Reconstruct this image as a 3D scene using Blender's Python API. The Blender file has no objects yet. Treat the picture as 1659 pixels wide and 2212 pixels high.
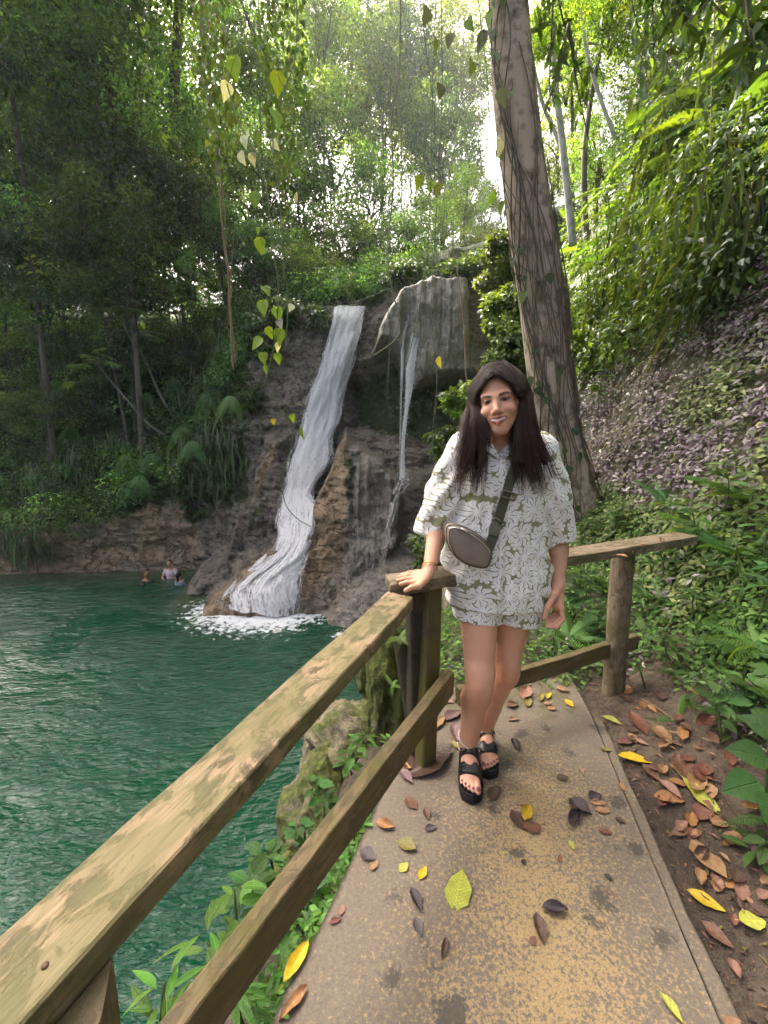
import bpy, bmesh, math, random
import numpy as np
from mathutils import Vector, Matrix
R = math.radians
rng = np.random.default_rng(7); random.seed(7)
SC = bpy.context.scene
COL = SC.collection
# ------------------------------------------------------------------ camera, sky, sun, exposure
CAM_Z, PITCH, FPX = 1.40, R(10.0), 900.0          # photo measured on a 1659 x 2212 grid
cam_d = bpy.data.cameras.new('camera'); cam = bpy.data.objects.new('camera', cam_d); COL.objects.link(cam)
cam.location = (0, 0, CAM_Z); cam.rotation_euler = (R(90) - PITCH, 0, 0)
cam_d.sensor_fit = 'HORIZONTAL'; cam_d.sensor_width = 36; cam_d.lens = 36 * FPX / 1659
cam_d.clip_start = 0.02; cam_d.clip_end = 600
SC.camera = cam
W = bpy.data.worlds.new('World'); SC.world = W; W.use_nodes = True
SUN_EL, SUN_AZ = R(52), R(-35)                      # azimuth measured from +Y towards +X
_n = W.node_tree.nodes; _l = W.node_tree.links
_sky = _n.new('ShaderNodeTexSky'); _sky.sky_type = 'NISHITA'; _sky.sun_disc = False
_sky.sun_elevation = SUN_EL; _sky.sun_rotation = SUN_AZ; _sky.air_density = 0.3; _sky.dust_density = 10.0; _sky.ozone_density = 0.0
_l.new(_sky.outputs[0], _n['Background'].inputs[0]); _n['Background'].inputs[1].default_value = 0.15
sun_d = bpy.data.lights.new('sun', 'SUN'); sun_d.energy = 4.6; sun_d.angle = R(0.55); sun_d.color = (1, 0.93, 0.80)
sun = bpy.data.objects.new('sun', sun_d); COL.objects.link(sun)
sdir = Vector((math.sin(SUN_AZ) * math.cos(SUN_EL), math.cos(SUN_AZ) * math.cos(SUN_EL), math.sin(SUN_EL)))
sun.rotation_euler = (-sdir).to_track_quat('-Z', 'Y').to_euler(); sun.location = (20, 20, 40)
SC.view_settings.view_transform = 'Standard'; SC.view_settings.look = 'None'
SC.view_settings.exposure = 2.3; SC.view_settings.gamma = 1.0; SC.view_settings.use_curve_mapping = False
SC.render.engine = 'CYCLES'
cy = SC.cycles
cy.use_denoising = True; cy.use_adaptive_sampling = True; cy.adaptive_threshold = 0.025; cy.max_bounces = 6; cy.diffuse_bounces = 3; cy.glossy_bounces = 2; cy.transmission_bounces = 4
cy.transparent_max_bounces = 8; cy.volume_bounces = 0; cy.sample_clamp_indirect = 6; cy.caustics_reflective = False; cy.caustics_refractive = False
try: cy.denoiser = 'OPENIMAGEDENOISE'
except Exception: pass

# ------------------------------------------------------------------ photo ray helpers
CP, SP = math.cos(PITCH), math.sin(PITCH)
def ray(px, py):
    a = (px - 830.0) / FPX; v = -(py - 1106.0) / FPX
    return np.array([a, CP + v * SP, -SP + v * CP])
def P(px, py, Y):
    d = ray(px, py); return d * (Y / d[1]) + np.array([0, 0, CAM_Z])
def PZ(px, py, z=0.0):
    d = ray(px, py); return d * ((z - CAM_Z) / d[2]) + np.array([0, 0, CAM_Z])
def pxm(px, py, Y):                                # photo pixels per metre at that depth
    d = ray(px, py); return FPX / (Y / d[1])

# ------------------------------------------------------------------ noise
def _hash(i, j, k, seed):
    h = (i.astype(np.int64) * 374761393 + j.astype(np.int64) * 668265263 + k.astype(np.int64) * 2147483647 + seed * 974634777) & 0xffffffff
    h = ((h ^ (h >> 13)) * 1274126177) & 0xffffffff
    h = ((h ^ (h >> 16)) * 2246822519) & 0xffffffff
    return ((h ^ (h >> 15)) & 0xffffff) / float(0xffffff)
def vnoise(p, seed=0):
    p = np.asarray(p, float); i = np.floor(p).astype(np.int64); f = p - i; f = f * f * (3 - 2 * f)
    x, y, z = i[..., 0], i[..., 1], i[..., 2]; fx, fy, fz = f[..., 0], f[..., 1], f[..., 2]
    r = 0
    for dx in (0, 1):
        for dy in (0, 1):
            for dz in (0, 1):
                r = r + _hash(x + dx, y + dy, z + dz, seed) * (fx if dx else 1 - fx) * (fy if dy else 1 - fy) * (fz if dz else 1 - fz)
    return r * 2 - 1
def fbm(p, scale=1.0, octv=4, seed=0, ridged=False):
    p = np.asarray(p, float) * scale; s = 0; a = 1; t = 0
    for o in range(octv):
        n = vnoise(p, seed + o * 17)
        if ridged: n = 1 - 2 * np.abs(n)
        s = s + a * n; t += a; a *= 0.5; p = p * 2.03 + 11.3
    return s / t
def sstep(a, b, x):
    t = np.clip((x - a) / (b - a), 0, 1); return t * t * (3 - 2 * t)
def poly_sd(x, y, poly):                           # signed distance to a polygon, positive inside
    poly = np.asarray(poly, float); d = np.full(np.shape(x), 1e9); ins = np.zeros(np.shape(x), bool)
    for a, b in zip(poly, np.roll(poly, -1, 0)):
        e = b - a; wx, wy = x - a[0], y - a[1]
        t = np.clip((wx * e[0] + wy * e[1]) / max(1e-12, e @ e), 0, 1)
        d = np.minimum(d, (wx - e[0] * t) ** 2 + (wy - e[1] * t) ** 2)
        c = ((a[1] <= y) & (b[1] > y)) | ((b[1] <= y) & (a[1] > y))
        with np.errstate(divide='ignore', invalid='ignore'):
            xi = a[0] + (y - a[1]) * e[0] / (e[1] if e[1] != 0 else 1e-12)
        ins ^= c & (x < xi)
    return np.where(ins, 1, -1) * np.sqrt(d)

# ------------------------------------------------------------------ mesh helpers
def make_mesh(name, V, F, smooth=True, col=None, uv=None, attrs=None, mats=None, fmat=None):
    V = np.ascontiguousarray(V, dtype=np.float32)
    me = bpy.data.meshes.new(name); me.vertices.add(len(V)); me.vertices.foreach_set('co', V.ravel())
    if isinstance(F, np.ndarray): Fs = [F]
    else: Fs = [np.asarray(f) for f in F if len(f)]
    loops = np.concatenate([f.ravel() for f in Fs]).astype(np.int32)
    tot = np.concatenate([np.full(len(f), f.shape[1], np.int32) for f in Fs])
    st = np.concatenate([[0], np.cumsum(tot)[:-1]]).astype(np.int32)
    me.loops.add(len(loops)); me.loops.foreach_set('vertex_index', loops)
    me.polygons.add(len(tot)); me.polygons.foreach_set('loop_start', st)
    try: me.polygons.foreach_set('loop_total', tot)
    except Exception: pass
    me.polygons.foreach_set('use_smooth', np.full(len(tot), smooth, bool))
    if fmat is not None: me.polygons.foreach_set('material_index', np.asarray(fmat, np.int32))
    if col is not None:
        c = np.ones((len(V), 4), np.float32); c[:, :3] = col
        a = me.color_attributes.new('col', 'FLOAT_COLOR', 'POINT'); a.data.foreach_set('color', c.ravel())
    for k, v in (attrs or {}).items():
        a = me.attributes.new(k, 'FLOAT', 'POINT'); a.data.foreach_set('value', np.asarray(v, np.float32))
    if uv is not None:
        u = me.uv_layers.new(name='UVMap'); u.data.foreach_set('uv', np.asarray(uv, np.float32)[loops].ravel())
    me.update(calc_edges=True); me.validate(clean_customdata=False)
    for m in (mats or []): me.materials.append(m)
    return me
def link(name, me, parent=None, loc=None, rot=None, scale=None):
    o = bpy.data.objects.new(name, me); COL.objects.link(o)
    if parent is not None: o.parent = parent
    if loc is not None: o.location = loc
    if rot is not None: o.rotation_euler = rot
    if scale is not None: o.scale = scale if hasattr(scale, '__len__') else (scale,) * 3
    return o
def tag(o, label=None, cat=None, group=None, kind=None):
    if label: o['label'] = label
    if cat: o['category'] = cat
    if group: o['group'] = group
    if kind: o['kind'] = kind
    return o
def empty(name, loc, label=None, cat=None, group=None, rz=0):
    o = bpy.data.objects.new(name, None); COL.objects.link(o); o.location = loc; o.rotation_euler.z = rz
    o.empty_display_size = 0.05
    return tag(o, label, cat, group)
class G:                                           # collects shapes for ONE mesh
    def __init__(s): s.V = []; s.Q = []; s.T = []; s.C = []; s.n = 0
    def add(s, V, Q=None, T=None, col=None):
        V = np.asarray(V, float); s.V.append(V)
        if Q is not None and len(Q): s.Q.append(np.asarray(Q) + s.n)
        if T is not None and len(T): s.T.append(np.asarray(T) + s.n)
        c = np.ones((len(V), 3)) * (0.5 if col is None else np.asarray(col)); s.C.append(c); s.n += len(V)
        return s
    def mesh(s, name, mat, smooth=True, attrs=None):
        F = []
        if s.Q: F.append(np.concatenate(s.Q))
        if s.T: F.append(np.concatenate(s.T))
        return make_mesh(name, np.concatenate(s.V), F, smooth, col=np.concatenate(s.C), mats=[mat], attrs=attrs)
    def build(s, name, mat, parent=None, smooth=True, **k):
        o = link(name, s.mesh(name, mat, smooth), parent)
        return tag(o, **k)
def catmull(pts, n):
    pts = np.asarray(pts, float)
    if len(pts) < 3:
        t = np.linspace(0, 1, n)[:, None]; return pts[0] * (1 - t) + pts[-1] * t
    q = np.vstack([2 * pts[0] - pts[1], pts, 2 * pts[-1] - pts[-2]]); m = len(pts) - 1
    t = np.linspace(0, m - 1e-9, n); i = t.astype(int); f = (t - i)[:, None]
    a, b, c, d = q[i], q[i + 1], q[i + 2], q[i + 3]
    return 0.5 * ((2 * b) + (c - a) * f + (2 * a - 5 * b + 4 * c - d) * f ** 2 + (3 * b - a - 3 * c + d) * f ** 3)
def frames(pts):
    t = np.gradient(pts, axis=0); t /= np.linalg.norm(t, axis=1, keepdims=True) + 1e-12
    up = np.array([0, 0, 1.0]) if abs(t[0][2]) < 0.9 else np.array([0, 1.0, 0])
    n = np.zeros_like(t); v = up - t[0] * (up @ t[0]); n[0] = v / np.linalg.norm(v)
    for i in range(1, len(t)):
        v = n[i - 1] - t[i] * (n[i - 1] @ t[i]); n[i] = v / (np.linalg.norm(v) + 1e-12)
    return t, n, np.cross(t, n)
def tube(pts, rad, seg=6, flat=1.0, cap=True):
    pts = np.asarray(pts, float); m = len(pts); rad = np.ones(m) * rad
    t, n, b = frames(pts); a = np.linspace(0, 2 * np.pi, seg, endpoint=False)
    V = pts[:, None] + rad[:, None, None] * (np.cos(a)[None, :, None] * n[:, None] + flat * np.sin(a)[None, :, None] * b[:, None])
    V = V.reshape(-1, 3); i = np.arange(m - 1)[:, None] * seg; j = np.arange(seg)[None]; k = (j + 1) % seg
    Q = np.stack([i + j, i + k, i + seg + k, i + seg + j], -1).reshape(-1, 4)
    T = []
    if cap:
        V = np.vstack([V, pts[0], pts[-1]]); c0, c1 = m * seg, m * seg + 1; j = np.arange(seg); k = (j + 1) % seg
        T = np.vstack([np.stack([k, j, np.full(seg, c0)], -1), np.stack([(m - 1) * seg + j, (m - 1) * seg + k, np.full(seg, c1)], -1)])
    return V, Q, T
def scatter(tv, tf, pos, axis, nrm, size, wid=None):
    """copies of a leaf template (axis = local +Y, face normal = +Z) as one vertex/face array"""
    pos = np.asarray(pos, float); N = len(pos); axis = axis / (np.linalg.norm(axis, axis=1, keepdims=True) + 1e-9)
    x = np.cross(axis, nrm); x /= np.linalg.norm(x, axis=1, keepdims=True) + 1e-9; z = np.cross(x, axis)
    size = np.ones(N) * size; wid = size if wid is None else np.ones(N) * wid
    V = pos[:, None] + (tv[None, :, 0:1] * wid[:, None, None]) * x[:, None] + (tv[None, :, 1:2] * size[:, None, None]) * axis[:, None] + (tv[None, :, 2:3] * size[:, None, None]) * z[:, None]
    F = tf[None] + (np.arange(N) * len(tv))[:, None, None]
    return V.reshape(-1, 3), F.reshape(-1, tf.shape[1])
def strip_leaf(prof, fold=0.12, droop=0.18):
    """leaf of left/mid/right columns; prof = [(t, halfwidth)]; ends may be points"""
    V, F, prev = [], [], None
    for t, w in prof:
        z = -droop * t * t
        if w < 1e-6: V.append((0, t, z)); cur = [len(V) - 1] * 3
        else: V += [(-w, t, z + fold * w * 2), (0, t, z), (w, t, z + fold * w * 2)]; cur = [len(V) - 3, len(V) - 2, len(V) - 1]
        if prev is not None:
            for a in (0, 1):
                q = [prev[a], prev[a + 1], cur[a + 1], cur[a]]
                if q[0] == q[1]: F.append((q[0], q[2], q[3]))
                elif q[2] == q[3]: F.append((q[0], q[1], q[2]))
                else: F += [(q[0], q[1], q[2]), (q[0], q[2], q[3])]
        prev = cur
    return np.array(V, float), np.array(F)
L_DIAM = (np.array([(0, 0, 0), (-.24, .42, .05), (0, 1, -.15), (.24, .42, .05)], float), np.array([(0, 2, 1), (0, 3, 2)]))
L_OVAL = strip_leaf([(0, 0), (.3, .22), (.65, .2), (1, 0)])
L_HEX = strip_leaf([(0, 0), (.45, .23), (1, 0)])
L_LANCE = strip_leaf([(0, 0), (.25, .14), (.6, .11), (1, 0)], droop=.3)
L_OVAL2 = strip_leaf([(0, 0), (.08, .085), (.2, .165), (.38, .215), (.58, .205), (.76, .145), (.9, .07), (1, 0)])
L_LANCE2 = strip_leaf([(0, 0), (.08, .05), (.2, .10), (.38, .13), (.56, .115), (.75, .075), (.9, .03), (1, 0)], droop=.32)
L_BROAD2 = strip_leaf([(0, 0), (.03, .10), (.10, .20), (.22, .29), (.38, .325), (.55, .29), (.72, .20), (.86, .10), (1, 0)], fold=.1, droop=.22)
L_HEART = strip_leaf([(-.10, 0), (-.12, .20), (.05, .38), (.3, .40), (.62, .22), (1, 0)], fold=.1, droop=.12)
L_BROAD = strip_leaf([(0, 0), (.12, .2), (.35, .33), (.62, .27), (.85, .12), (1, 0)], fold=.1, droop=.22)
L_BLADE = strip_leaf([(0, .012), (.35, .022), (.7, .016), (1, 0)], fold=.3, droop=.55)
def frond(n=16, wmax=.24, droop=.5, pinw=.026):
    V, F = [], []
    for i in range(n):
        t = (i + .6) / n; w = wmax * math.sin(math.pi * min(1, .12 + t * .88)) ** .7 * (1 - .35 * t) + .02
        zc = -droop * t * t
        for s in (-1, 1):
            b = len(V); y0 = t - pinw; y1 = t + pinw
            V += [(0, y0, zc), (s * w * .55, y0 + .05, zc - .02), (s * w, t + .10, zc - .07 - .05 * t), (s * w * .55, y1 + .06, zc - .02), (0, y1, zc)]
            f = [(b, b + 1, b + 3), (b, b + 3, b + 4), (b + 1, b + 2, b + 3)]
            F += f if s > 0 else [q[::-1] for q in f]
    return np.array(V, float), np.array(F)
L_FROND = frond()
def unit(v): return v / (np.linalg.norm(v, axis=-1, keepdims=True) + 1e-9)
def rdir(n): return unit(rng.normal(size=(n, 3)))
def jitter_col(c, n, dv=.25, dh=.08):
    c = np.asarray(c, float); k = np.exp(rng.normal(0, dv, (n, 1)))
    return np.clip(c * k * np.exp(rng.normal(0, dh, (n, 3))), 0.002, .95)
# ------------------------------------------------------------------ materials
class NT:
    def __init__(s, name):
        s.m = bpy.data.materials.new(name); s.m.use_nodes = True; s.t = s.m.node_tree; s.n = s.t.nodes; s.l = s.t.links
        s.n.clear(); s.out = s.N('ShaderNodeOutputMaterial')
    def N(s, typ, **kw):
        n = s.n.new(typ)
        for k, v in kw.items(): setattr(n, k, v)
        return n
    def set(s, sock, v):
        if v is None: return
        if isinstance(v, bpy.types.NodeSocket): s.l.new(v, sock)
        elif hasattr(v, '__len__') and len(v) == 3 and sock.type == 'RGBA': sock.default_value = (*v, 1)
        else: sock.default_value = v
    def coord(s, kind='Object', scale=(1, 1, 1), rot=(0, 0, 0)):
        c = s.N('ShaderNodeTexCoord'); m = s.N('ShaderNodeMapping'); s.l.new(c.outputs[kind], m.inputs[0])
        m.inputs['Scale'].default_value = scale; m.inputs['Rotation'].default_value = rot; return m.outputs[0]
    def noise(s, vec, scale, detail=4, rough=.55, dist=0, out=0):
        n = s.N('ShaderNodeTexNoise'); s.set(n.inputs['Vector'], vec); n.inputs['Scale'].default_value = scale
        n.inputs['Detail'].default_value = detail; n.inputs['Roughness'].default_value = rough; n.inputs['Distortion'].default_value = dist
        return n.outputs[out]
    def vor(s, vec, scale, feature='F1', out='Distance', dims='3D', rnd=1):
        n = s.N('ShaderNodeTexVoronoi', feature=feature, voronoi_dimensions=dims); s.set(n.inputs['Vector'], vec); n.inputs['Scale'].default_value = scale
        n.inputs['Randomness'].default_value = rnd; return n.outputs[out]
    def ramp(s, fac, stops, interp='LINEAR'):
        r = s.N('ShaderNodeValToRGB'); r.color_ramp.interpolation = interp; e = r.color_ramp.elements
        while len(e) < len(stops): e.new(0.5)
        for i, (p, c) in enumerate(stops):
            e[i].position = p; e[i].color = (*c, 1) if hasattr(c, '__len__') else (c, c, c, 1)
        s.set(r.inputs[0], fac); return r.outputs[0]
    def mix(s, fac, a, b, mode='MIX'):
        m = s.N('ShaderNodeMix', data_type='RGBA', blend_type=mode); s.set(m.inputs[0], fac); s.set(m.inputs[6], a); s.set(m.inputs[7], b); return m.outputs[2]
    def math(s, op, a, b=None, c=None, clamp=False):
        m = s.N('ShaderNodeMath', operation=op, use_clamp=clamp); s.set(m.inputs[0], a)
        if b is not None: s.set(m.inputs[1], b)
        if c is not None: s.set(m.inputs[2], c)
        return m.outputs[0]
    def attr(s, name, out='Color'):
        a = s.N('ShaderNodeAttribute', attribute_name=name); return a.outputs[out]
    def bump(s, h, strength=.5, dist=.01, normal=None):
        b = s.N('ShaderNodeBump'); s.set(b.inputs['Height'], h); b.inputs['Strength'].default_value = strength; b.inputs['Distance'].default_value = dist
        if normal is not None: s.set(b.inputs['Normal'], normal)
        return b.outputs[0]
    def bsdf(s, color, rough=.6, normal=None, spec=.5, **kw):
        b = s.N('ShaderNodeBsdfPrincipled'); s.set(b.inputs['Base Color'], color); s.set(b.inputs['Roughness'], rough)
        s.set(b.inputs['Specular IOR Level'], spec); s.set(b.inputs['Normal'], normal)
        for k, v in kw.items(): s.set(b.inputs[k], v)
        return b.outputs[0]
    def done(s, sh): s.l.new(sh, s.out.inputs[0]); return s.m

def leaf_mat(name, rough=.45, trans=.32, spec=.5, vary=.35, ts=1.9):
    t = NT(name); c = t.attr('col'); oi = t.N('ShaderNodeObjectInfo')
    k = t.math('MULTIPLY_ADD', oi.outputs['Random'], vary, 1 - vary * .5)
    hs = t.N('ShaderNodeHueSaturation'); t.set(hs.inputs['Color'], c); t.set(hs.inputs['Value'], k)
    t.set(hs.inputs['Hue'], t.math('MULTIPLY_ADD', oi.outputs['Random'], .03, .485))
    c = hs.outputs[0]
    nz = t.noise(t.coord('Object'), 60, 2)
    c = t.mix(.35, c, t.mix(nz, (.35, .35, .35), (1.5, 1.5, 1.5)), 'MULTIPLY')
    b = t.bsdf(c, rough, spec=spec)
    tr = t.N('ShaderNodeBsdfTranslucent'); t.set(tr.inputs[0], t.mix(1.0, c, (ts * 1.25, ts * 1.1, ts * .30), 'MULTIPLY'))
    m = t.N('ShaderNodeMixShader'); m.inputs[0].default_value = trans; t.l.new(b, m.inputs[1]); t.l.new(tr.outputs[0], m.inputs[2])
    return t.done(m.outputs[0])
M = {}
M['leaf'] = leaf_mat('leaf_green')
M['leaf_far'] = leaf_mat('leaf_forest', rough=.5, trans=.4, spec=.4, vary=.5, ts=2.4)
M['leaf_near'] = leaf_mat('leaf_near', rough=.5, trans=.3, vary=.2, spec=.25)
def vein_leaf():
    t = NT('veined_leaf'); c = t.attr('col'); oi = t.N('ShaderNodeObjectInfo'); v = t.coord('Object'); sx = t.N('ShaderNodeSeparateXYZ'); t.l.new(v, sx.inputs[0])
    ax = t.math('ABSOLUTE', sx.outputs[0]); n = t.noise(v, 5, 5, .6)
    w = t.math('SINE', t.math('MULTIPLY', t.math('SUBTRACT', sx.outputs[1], t.math('MULTIPLY', ax, .75)), 62)); vn = t.ramp(w, [(.80, 0), (.97, 1)]); mid = t.ramp(ax, [(.006, 1), (.022, 0)]); vv = t.math('MAXIMUM', t.math('MULTIPLY', vn, .55), mid)
    k = t.math('MULTIPLY_ADD', oi.outputs['Random'], .5, .72); hs = t.N('ShaderNodeHueSaturation'); t.set(hs.inputs['Color'], c); t.set(hs.inputs['Value'], k); t.set(hs.inputs['Hue'], t.math('MULTIPLY_ADD', oi.outputs['Random'], .03, .485)); c = hs.outputs[0]
    c = t.mix(.6, c, t.mix(n, (.45, .45, .45), (1.55, 1.5, 1.4)), 'MULTIPLY'); c = t.mix(t.math('MULTIPLY', vv, .5), c, t.mix(1, c, (1.9, 1.6, 1.5), 'MULTIPLY'))
    c = t.mix(t.math('MULTIPLY', t.ramp(t.noise(v, 9, 3), [(.68, 0), (.74, 1)]), .5), c, (.14, .10, .03))
    b = t.bsdf(c, .42, t.bump(t.math('SUBTRACT', t.math('MULTIPLY', n, .4), t.math('MULTIPLY', vv, .5)), .5, .03), .35)
    tr = t.N('ShaderNodeBsdfTranslucent'); t.set(tr.inputs[0], t.mix(1.0, c, (2.3, 2.0, .6), 'MULTIPLY')); m = t.N('ShaderNodeMixShader'); m.inputs[0].default_value = .3; t.l.new(b, m.inputs[1]); t.l.new(tr.outputs[0], m.inputs[2]); return t.done(m.outputs[0])
M['leaf_vein'] = vein_leaf()
M['leaf_dry'] = leaf_mat('leaf_fallen', rough=.5, trans=.08, vary=0.1, spec=.45, ts=1.2)

def col_mat(name, rough=.6, spec=.4, nscale=30, namt=.5, bump=.3, bdist=.004, nstretch=(1, 1, 1)):
    t = NT(name); v = t.coord('Object', nstretch); n = t.noise(v, nscale, 5)
    c = t.mix(namt, t.attr('col'), t.mix(n, (.3, .3, .3), (1.7, 1.7, 1.7)), 'MULTIPLY')
    return t.done(t.bsdf(c, rough, t.bump(n, bump, bdist), spec))
M['stem'] = col_mat('vine_stem', .65, nscale=40)
M['twig'] = col_mat('twig_bark', .8, nscale=60)

def rock_mat():
    t = NT('wet_limestone'); v = t.coord('Object'); big = t.noise(v, .7, 6, .6); fine = t.noise(v, 5, 8, .65)
    strata = t.noise(t.coord('Object', (.8, .8, 3.2), (R(12), R(7), 0)), 1.3, 8, .68, 1.4)
    flute = t.noise(t.coord('Object', (5, 5, .45)), 2.2, 5, .6)
    tan, moss, flt, wet = (t.attr(k, 'Fac') for k in ('tan', 'moss', 'flute', 'wet'))
    grey = t.ramp(t.math('ADD', t.math('MULTIPLY', fine, .6), t.math('MULTIPLY', strata, .5)), [(.34, (.07, .06, .048)), (.47, (.20, .172, .138)), (.60, (.34, .30, .24)), (.78, (.50, .45, .36))])
    tn = t.ramp(fine, [(.28, (.16, .10, .055)), (.5, (.42, .30, .18)), (.75, (.58, .45, .30))])
    tf = t.math('ADD', tan, t.math('MULTIPLY', t.math('SUBTRACT', big, .5), 1.1)); tf = t.ramp(tf, [(.38, 0), (.62, 1)])
    c = t.mix(tf, grey, tn)
    st_ = t.ramp(t.noise(v, 1.7, 7, .7, .8), [(.50, 0), (.62, 1)]); c = t.mix(t.math('MULTIPLY', st_, .45), c, t.mix(fine, (.10, .062, .03), (.26, .17, .085)))
    ck = t.ramp(t.math('ABSOLUTE', t.math('SUBTRACT', t.noise(t.coord('Object', (1, 1, 1.9)), 1.5, 8, .62, .7), .5)), [(.0, 1), (.022, 0)]); c = t.mix(t.math('MULTIPLY', ck, .75), c, (.03, .026, .022))
    fl = t.ramp(flute, [(.3, (.24, .22, .185)), (.5, (.46, .43, .37)), (.7, (.64, .60, .52))])
    c = t.mix(flt, c, fl)
    c = t.mix(t.math('MULTIPLY', wet, .6), c, t.mix(1, c, (.40, .39, .38), 'MULTIPLY'))
    ms = t.ramp(fine, [(.25, (.012, .022, .006)), (.55, (.045, .075, .015)), (.8, (.11, .14, .03))])
    mf = t.ramp(t.math('ADD', moss, t.math('MULTIPLY', t.math('SUBTRACT', t.noise(v, 2.4, 7, .7), .5), 1.5)), [(.40, 0), (.55, 1)])
    c = t.mix(mf, c, ms)
    h = t.math('ADD', t.math('MULTIPLY', fine, 1.0), t.math('ADD', t.math('MULTIPLY', strata, .7), t.math('MULTIPLY', t.math('MULTIPLY', flute, flt), 2.0)))
    h = t.math('SUBTRACT', t.math('ADD', h, t.math('MULTIPLY', t.noise(v, 22, 5), .4)), t.math('MULTIPLY', ck, .5))
    rough = t.math('SUBTRACT', t.math('MULTIPLY_ADD', mf, .25, .62), t.math('MULTIPLY', wet, .30))
    return t.done(t.bsdf(c, rough, t.bump(h, .9, .16), .45))
M['rock'] = rock_mat()

def soil_mat():
    t = NT('damp_soil'); v = t.coord('Object'); a = t.noise(v, 2.5, 6, .6); b = t.noise(v, 26, 8, .65); moss = t.attr('moss', 'Fac')
    c = t.ramp(t.math('ADD', t.math('MULTIPLY', a, .55), t.math('MULTIPLY', b, .5)), [(.32, (.028, .020, .014)), (.50, (.095, .072, .05)), (.70, (.20, .155, .11))])
    mc = t.ramp(b, [(.25, (.014, .02, .005)), (.6, (.06, .075, .02)), (.85, (.12, .13, .04))])
    mf = t.ramp(t.math('ADD', moss, t.math('MULTIPLY', t.math('SUBTRACT', t.noise(v, 6, 6, .7), .5), 1.3)), [(.42, 0), (.66, 1)])
    c = t.mix(t.math('MULTIPLY', mf, .85), c, mc)
    h = t.math('ADD', b, t.math('MULTIPLY', t.noise(v, 90, 4), .4))
    return t.done(t.bsdf(c, t.ramp(a, [(.3, .5), (.7, .85)]), t.bump(h, 1.0, .03), .4))
M['soil'] = soil_mat()

def path_mat():
    t = NT('worn_yellow_concrete'); v = t.coord('Object')
    fine = t.noise(v, 190, 4, .6); mid = t.noise(v, 85, 7, .74); big = t.noise(v, 3.2, 5, .6); st = t.noise(t.coord('Object', (1, 3.2, 1), (0, 0, R(-20))), 7, 5, .6)
    grey = t.ramp(t.math('ADD', t.math('MULTIPLY', mid, .7), t.math('MULTIPLY', fine, .4)), [(.35, (.095, .078, .057)), (.6, (.185, .152, .11)), (.8, (.27, .23, .17))])
    ye = t.ramp(fine, [(.3, (.26, .18, .075)), (.7, (.43, .315, .15))])
    # worn paint: strong in the middle of the walk, rubbed off at the edges and far end
    pm = t.attr('paint', 'Fac')
    f = t.math('ADD', t.math('ADD', t.math('MULTIPLY', mid, 2.6), t.math('MULTIPLY', st, .5)), t.math('MULTIPLY', t.math('SUBTRACT', pm, .5), .45))
    f = t.math('ADD', f, t.math('MULTIPLY', t.math('SUBTRACT', big, .5), .35))
    f = t.ramp(t.math('MULTIPLY', f, .5), [(.775, 0), (.825, 1)])
    c = t.mix(t.math('MULTIPLY', f, .9), grey, ye)
    bl = t.vor(t.N('ShaderNodeVectorMath', operation='ADD').outputs[0], 5) if False else t.vor(t.mix(.12, v, t.noise(v, 9, 3, out=1)), 7.5, out='Distance')
    bm = t.ramp(t.math('ADD', bl, t.math('MULTIPLY', t.math('SUBTRACT', mid, .5), .6)), [(.17, 1), (.30, 0)])
    bm = t.math('MULTIPLY', bm, t.math('GREATER_THAN', t.vor(t.mix(.12, v, t.noise(v, 9, 3, out=1)), 7.5, out='Color'), .30))
    c = t.mix(t.math('MULTIPLY', bm, .85), c, (.060, .056, .044))
    mo = t.attr('moss', 'Fac'); mf = t.ramp(t.math('ADD', mo, t.math('MULTIPLY', t.math('SUBTRACT', t.noise(v, 9, 6, .7), .5), 1.2)), [(.45, 0), (.7, 1)])
    c = t.mix(t.math('MULTIPLY', mf, .7), c, (.075, .078, .022))
    h = t.math('ADD', t.math('MULTIPLY', mid, .8), t.math('MULTIPLY', fine, .5))
    return t.done(t.bsdf(c, t.ramp(mid, [(.3, .5), (.7, .8)]), t.bump(h, .6, .006), .4))
M['path'] = path_mat()

def wood_mat(name, base, dark, moss, mossamt, stain):
    t = NT(name); v = t.coord('Object'); L = t.coord('Object', (1.2, 14, 14)); g = t.noise(L, 4.5, 6, .6, .8); g2 = t.noise(t.coord('Object', (2, 50, 50)), 5, 4)
    knots = t.noise(t.coord('Object', (2.5, 6, 6)), 2.2, 3)
    c = t.ramp(t.math('ADD', t.math('MULTIPLY', g, .65), t.math('MULTIPLY', g2, .4)), [(.32, dark), (.55, base), (.8, tuple(min(1, x * 1.35) for x in base))])
    f = t.ramp(t.math('ADD', t.math('MULTIPLY', t.noise(t.coord('Object', (1, 1.8, 1.8)), 16, 8, .72, .6), .75), t.math('MULTIPLY', t.noise(v, 4, 3), .25)), [(.505, 0), (.555, 1)])
    c = t.mix(t.math('MULTIPLY', f, stain), c, t.mix(g2, (.035, .030, .016), (.12, .10, .05)))
    mf = t.ramp(t.noise(t.coord('Object', (2, 3.2, 3.2)), 3.1, 6, .65, .3), [(.62 - .3 * mossamt, 0), (.80 - .3 * mossamt, 1)])
    c = t.mix(t.math('MULTIPLY', mf, .75), c, t.mix(g, tuple(x * .6 for x in moss), moss))
    dk = t.ramp(knots, [(.70, 0), (.78, 1)]); c = t.mix(t.math('MULTIPLY', dk, .6), c, (.14, .075, .06))
    h = t.math('ADD', t.math('MULTIPLY', g, .8), t.math('MULTIPLY', g2, .5)); h = t.math('SUBTRACT', h, t.math('MULTIPLY', f, .3))
    return t.done(t.bsdf(c, .72, t.bump(h, .55, .006), .35))
M['wood_top'] = wood_mat('weathered_pine', (.34, .24, .145), (.18, .12, .066), (.165, .16, .06), .86, .95)
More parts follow.
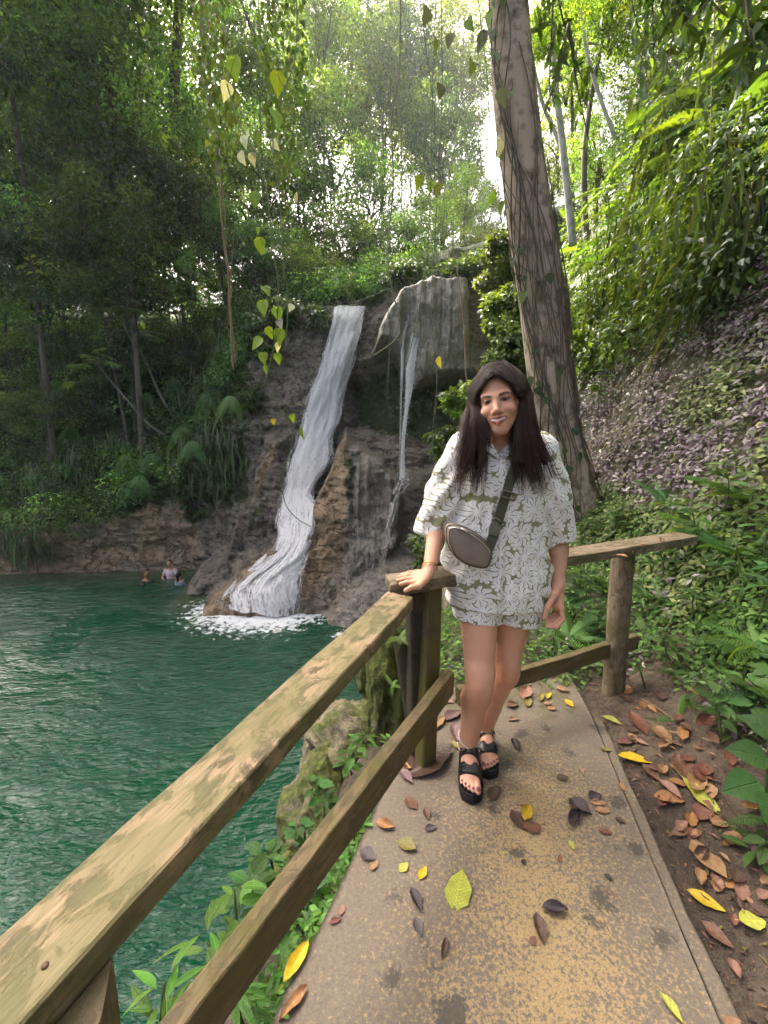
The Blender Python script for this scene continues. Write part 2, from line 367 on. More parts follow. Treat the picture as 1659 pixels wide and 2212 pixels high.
M['wood_low'] = wood_mat('dark_mossy_timber', (.17, .125, .065), (.05, .036, .02), (.13, .115, .025), .6, .8)
M['wood_grey'] = wood_mat('grey_weathered_timber', (.25, .195, .125), (.085, .065, .042), (.15, .13, .05), .45, .7)
M['wood_post'] = wood_mat('mossy_post_timber', (.12, .092, .05), (.034, .025, .016), (.13, .125, .02), .8, .5)
M['wood_black'] = wood_mat('rotten_post_timber', (.050, .038, .027), (.016, .012, .01), (.06, .065, .012), .35, .3)

def bark_mat(name, light, dark, mossc, sc=6):
    t = NT(name); v = t.coord('Object'); a = t.noise(v, sc * .8, 7, .66); b = t.noise(t.coord('Object', (1, 1, .6)), sc * 2.2, 8, .68); sp = t.vor(v, sc * 1.6)
    f = t.math('ADD', t.math('MULTIPLY', a, .7), t.math('MULTIPLY', b, .45))
    c = t.ramp(f, [(.43, dark), (.51, tuple((x + y) * .5 for x, y in zip(light, dark))), (.57, light)])
    c = t.mix(t.ramp(sp, [(.1, .6), (.35, 0)]), c, dark)
    mo = t.attr('moss', 'Fac'); mf = t.ramp(t.math('ADD', mo, t.math('MULTIPLY', t.math('SUBTRACT', t.noise(v, sc * 1.1, 6, .7), .5), 1.4)), [(.42, 0), (.66, 1)])
    c = t.mix(t.math('MULTIPLY', mf, .85), c, mossc)
    return t.done(t.bsdf(c, .8, t.bump(t.math('ADD', f, t.math('MULTIPLY', t.noise(v, sc * 12, 4), .3)), .8, .03), .3))
M['bark'] = bark_mat('pale_lichen_bark', (.50, .41, .30), (.11, .082, .052), (.085, .075, .022))
M['bark_pale'] = bark_mat('white_bark', (.50, .49, .46), (.17, .16, .15), (.05, .06, .03), 2.5)
M['bark_dark'] = bark_mat('forest_bark', (.15, .13, .10), (.04, .034, .028), (.05, .065, .02), 3)

def water_mat():
    t = NT('green_pool_water'); v = t.coord('Object'); foam = t.attr('foam', 'Fac'); shal = t.attr('shallow', 'Fac')
    w1 = t.noise(t.coord('Object', (1, 2.3, 1), (0, 0, R(-28))), 1.9, 3, .5, .3); w2 = t.noise(t.coord('Object', (1, 2.6, 1), (0, 0, R(-22))), 6.5, 4, .55, .4)
    h = t.math('MULTIPLY', t.math('ADD', t.math('MULTIPLY', w1, 1.0), t.math('MULTIPLY', w2, .45)), t.math('MULTIPLY_ADD', t.ramp(t.noise(v, .45, 4, .6, .6), [(.38, 0), (.62, 1)]), 1.0, .35))
    fn = t.noise(t.coord('Object', (1, 1, 1)), 5.5, 8, .72, .5)
    ff = t.ramp(t.math('ADD', foam, t.math('MULTIPLY', t.math('SUBTRACT', fn, .5), 1.7)), [(.46, 0), (.66, 1)])
    c = t.mix(shal, t.mix(t.noise(v, .25, 3), (.002, .042, .018), (.004, .060, .028)), (.075, .105, .055))
    c = t.mix(ff, c, (.80, .84, .86))
    return t.done(t.bsdf(c, t.math('MULTIPLY_ADD', ff, .55, .05), t.bump(h, 1.0, .11), .5, IOR=1.33))
M['water'] = water_mat()

def fall_mat():
    t = NT('falling_white_water'); uv = t.coord('UV')
    m1 = t.N('ShaderNodeMapping'); t.l.new(uv, m1.inputs[0]); m1.inputs['Scale'].default_value = (20, 4.5, 1)
    m2 = t.N('ShaderNodeMapping'); t.l.new(uv, m2.inputs[0]); m2.inputs['Scale'].default_value = (60, 26, 1)
    a = t.noise(m1.outputs[0], 1, 5, .6, .5); b = t.noise(m2.outputs[0], 1, 4, .6)
    den = t.attr('dens', 'Fac')
    f = t.math('ADD', t.math('ADD', t.math('MULTIPLY', a, .75), t.math('MULTIPLY', b, .55)), t.math('SUBTRACT', den, .5))
    al = t.ramp(f, [(.48, 0), (.70, 1)])
    c = t.mix(b, (.90, .92, .93), (.97, .98, .985))
    # a cloud of drops catches light from all round: blend the sheet normal towards the open sky
    bn = t.bump(t.math('ADD', a, b), .5, .06); vm = t.N('ShaderNodeVectorMath', operation='MULTIPLY_ADD'); t.l.new(bn, vm.inputs[0]); vm.inputs[1].default_value = (.55, .55, .55); vm.inputs[2].default_value = (0, -.15, .75)
    nn = t.N('ShaderNodeVectorMath', operation='NORMALIZE'); t.l.new(vm.outputs[0], nn.inputs[0])
    d = t.bsdf(c, .6, nn.outputs[0], .2)
    tr = t.N('ShaderNodeBsdfTranslucent'); t.set(tr.inputs[0], (.88, .92, .95)); mx = t.N('ShaderNodeMixShader'); mx.inputs[0].default_value = .3
    t.l.new(d, mx.inputs[1]); t.l.new(tr.outputs[0], mx.inputs[2])
    tp = t.N('ShaderNodeBsdfTransparent'); m = t.N('ShaderNodeMixShader'); t.set(m.inputs[0], al); t.l.new(tp.outputs[0], m.inputs[1]); t.l.new(mx.outputs[0], m.inputs[2])
    return t.done(m.outputs[0])
M['fall'] = fall_mat()
def plain(name, c, rough=.5, spec=.5, **k):
    t = NT(name); n = t.noise(t.coord('Object'), 90, 4); cc = t.mix(.4, c, t.mix(n, (.6, .6, .6), (1.4, 1.4, 1.4)), 'MULTIPLY')
    return t.done(t.bsdf(cc, rough, t.bump(n, .15, .002), spec, **k))
M['spray'] = plain('water_spray', (.88, .91, .93), .5)
# ------------------------------------------------------------------ the setting: cliff, pool, falls, bank, path
WZ = -3.65                                          # pool level
XS = np.array([-40, -26, -14.4, -10, -7.5, -5.6, -4.2, -1.2, 0.2, 2.0, 4.5, 8, 14, 22])
Y_W = np.array([13, 13.2, 15.0, 15.6, 15.8, 15.4, 14.9, 14.6, 13.9, 13.0, 12.6, 13.5, 15, 16])
Z_T = np.array([-1.4, -1.5, -1.6, -1.1, .4, 3.2, 5.75, 5.9, 6.3, 6.3, 6.5, 8, 9, 9])
def cliff_base(X, z):
    yw = np.interp(X, XS, Y_W); zt = np.interp(X, XS, Z_T)
    lean = .10 * (z - WZ)
    up = np.maximum(z - zt, 0)
    k = np.interp(X, [-6, -4.5], [7.5, 2.0])
    back = .62 * np.minimum(up, k) + 3.2 * np.maximum(up - k, 0)
    flat = sstep(0, .5, up) * np.where((X > -5) & (X < 5), 1.6, .25)
    return yw + lean + back + flat
def wpoly(pts, Y): return [(p[0], p[2]) for p in (P(x, y, Y) for x, y in pts)]
SPUR = wpoly([(606, 945), (560, 960), (538, 1010), (520, 1090), (498, 1150), (470, 1205), (398, 1268), (440, 1320), (560, 1300), (625, 1180), (626, 1050)], 13.6)
APRON = wpoly([(606, 1168), (684, 1150), (668, 1250), (655, 1360), (470, 1360), (462, 1282), (530, 1222)], 12.5)
TAN = wpoly([(733, 928), (765, 962), (806, 984), (850, 1036), (872, 1080), (868, 1150), (832, 1200), (762, 1236), (700, 1312), (636, 1322), (652, 1240), (676, 1165), (670, 1095), (690, 1045), (712, 1000)], 12.6)
SLAB = wpoly([(640, 1315), (756, 1200), (830, 1188), (905, 1165), (1010, 1220), (1010, 1420), (690, 1420), (672, 1362)], 11.6)
TUFA = wpoly([(806, 752), (832, 668), (868, 616), (930, 596), (1012, 598), (1016, 812), (984, 816), (930, 822), (898, 838), (884, 806), (862, 764), (838, 742)], 13.2)
CAVE = wpoly([(742, 800), (860, 770), (890, 835), (1010, 820), (1010, 960), (870, 950), (750, 918)], 13.6)
LEDGE = wpoly([(872, 1040), (905, 1030), (960, 1050), (960, 1200), (840, 1200), (850, 1110)], 12.5)
PAN = wpoly([(640, 1040), (600, 1160), (676, 1160), (700, 1040), (745, 920), (790, 700), (792, 650), (716, 650), (690, 790), (650, 940)], 14.0)
def cliff_Y(X, z):
    Y = cliff_base(X, z); p3 = np.stack([X, Y * 0 + 3.3, z], -1)
    n1 = fbm(p3, .55, 4, 3); Y = Y - .55 * n1 * sstep(-5, -3, z)
    Y = Y - .20 * fbm(p3 * np.array([.6, 1, 2.2]) + .5 * n1[..., None], .8, 6, 9, True) - .16 * fbm(p3, 1.7, 5, 19, True)          # strata
    wx_, wz_ = .40 * fbm(p3, 1.3, 5, 31), .32 * fbm(p3, 1.5, 5, 41)
    def sd(poly, w, wp=1.0): return sstep(-w, w, poly_sd(X + wp * wx_, z + wp * wz_, poly))
    Y = Y + .45 * sstep(-.5, .5, poly_sd(X, z, PAN)) * sstep(-1, 2, z)          # water-worn chute
    k = sd(SPUR, .28); Y = Y * (1 - k) + k * (13.0 + .24 * (z - WZ) - .35 * fbm(p3, 1.0, 5, 5) - .15 * fbm(p3, 2.3, 5, 25, True))
    k = sd(CAVE, .35); Y = Y + k * .85
    k = sd(SLAB, .25); Y = Y * (1 - k) + k * (10.75 + .60 * (z - WZ) - .16 * fbm(p3, 1.6, 5, 6) - .08 * fbm(p3, 3.4, 4, 26, True) - .25 * (X + 1.5))
    k = sd(LEDGE, .3); Y = Y * (1 - k) + k * (12.1 + .15 * (z - WZ) - .2 * fbm(p3, 1.5, 4, 8))
    k = sd(APRON, .35); Y = Y * (1 - k) + k * (11.35 + .55 * (z - WZ) - .2 * fbm(p3, 1.8, 5, 7) - .1 * fbm(p3, 4, 4, 27, True))
    fl = .16 * fbm(np.stack([X * 3.2, X * 0, z * .30], -1), 1, 4, 12, True)
    k = sd(TAN, .18); Y = Y * (1 - k) + k * (11.55 + .27 * (z - WZ) - .30 * fbm(p3, 1.1, 6, 10) - .16 * fbm(p3, 2.6, 5, 20, True) - 1.7 * fl * sstep(-1.5, -1.0, X))
    k = sd(TUFA, .16, .35); Y = Y * (1 - k) + k * (12.9 + .10 * np.maximum(0, z - 4.5) ** 2 * .55 - 1.5 * fl - .12 * fbm(p3, 2.5, 3, 14))
    return Y - .05 * fbm(p3, 3.5, 4, 21) - .02 * fbm(p3, 11, 3, 23)
gx = np.concatenate([np.arange(-40, -16, .6), np.arange(-16, -8.5, .13), np.arange(-8.5, 2.6, .05), np.arange(2.6, 22, .4)])
gz = np.concatenate([np.arange(-4.9, 6.8, .05), np.arange(6.8, 9, .2), np.arange(9, 17, .5)])
GX, GZ = np.meshgrid(gx, gz); GY = cliff_Y(GX, GZ)
def Yc(X, z):                                       # bilinear look-up of the cliff relief
    X = np.asarray(X, float); z = np.asarray(z, float)
    i = np.clip(np.searchsorted(gx, X) - 1, 0, len(gx) - 2); j = np.clip(np.searchsorted(gz, z) - 1, 0, len(gz) - 2)
    fx = np.clip((X - gx[i]) / (gx[i + 1] - gx[i]), 0, 1); fz = np.clip((z - gz[j]) / (gz[j + 1] - gz[j]), 0, 1)
    return (GY[j, i] * (1 - fx) + GY[j, i + 1] * fx) * (1 - fz) + (GY[j + 1, i] * (1 - fx) + GY[j + 1, i + 1] * fx) * fz
def onwall(px, py, off=0.0):                        # where a line of sight meets the cliff
    d = ray(px, py); ys = np.arange(9.5, 60, .06); X = d[0] / d[1] * ys; z = CAM_Z + d[2] / d[1] * ys
    hit = np.nonzero(ys >= Yc(X, z) - off)[0]; k = hit[0] if len(hit) else len(ys) - 1
    return np.array([X[k], ys[k], z[k]])
def grid_faces(nz, nx):
    j, i = np.meshgrid(np.arange(nz - 1), np.arange(nx - 1), indexing='ij'); a = j * nx + i
    return np.stack([a, a + 1, a + nx + 1, a + nx], -1).reshape(-1, 4)
def pmask(poly, w=.25): return sstep(-w, w, poly_sd(GX, GZ, poly))
zt_g = np.interp(GX, XS, Z_T)
tan = np.clip(.95 * pmask(TAN) * sstep(-.85, -1.3, GX) + .85 * pmask(APRON) + .45 * pmask(SLAB) * sstep(-2.5, -3.2, GZ) + .55 * sstep(-6.0, -7.5, GX) * sstep(0, -1, GZ), 0, 1)
tan = np.clip(tan + .7 * pmask(wpoly([(560, 960), (600, 950), (545, 1090), (520, 1150)], 13.4), .15), 0, 1)
flute = np.clip(pmask(TUFA, .1) + .75 * pmask(TAN) * sstep(-1.3, -.85, GX) * sstep(-2.6, -1.9, GZ) + .5 * pmask(SLAB), 0, 1)
moss = np.clip(sstep(-.9, .5, GZ - zt_g) * np.where(pmask(TUFA, .3) > .5, .0, 1) + .55 * sstep(-4.3, -5.2, GX) * sstep(-2.4, -.6, GZ) + .62 * pmask(CAVE, .3)
               + .55 * pmask(wpoly([(545, 1090), (520, 1150), (540, 1160), (575, 1100), (580, 1060)], 13.3)) + .45 * pmask(wpoly([(725, 985), (745, 1080), (780, 1090), (775, 1000), (750, 965)], 12.4)) + .55 * pmask(wpoly([(800, 670), (845, 660), (820, 740), (790, 760)], 13.6)), 0, 1.1)
wet = np.clip(.75 * pmask(SLAB) * .5 + .8 * pmask(CAVE) + .55 * pmask(PAN, .6) + .5 * pmask(TAN) * sstep(-1.3, -.85, GX) + .7 * pmask(LEDGE) + .45 * pmask(SPUR) * (1 - tan) + .5 * sstep(-7, -5.5, GX) * sstep(3, 0, GZ) * (GX < -2), 0, 1)
cl = link('cliff', make_mesh('cliff', np.stack([GX, GY, GZ], -1).reshape(-1, 3), grid_faces(len(gz), len(gx)), True,
     attrs={'tan': tan.ravel(), 'moss': moss.ravel(), 'flute': flute.ravel(), 'wet': wet.ravel()}, mats=[M['rock']]))
tag(cl, 'layered wet limestone cliff behind the waterfall and pool', kind='structure')

# pool
wx = np.concatenate([np.arange(-42, -16, 1.0), np.arange(-16, 6, .12)]); wy = np.arange(.2, 18.5, .12)
WX, WY = np.meshgrid(wx, wy); b0 = PZ(558, 1330, WZ)
dd = np.hypot((WX - b0[0]) / 1.25, (WY - b0[1] - .5) / .95)
foam = np.clip(1.12 - dd / 2.5, 0, 1) ** .9
b1 = PZ(705, 1372, WZ); foam = np.maximum(foam, np.clip(.75 - np.hypot(WX - b1[0] - .4, WY - b1[1]) / .8, 0, 1))
yb = Yc(WX, WX * 0 + WZ); sh = np.clip(1 - (yb - WY) / 1.9, 0, 1) * (WX < -5.2) * .9
ap = np.stack([WX, WY, WX * 0], -1)
Zw = WZ + .030 * fbm(ap * np.array([1, 2.2, 1]), .8, 3, 50) + .05 * foam * fbm(ap, 3.2, 3, 51)
tag(link('pool_water', make_mesh('pool_water', np.stack([WX, WY, Zw], -1).reshape(-1, 3), grid_faces(len(wy), len(wx)), True,
    attrs={'foam': foam.ravel(), 'shallow': sh.ravel()}, mats=[M['water']])), 'dark green rippled water of the waterfall pool', kind='structure')

# falls: ribbons that follow the rock
def ribbon(name, rows, off, dens, nx=26, ny=150, amp=.10, seed=1, free=(), parent=None, edge=.55):
    rows = np.array(rows, float); L = []; Rr = []
    for (xl, yl, xr, yr) in rows:
        L.append(onwall(xl, yl) - np.array([0, off, 0])); Rr.append(onwall(xr, yr) - np.array([0, off, 0]))
    L = np.array(L); Rr = np.array(Rr)
    for k in free: L[k, 1] = L[k - 1, 1] - .03; Rr[k, 1] = Rr[k - 1, 1] - .03
    for A, cx, cyy in ((L, 0, 1), (Rr, 2, 3)):       # keep the sight lines after the depth edits
        for k in range(len(A)): A[k] = P(rows[k, cx], rows[k, cyy], A[k, 1])
    for A in (L, Rr):
        A[:, 1] = np.minimum.accumulate(np.convolve(np.pad(A[:, 1], 1, 'edge'), [.25, .5, .25], 'valid')) if len(A) > 3 else A[:, 1]
    Lc, Rc = catmull(L, ny), catmull(Rr, ny); u = np.linspace(0, 1, nx)
    V = Lc[:, None] * (1 - u[None, :, None]) + Rc[:, None] * u[None, :, None]
    ln = np.concatenate([[0], np.cumsum(np.linalg.norm(np.diff((Lc + Rc) / 2, axis=0), axis=1))]); wd = np.linalg.norm(Rc - Lc, axis=1)
    bul = np.sin(np.pi * u) * .5
    nz_ = fbm(np.stack(np.broadcast_arrays(u[None] * wd[:, None] * 3.2, ln[:, None] * .55, u[None] * 0 + seed), -1), 1, 4, seed)
    V[..., 1] -= amp * (nz_ + bul[None])
    V[..., 0] += .5 * amp * fbm(np.stack(np.broadcast_arrays(u[None] * 2 + 9, ln[:, None] * 1.3, u[None] * 0 + seed), -1), 1, 3, seed + 5)
    e = np.minimum(u, 1 - u); dn = np.broadcast_to(dens * np.ones(ny)[:, None] - edge * (1 - sstep(0, .22, e))[None], (ny, nx)).copy() if np.isscalar(dens) else np.interp(np.linspace(0, 1, ny), np.linspace(0, 1, len(dens)), dens)[:, None] - edge * (1 - sstep(0, .22, e))[None]
    uv = np.stack(np.broadcast_arrays(u[None] * np.ones((ny, 1)) * np.maximum(.35, wd.mean() / 1.4), ln[:, None] / 3.0), -1)
    me = make_mesh(name, V.reshape(-1, 3), grid_faces(ny, nx), True, uv=uv.reshape(-1, 2), attrs={'dens': dn.ravel()}, mats=[M['fall']])
    return link(name, me, parent), V
MAIN = [(722, 664, 792, 660), (718, 686, 787, 680), (708, 740, 777, 730), (694, 790, 765, 776), (674, 846, 750, 838), (658, 908, 734, 900), (642, 960, 718, 944),
        (628, 1004, 712, 996), (616, 1064, 684, 1046), (608, 1124, 676, 1116), (592, 1180, 676, 1160), (540, 1226, 664, 1214), (482, 1284, 652, 1258), (478, 1322, 640, 1332)]
fall, FV = ribbon('waterfall', MAIN, .14, [.95, 1.1, 1.2, 1.2, 1.18, 1.15, 1.0, .92], seed=3, amp=.16)
tag(fall, 'main white waterfall pouring down the cliff into the pool', 'waterfall', kind='structure')
f2, _ = ribbon('veil', [(a - 7, b, c + 5, d) for a, b, c, d in MAIN], .34, [.46, .56, .64, .62, .60, .56, .50, .52], seed=8, amp=.26, parent=fall, edge=.25)
def spray(name, V, n, parent, spread=.22, seed=1):
    r = np.random.default_rng(seed); ny, nx = V.shape[:2]; k = r.integers(4, ny, n); i = r.integers(0, nx, n)
    c = V[k, i] + r.normal(0, spread, (n, 3)) * np.array([.55, .7, .55]); c[:, 1] -= .1; s = r.uniform(.003, .009, n)
    t = np.array([(1, 1, 1), (1, -1, -1), (-1, 1, -1), (-1, -1, 1)], float) * np.array([.7, .7, 1.6]); F = np.array([(0, 1, 2), (0, 3, 1), (0, 2, 3), (1, 3, 2)])
    VV = (c[:, None] + t[None] * s[:, None, None]).reshape(-1, 3); FF = (F[None] + 4 * np.arange(n)[:, None, None]).reshape(-1, 3)
    return tag(link(name, make_mesh(name, VV, FF, False, mats=[M['spray']]), parent), kind='stuff')
spray('droplets', FV, 3800, fall, seed=4)
SIDE = [(915, 604, 952, 602), (904, 640, 936, 636), (890, 700, 920, 694), (878, 770, 904, 764), (870, 826, 894, 824), (866, 890, 882, 890), (861, 960, 875, 960), (856, 1026, 876, 1028)]
side, SV = ribbon('side_waterfall', SIDE, .06, [.22, .34, .46, .56, .62, .56, .50, .60], nx=14, ny=110, amp=.05, seed=12, free=(5, 6, 7), edge=.30)
tag(side, 'thin side cascade sliding over the fluted grey overhang', 'waterfall', kind='structure')
ribbon('strand', [(888, 650, 898, 648), (876, 690, 886, 688), (866, 745, 874, 743), (860, 830, 866, 830), (858, 920, 862, 920), (857, 1016, 862, 1016)], .06, [.15, .34, .5, .5, .42, .40], nx=6, ny=80, amp=.03, seed=15, free=(4, 5), parent=side, edge=.2)
ribbon('strand', [(940, 604, 975, 603), (932, 660, 958, 660), (920, 730, 940, 730), (908, 800, 922, 800)], .05, [.30, .24, .22, .18], nx=9, ny=60, amp=.03, seed=16, parent=side, edge=.25)
ribbon('strand', [(845, 690, 862, 688), (835, 730, 850, 728), (822, 752, 836, 752)], .05, [.2, .2, .1], nx=6, ny=40, amp=.03, seed=17, parent=side, edge=.25)
ribbon('splash_shelf', [(852, 1018, 884, 1020), (846, 1036, 896, 1038), (842, 1052, 884, 1056), (838, 1075, 866, 1078), (834, 1115, 858, 1118), (826, 1160, 848, 1162), (818, 1200, 842, 1202)], .06, [.34, .38, .38, .38, .38, .36, .32], nx=12, ny=80, amp=.08, seed=19, parent=side, edge=.45)
ribbon('slab_wash', [(818, 1196, 850, 1198), (770, 1230, 850, 1236), (720, 1290, 800, 1310), (690, 1362, 760, 1390)], .05, [.30, .22, .16, .2], nx=14, ny=60, amp=.03, seed=22, parent=side, edge=.3)
spray('droplets', SV, 900, side, .10, seed=6)

# near bank and hillside
def xl(Y): return -.2428 + .385 * (Y - .78)        # left edge of the path
def H(X, Y):
    p3 = np.stack([X, Y, X * 0], -1)
    d = X - (1.27 + .12 * np.maximum(Y, -1)) + .10 * fbm(p3, .7, 3, 60)
    hill = .20 * np.logaddexp(0, d / .22) + .36 * np.maximum(d - .2, 0) ** 1.9 * sstep(-1.5, 3.0, Y) + .25 * np.maximum(d, 0) * sstep(0, 3, Y)
    hill = np.where(hill > 9, 9 + .35 * (hill - 9), hill)
    xe = np.where(Y < 3, xl(Y) - .52, np.interp(Y, [3, 4, 6, 8, 10, 13, 15], [xl(3) - .52, .6, 1.3, 1.6, 1.4, 1.2, 1.2])) + .16 * fbm(p3, 1.6, 4, 61)
    s = xe - X
    drop = -5.2 * sstep(-.12, .95, s) - .32 * sstep(-.6, 0, s)
    z = -.055 + hill + drop + .035 * fbm(p3, 2.2, 4, 62) + .018 * fbm(p3, 9, 3, 63)
    far = .16 * np.maximum(Y - 2.6, 0) * sstep(.2, 1.4, X - xe)
    return z + np.minimum(far, 1.5)
def ground(x, y): return float(H(np.array([x]), np.array([y]))[0])
hx = np.concatenate([np.arange(-3, -1.4, .1), np.arange(-1.4, 2.8, .035), np.arange(2.8, 7, .12), np.arange(7, 30, .6)])
hy = np.concatenate([np.arange(-3, 0, .15), np.arange(0, 4.4, .035), np.arange(4.4, 12, .12), np.arange(12, 20, .5)])
HX, HY = np.meshgrid(hx, hy); HZ = H(HX, HY)
inpath = (HX > xl(HY) + .02) & (HX < .72 + .205 * HY) & (HY < 2.2)
HZ = np.where(inpath, np.minimum(HZ, -.03), HZ)
mo = np.clip(.35 + .6 * sstep(.15, .6, HZ) + .25 * sstep(.5, .1, HY) - .35 * sstep(.3, .0, HZ) * sstep(.4, .8, HY), 0, 1)
tag(link('hillside_ground', make_mesh('hillside_ground', np.stack([HX, HY, HZ], -1).reshape(-1, 3), grid_faces(len(hy), len(hx)), True, attrs={'moss': mo.ravel()}, mats=[M['soil']])), 'damp brown soil bank beside the path', kind='structure')

# concrete walkway: slab + border strip along its right edge
def lineX(a, b):
    A, B = PZ(*a), PZ(*b); k = (B[0] - A[0]) / (B[1] - A[1]); return lambda Y: A[0] + k * (Y - A[1])
inX = lineX((1283, 1556), (1557, 2212)); outX = lineX((1300, 1551), (1602, 2209))
ys = np.arange(-1.6, 2.2, .022); us = np.linspace(0, 1, 62)
Yg = ys[:, None] + 0 * us[None]
lft = xl(ys) - .02 + .03 * fbm(np.stack([ys * 0, ys, ys * 0], -1), 5, 3, 71)
rgt = inX(ys) - .0015
Xg = lft[:, None] * (1 - us) + rgt[:, None] * us; Yg = Yg + sstep(.85, 1, (ys / 2.2))[:, None] * (.10 * fbm(np.stack([Xg * 3, Yg * 0, Yg * 0], -1), 1, 3, 72) + .22 * (us[None] - .2))
p3 = np.stack([Xg, Yg, Xg * 0], -1); Zg = .004 * fbm(p3, 4, 4, 73) + .0025 * fbm(p3, 22, 3, 74)
def skirted(Xg, Yg, Zg, depth):
    nz, nx = Xg.shape; V = np.stack([Xg, Yg, Zg], -1).reshape(-1, 3); F = [grid_faces(nz, nx)]; n = len(V)
    for idx in (np.arange(nz) * nx, np.arange(nz)[::-1] * nx + nx - 1, np.arange(nx)[::-1] , (nz - 1) * nx + np.arange(nx)):
        B = V[idx] - np.array([0, 0, depth]); b0 = len(V); V = np.vstack([V, B]); k = np.arange(len(idx) - 1)
        F.append(np.stack([idx[k + 1], idx[k], b0 + k, b0 + k + 1], -1))
    return V, np.vstack(F), n
V, F, n = skirted(Xg, Yg, Zg, .12)
cen = np.clip(1 - 1.9 * np.abs(us[None] - .62), 0, 1) * sstep(2.0, 1.35, Yg) * sstep(0, .12, us)[None]
pa = np.concatenate([(cen * .92 - .08).ravel(), np.zeros(len(V) - n)])
ms = np.concatenate([(.55 * sstep(1.65, 2.0, Yg) + .35 * sstep(.14, 0, us)[None] + .25 * sstep(.5, .1, Yg)).ravel(), np.ones(len(V) - n) * .8])
path = link('path', make_mesh('path', V, F, True, attrs={'paint': pa, 'moss': ms}, mats=[M['path']])); tag(path, 'worn concrete walkway with rubbed yellow paint', kind='structure')
ub = np.linspace(0, 1, 8); yb_ = ys[ys < 1.93]
Xb = (inX(yb_) + .0015)[:, None] * (1 - ub) + (outX(yb_) + .012 * fbm(np.stack([yb_, yb_ * 0, yb_ * 0], -1), 8, 3, 75))[:, None] * ub; Yb = yb_[:, None] + 0 * ub[None]
Zb = -.001 + .003 * fbm(np.stack([Xb, Yb, Xb * 0], -1), 7, 4, 76) - .02 * (ub[None] > .95)
V, F, n = skirted(Xb, Yb, Zb, .13)
link('border_strip', make_mesh('border_strip', V, F, True, attrs={'paint': np.full(len(V), .12), 'moss': np.full(len(V), .12)}, mats=[M['path']]), path)
# ------------------------------------------------------------------ wooden railing, posts, rocks
def beam(name, a, b, wid, thick, mat, parent, seed=1, up=(0, 0, 1), n=60, chip=.004, bow=0.0, k=5, endcut=None):
    """sawn board with its own local axes (x along the grain), worn edges; a,b = centre line of the top face"""
    a, b = np.array(a, float), np.array(b, float); L = np.linalg.norm(b - a); x = (b - a) / L
    up = np.array(up, float); y = np.cross(up, x); y /= np.linalg.norm(y); z = np.cross(x, y)
    prof = []
    c = .07 * min(wid, thick)
    def side(p, q, m):
        for t in np.linspace(0, 1, m, endpoint=False): prof.append((p[0] + (q[0] - p[0]) * t, p[1] + (q[1] - p[1]) * t))
    w, t = wid / 2, thick
    pts = [(-w + c, 0), (w - c, 0), (w, -c), (w, -t + c), (w - c, -t), (-w + c, -t), (-w, -t + c), (-w, -c)]
    for i in range(8): side(pts[i], pts[(i + 1) % 8], 5 if i in (0, 4) else (4 if i in (2, 6) else 1))
    prof = np.array(prof); m = len(prof); s = np.linspace(0, L, n)
    V = np.zeros((n, m, 3)); V[..., 0] = s[:, None]; V[..., 1] = prof[None, :, 0]; V[..., 2] = prof[None, :, 1]
    if endcut: V[..., 0] += np.interp(s, [0, .25, L - .25, L], [endcut[0], 0, 0, endcut[1]])[:, None] * (prof[None, :, 0] / w)
    q = V * np.array([.35, 1, 1])
    nn = fbm(q, 22, 4, seed); V[..., 1] += chip * nn * (np.abs(prof[None, :, 0]) > w * .8); V[..., 2] += chip * .7 * fbm(q, 16, 4, seed + 9) + bow * np.sin(np.pi * s / L)[:, None]
    V[..., 1] += chip * 1.2 * fbm(V, 3, 2, seed + 3)
    V[0, :, 0] += .006 * fbm(V[0], 60, 2, seed); V[-1, :, 0] += .006 * fbm(V[-1], 60, 2, seed)
    i = np.arange(n - 1)[:, None] * m; j = np.arange(m)[None]; jj = (j + 1) % m
    Q = np.stack([i + j, i + m + j, i + m + jj, i + jj], -1).reshape(-1, 4)
    VV = V.reshape(-1, 3); c0, c1 = len(VV), len(VV) + 1; VV = np.vstack([VV, V[0].mean(0), V[-1].mean(0)])
    j = np.arange(m); T = np.vstack([np.stack([j, (j + 1) % m, np.full(m, c0)], -1), np.stack([(n - 1) * m + (j + 1) % m, (n - 1) * m + j, np.full(m, c1)], -1)])
    me = make_mesh(name, VV, [Q, T], True, mats=[mat])
    o = bpy.data.objects.new(name, me); COL.objects.link(o)
    o.matrix_world = Matrix(((x[0], y[0], z[0], a[0]), (x[1], y[1], z[1], a[1]), (x[2], y[2], z[2], a[2]), (0, 0, 0, 1)))
    if parent is not None: o.parent = parent
    me.set_sharp_from_angle(angle=R(32))
    return o
RZ1, RZ2 = .845, .872
rail = empty('wooden_railing', (0, 0, 0), 'weathered timber railing running along the path above the pool', 'railing')
a0, a1 = PZ(-20, 2145, RZ1), PZ(866, 1284, RZ1); dv = (a0 - a1); a0 = a1 + dv * 1.35
beam('top_rail', a0, a1, .108, .045, M['wood_top'], rail, 3, n=150, chip=.003, endcut=(0, .012))
b0_, b1_ = P(838, 1262, 1.515), P(1420, 1166, 2.20); b0_[2] = RZ2; b1_[2] = RZ2 - .005
dv = b1_ - b0_; b2_ = b0_ + dv * 1.16
beam('top_rail', b0_, b2_, .125, .045, M['wood_grey'], rail, 5, n=120, endcut=(.018, 0))
la, lb = np.array([-.352, .524, .455]), np.array([.272, 1.585, .455]); dv = lb - la
beam('lower_rail', la - dv * .6, lb, .040, .105, M['wood_low'], rail, 7, n=130, chip=.0035)
ra, rb = np.array([.335, 1.73, .285]), np.array([1.46, 2.25, .285])
beam('lower_rail', ra, rb, .038, .085, M['wood_low'], rail, 9, n=90)
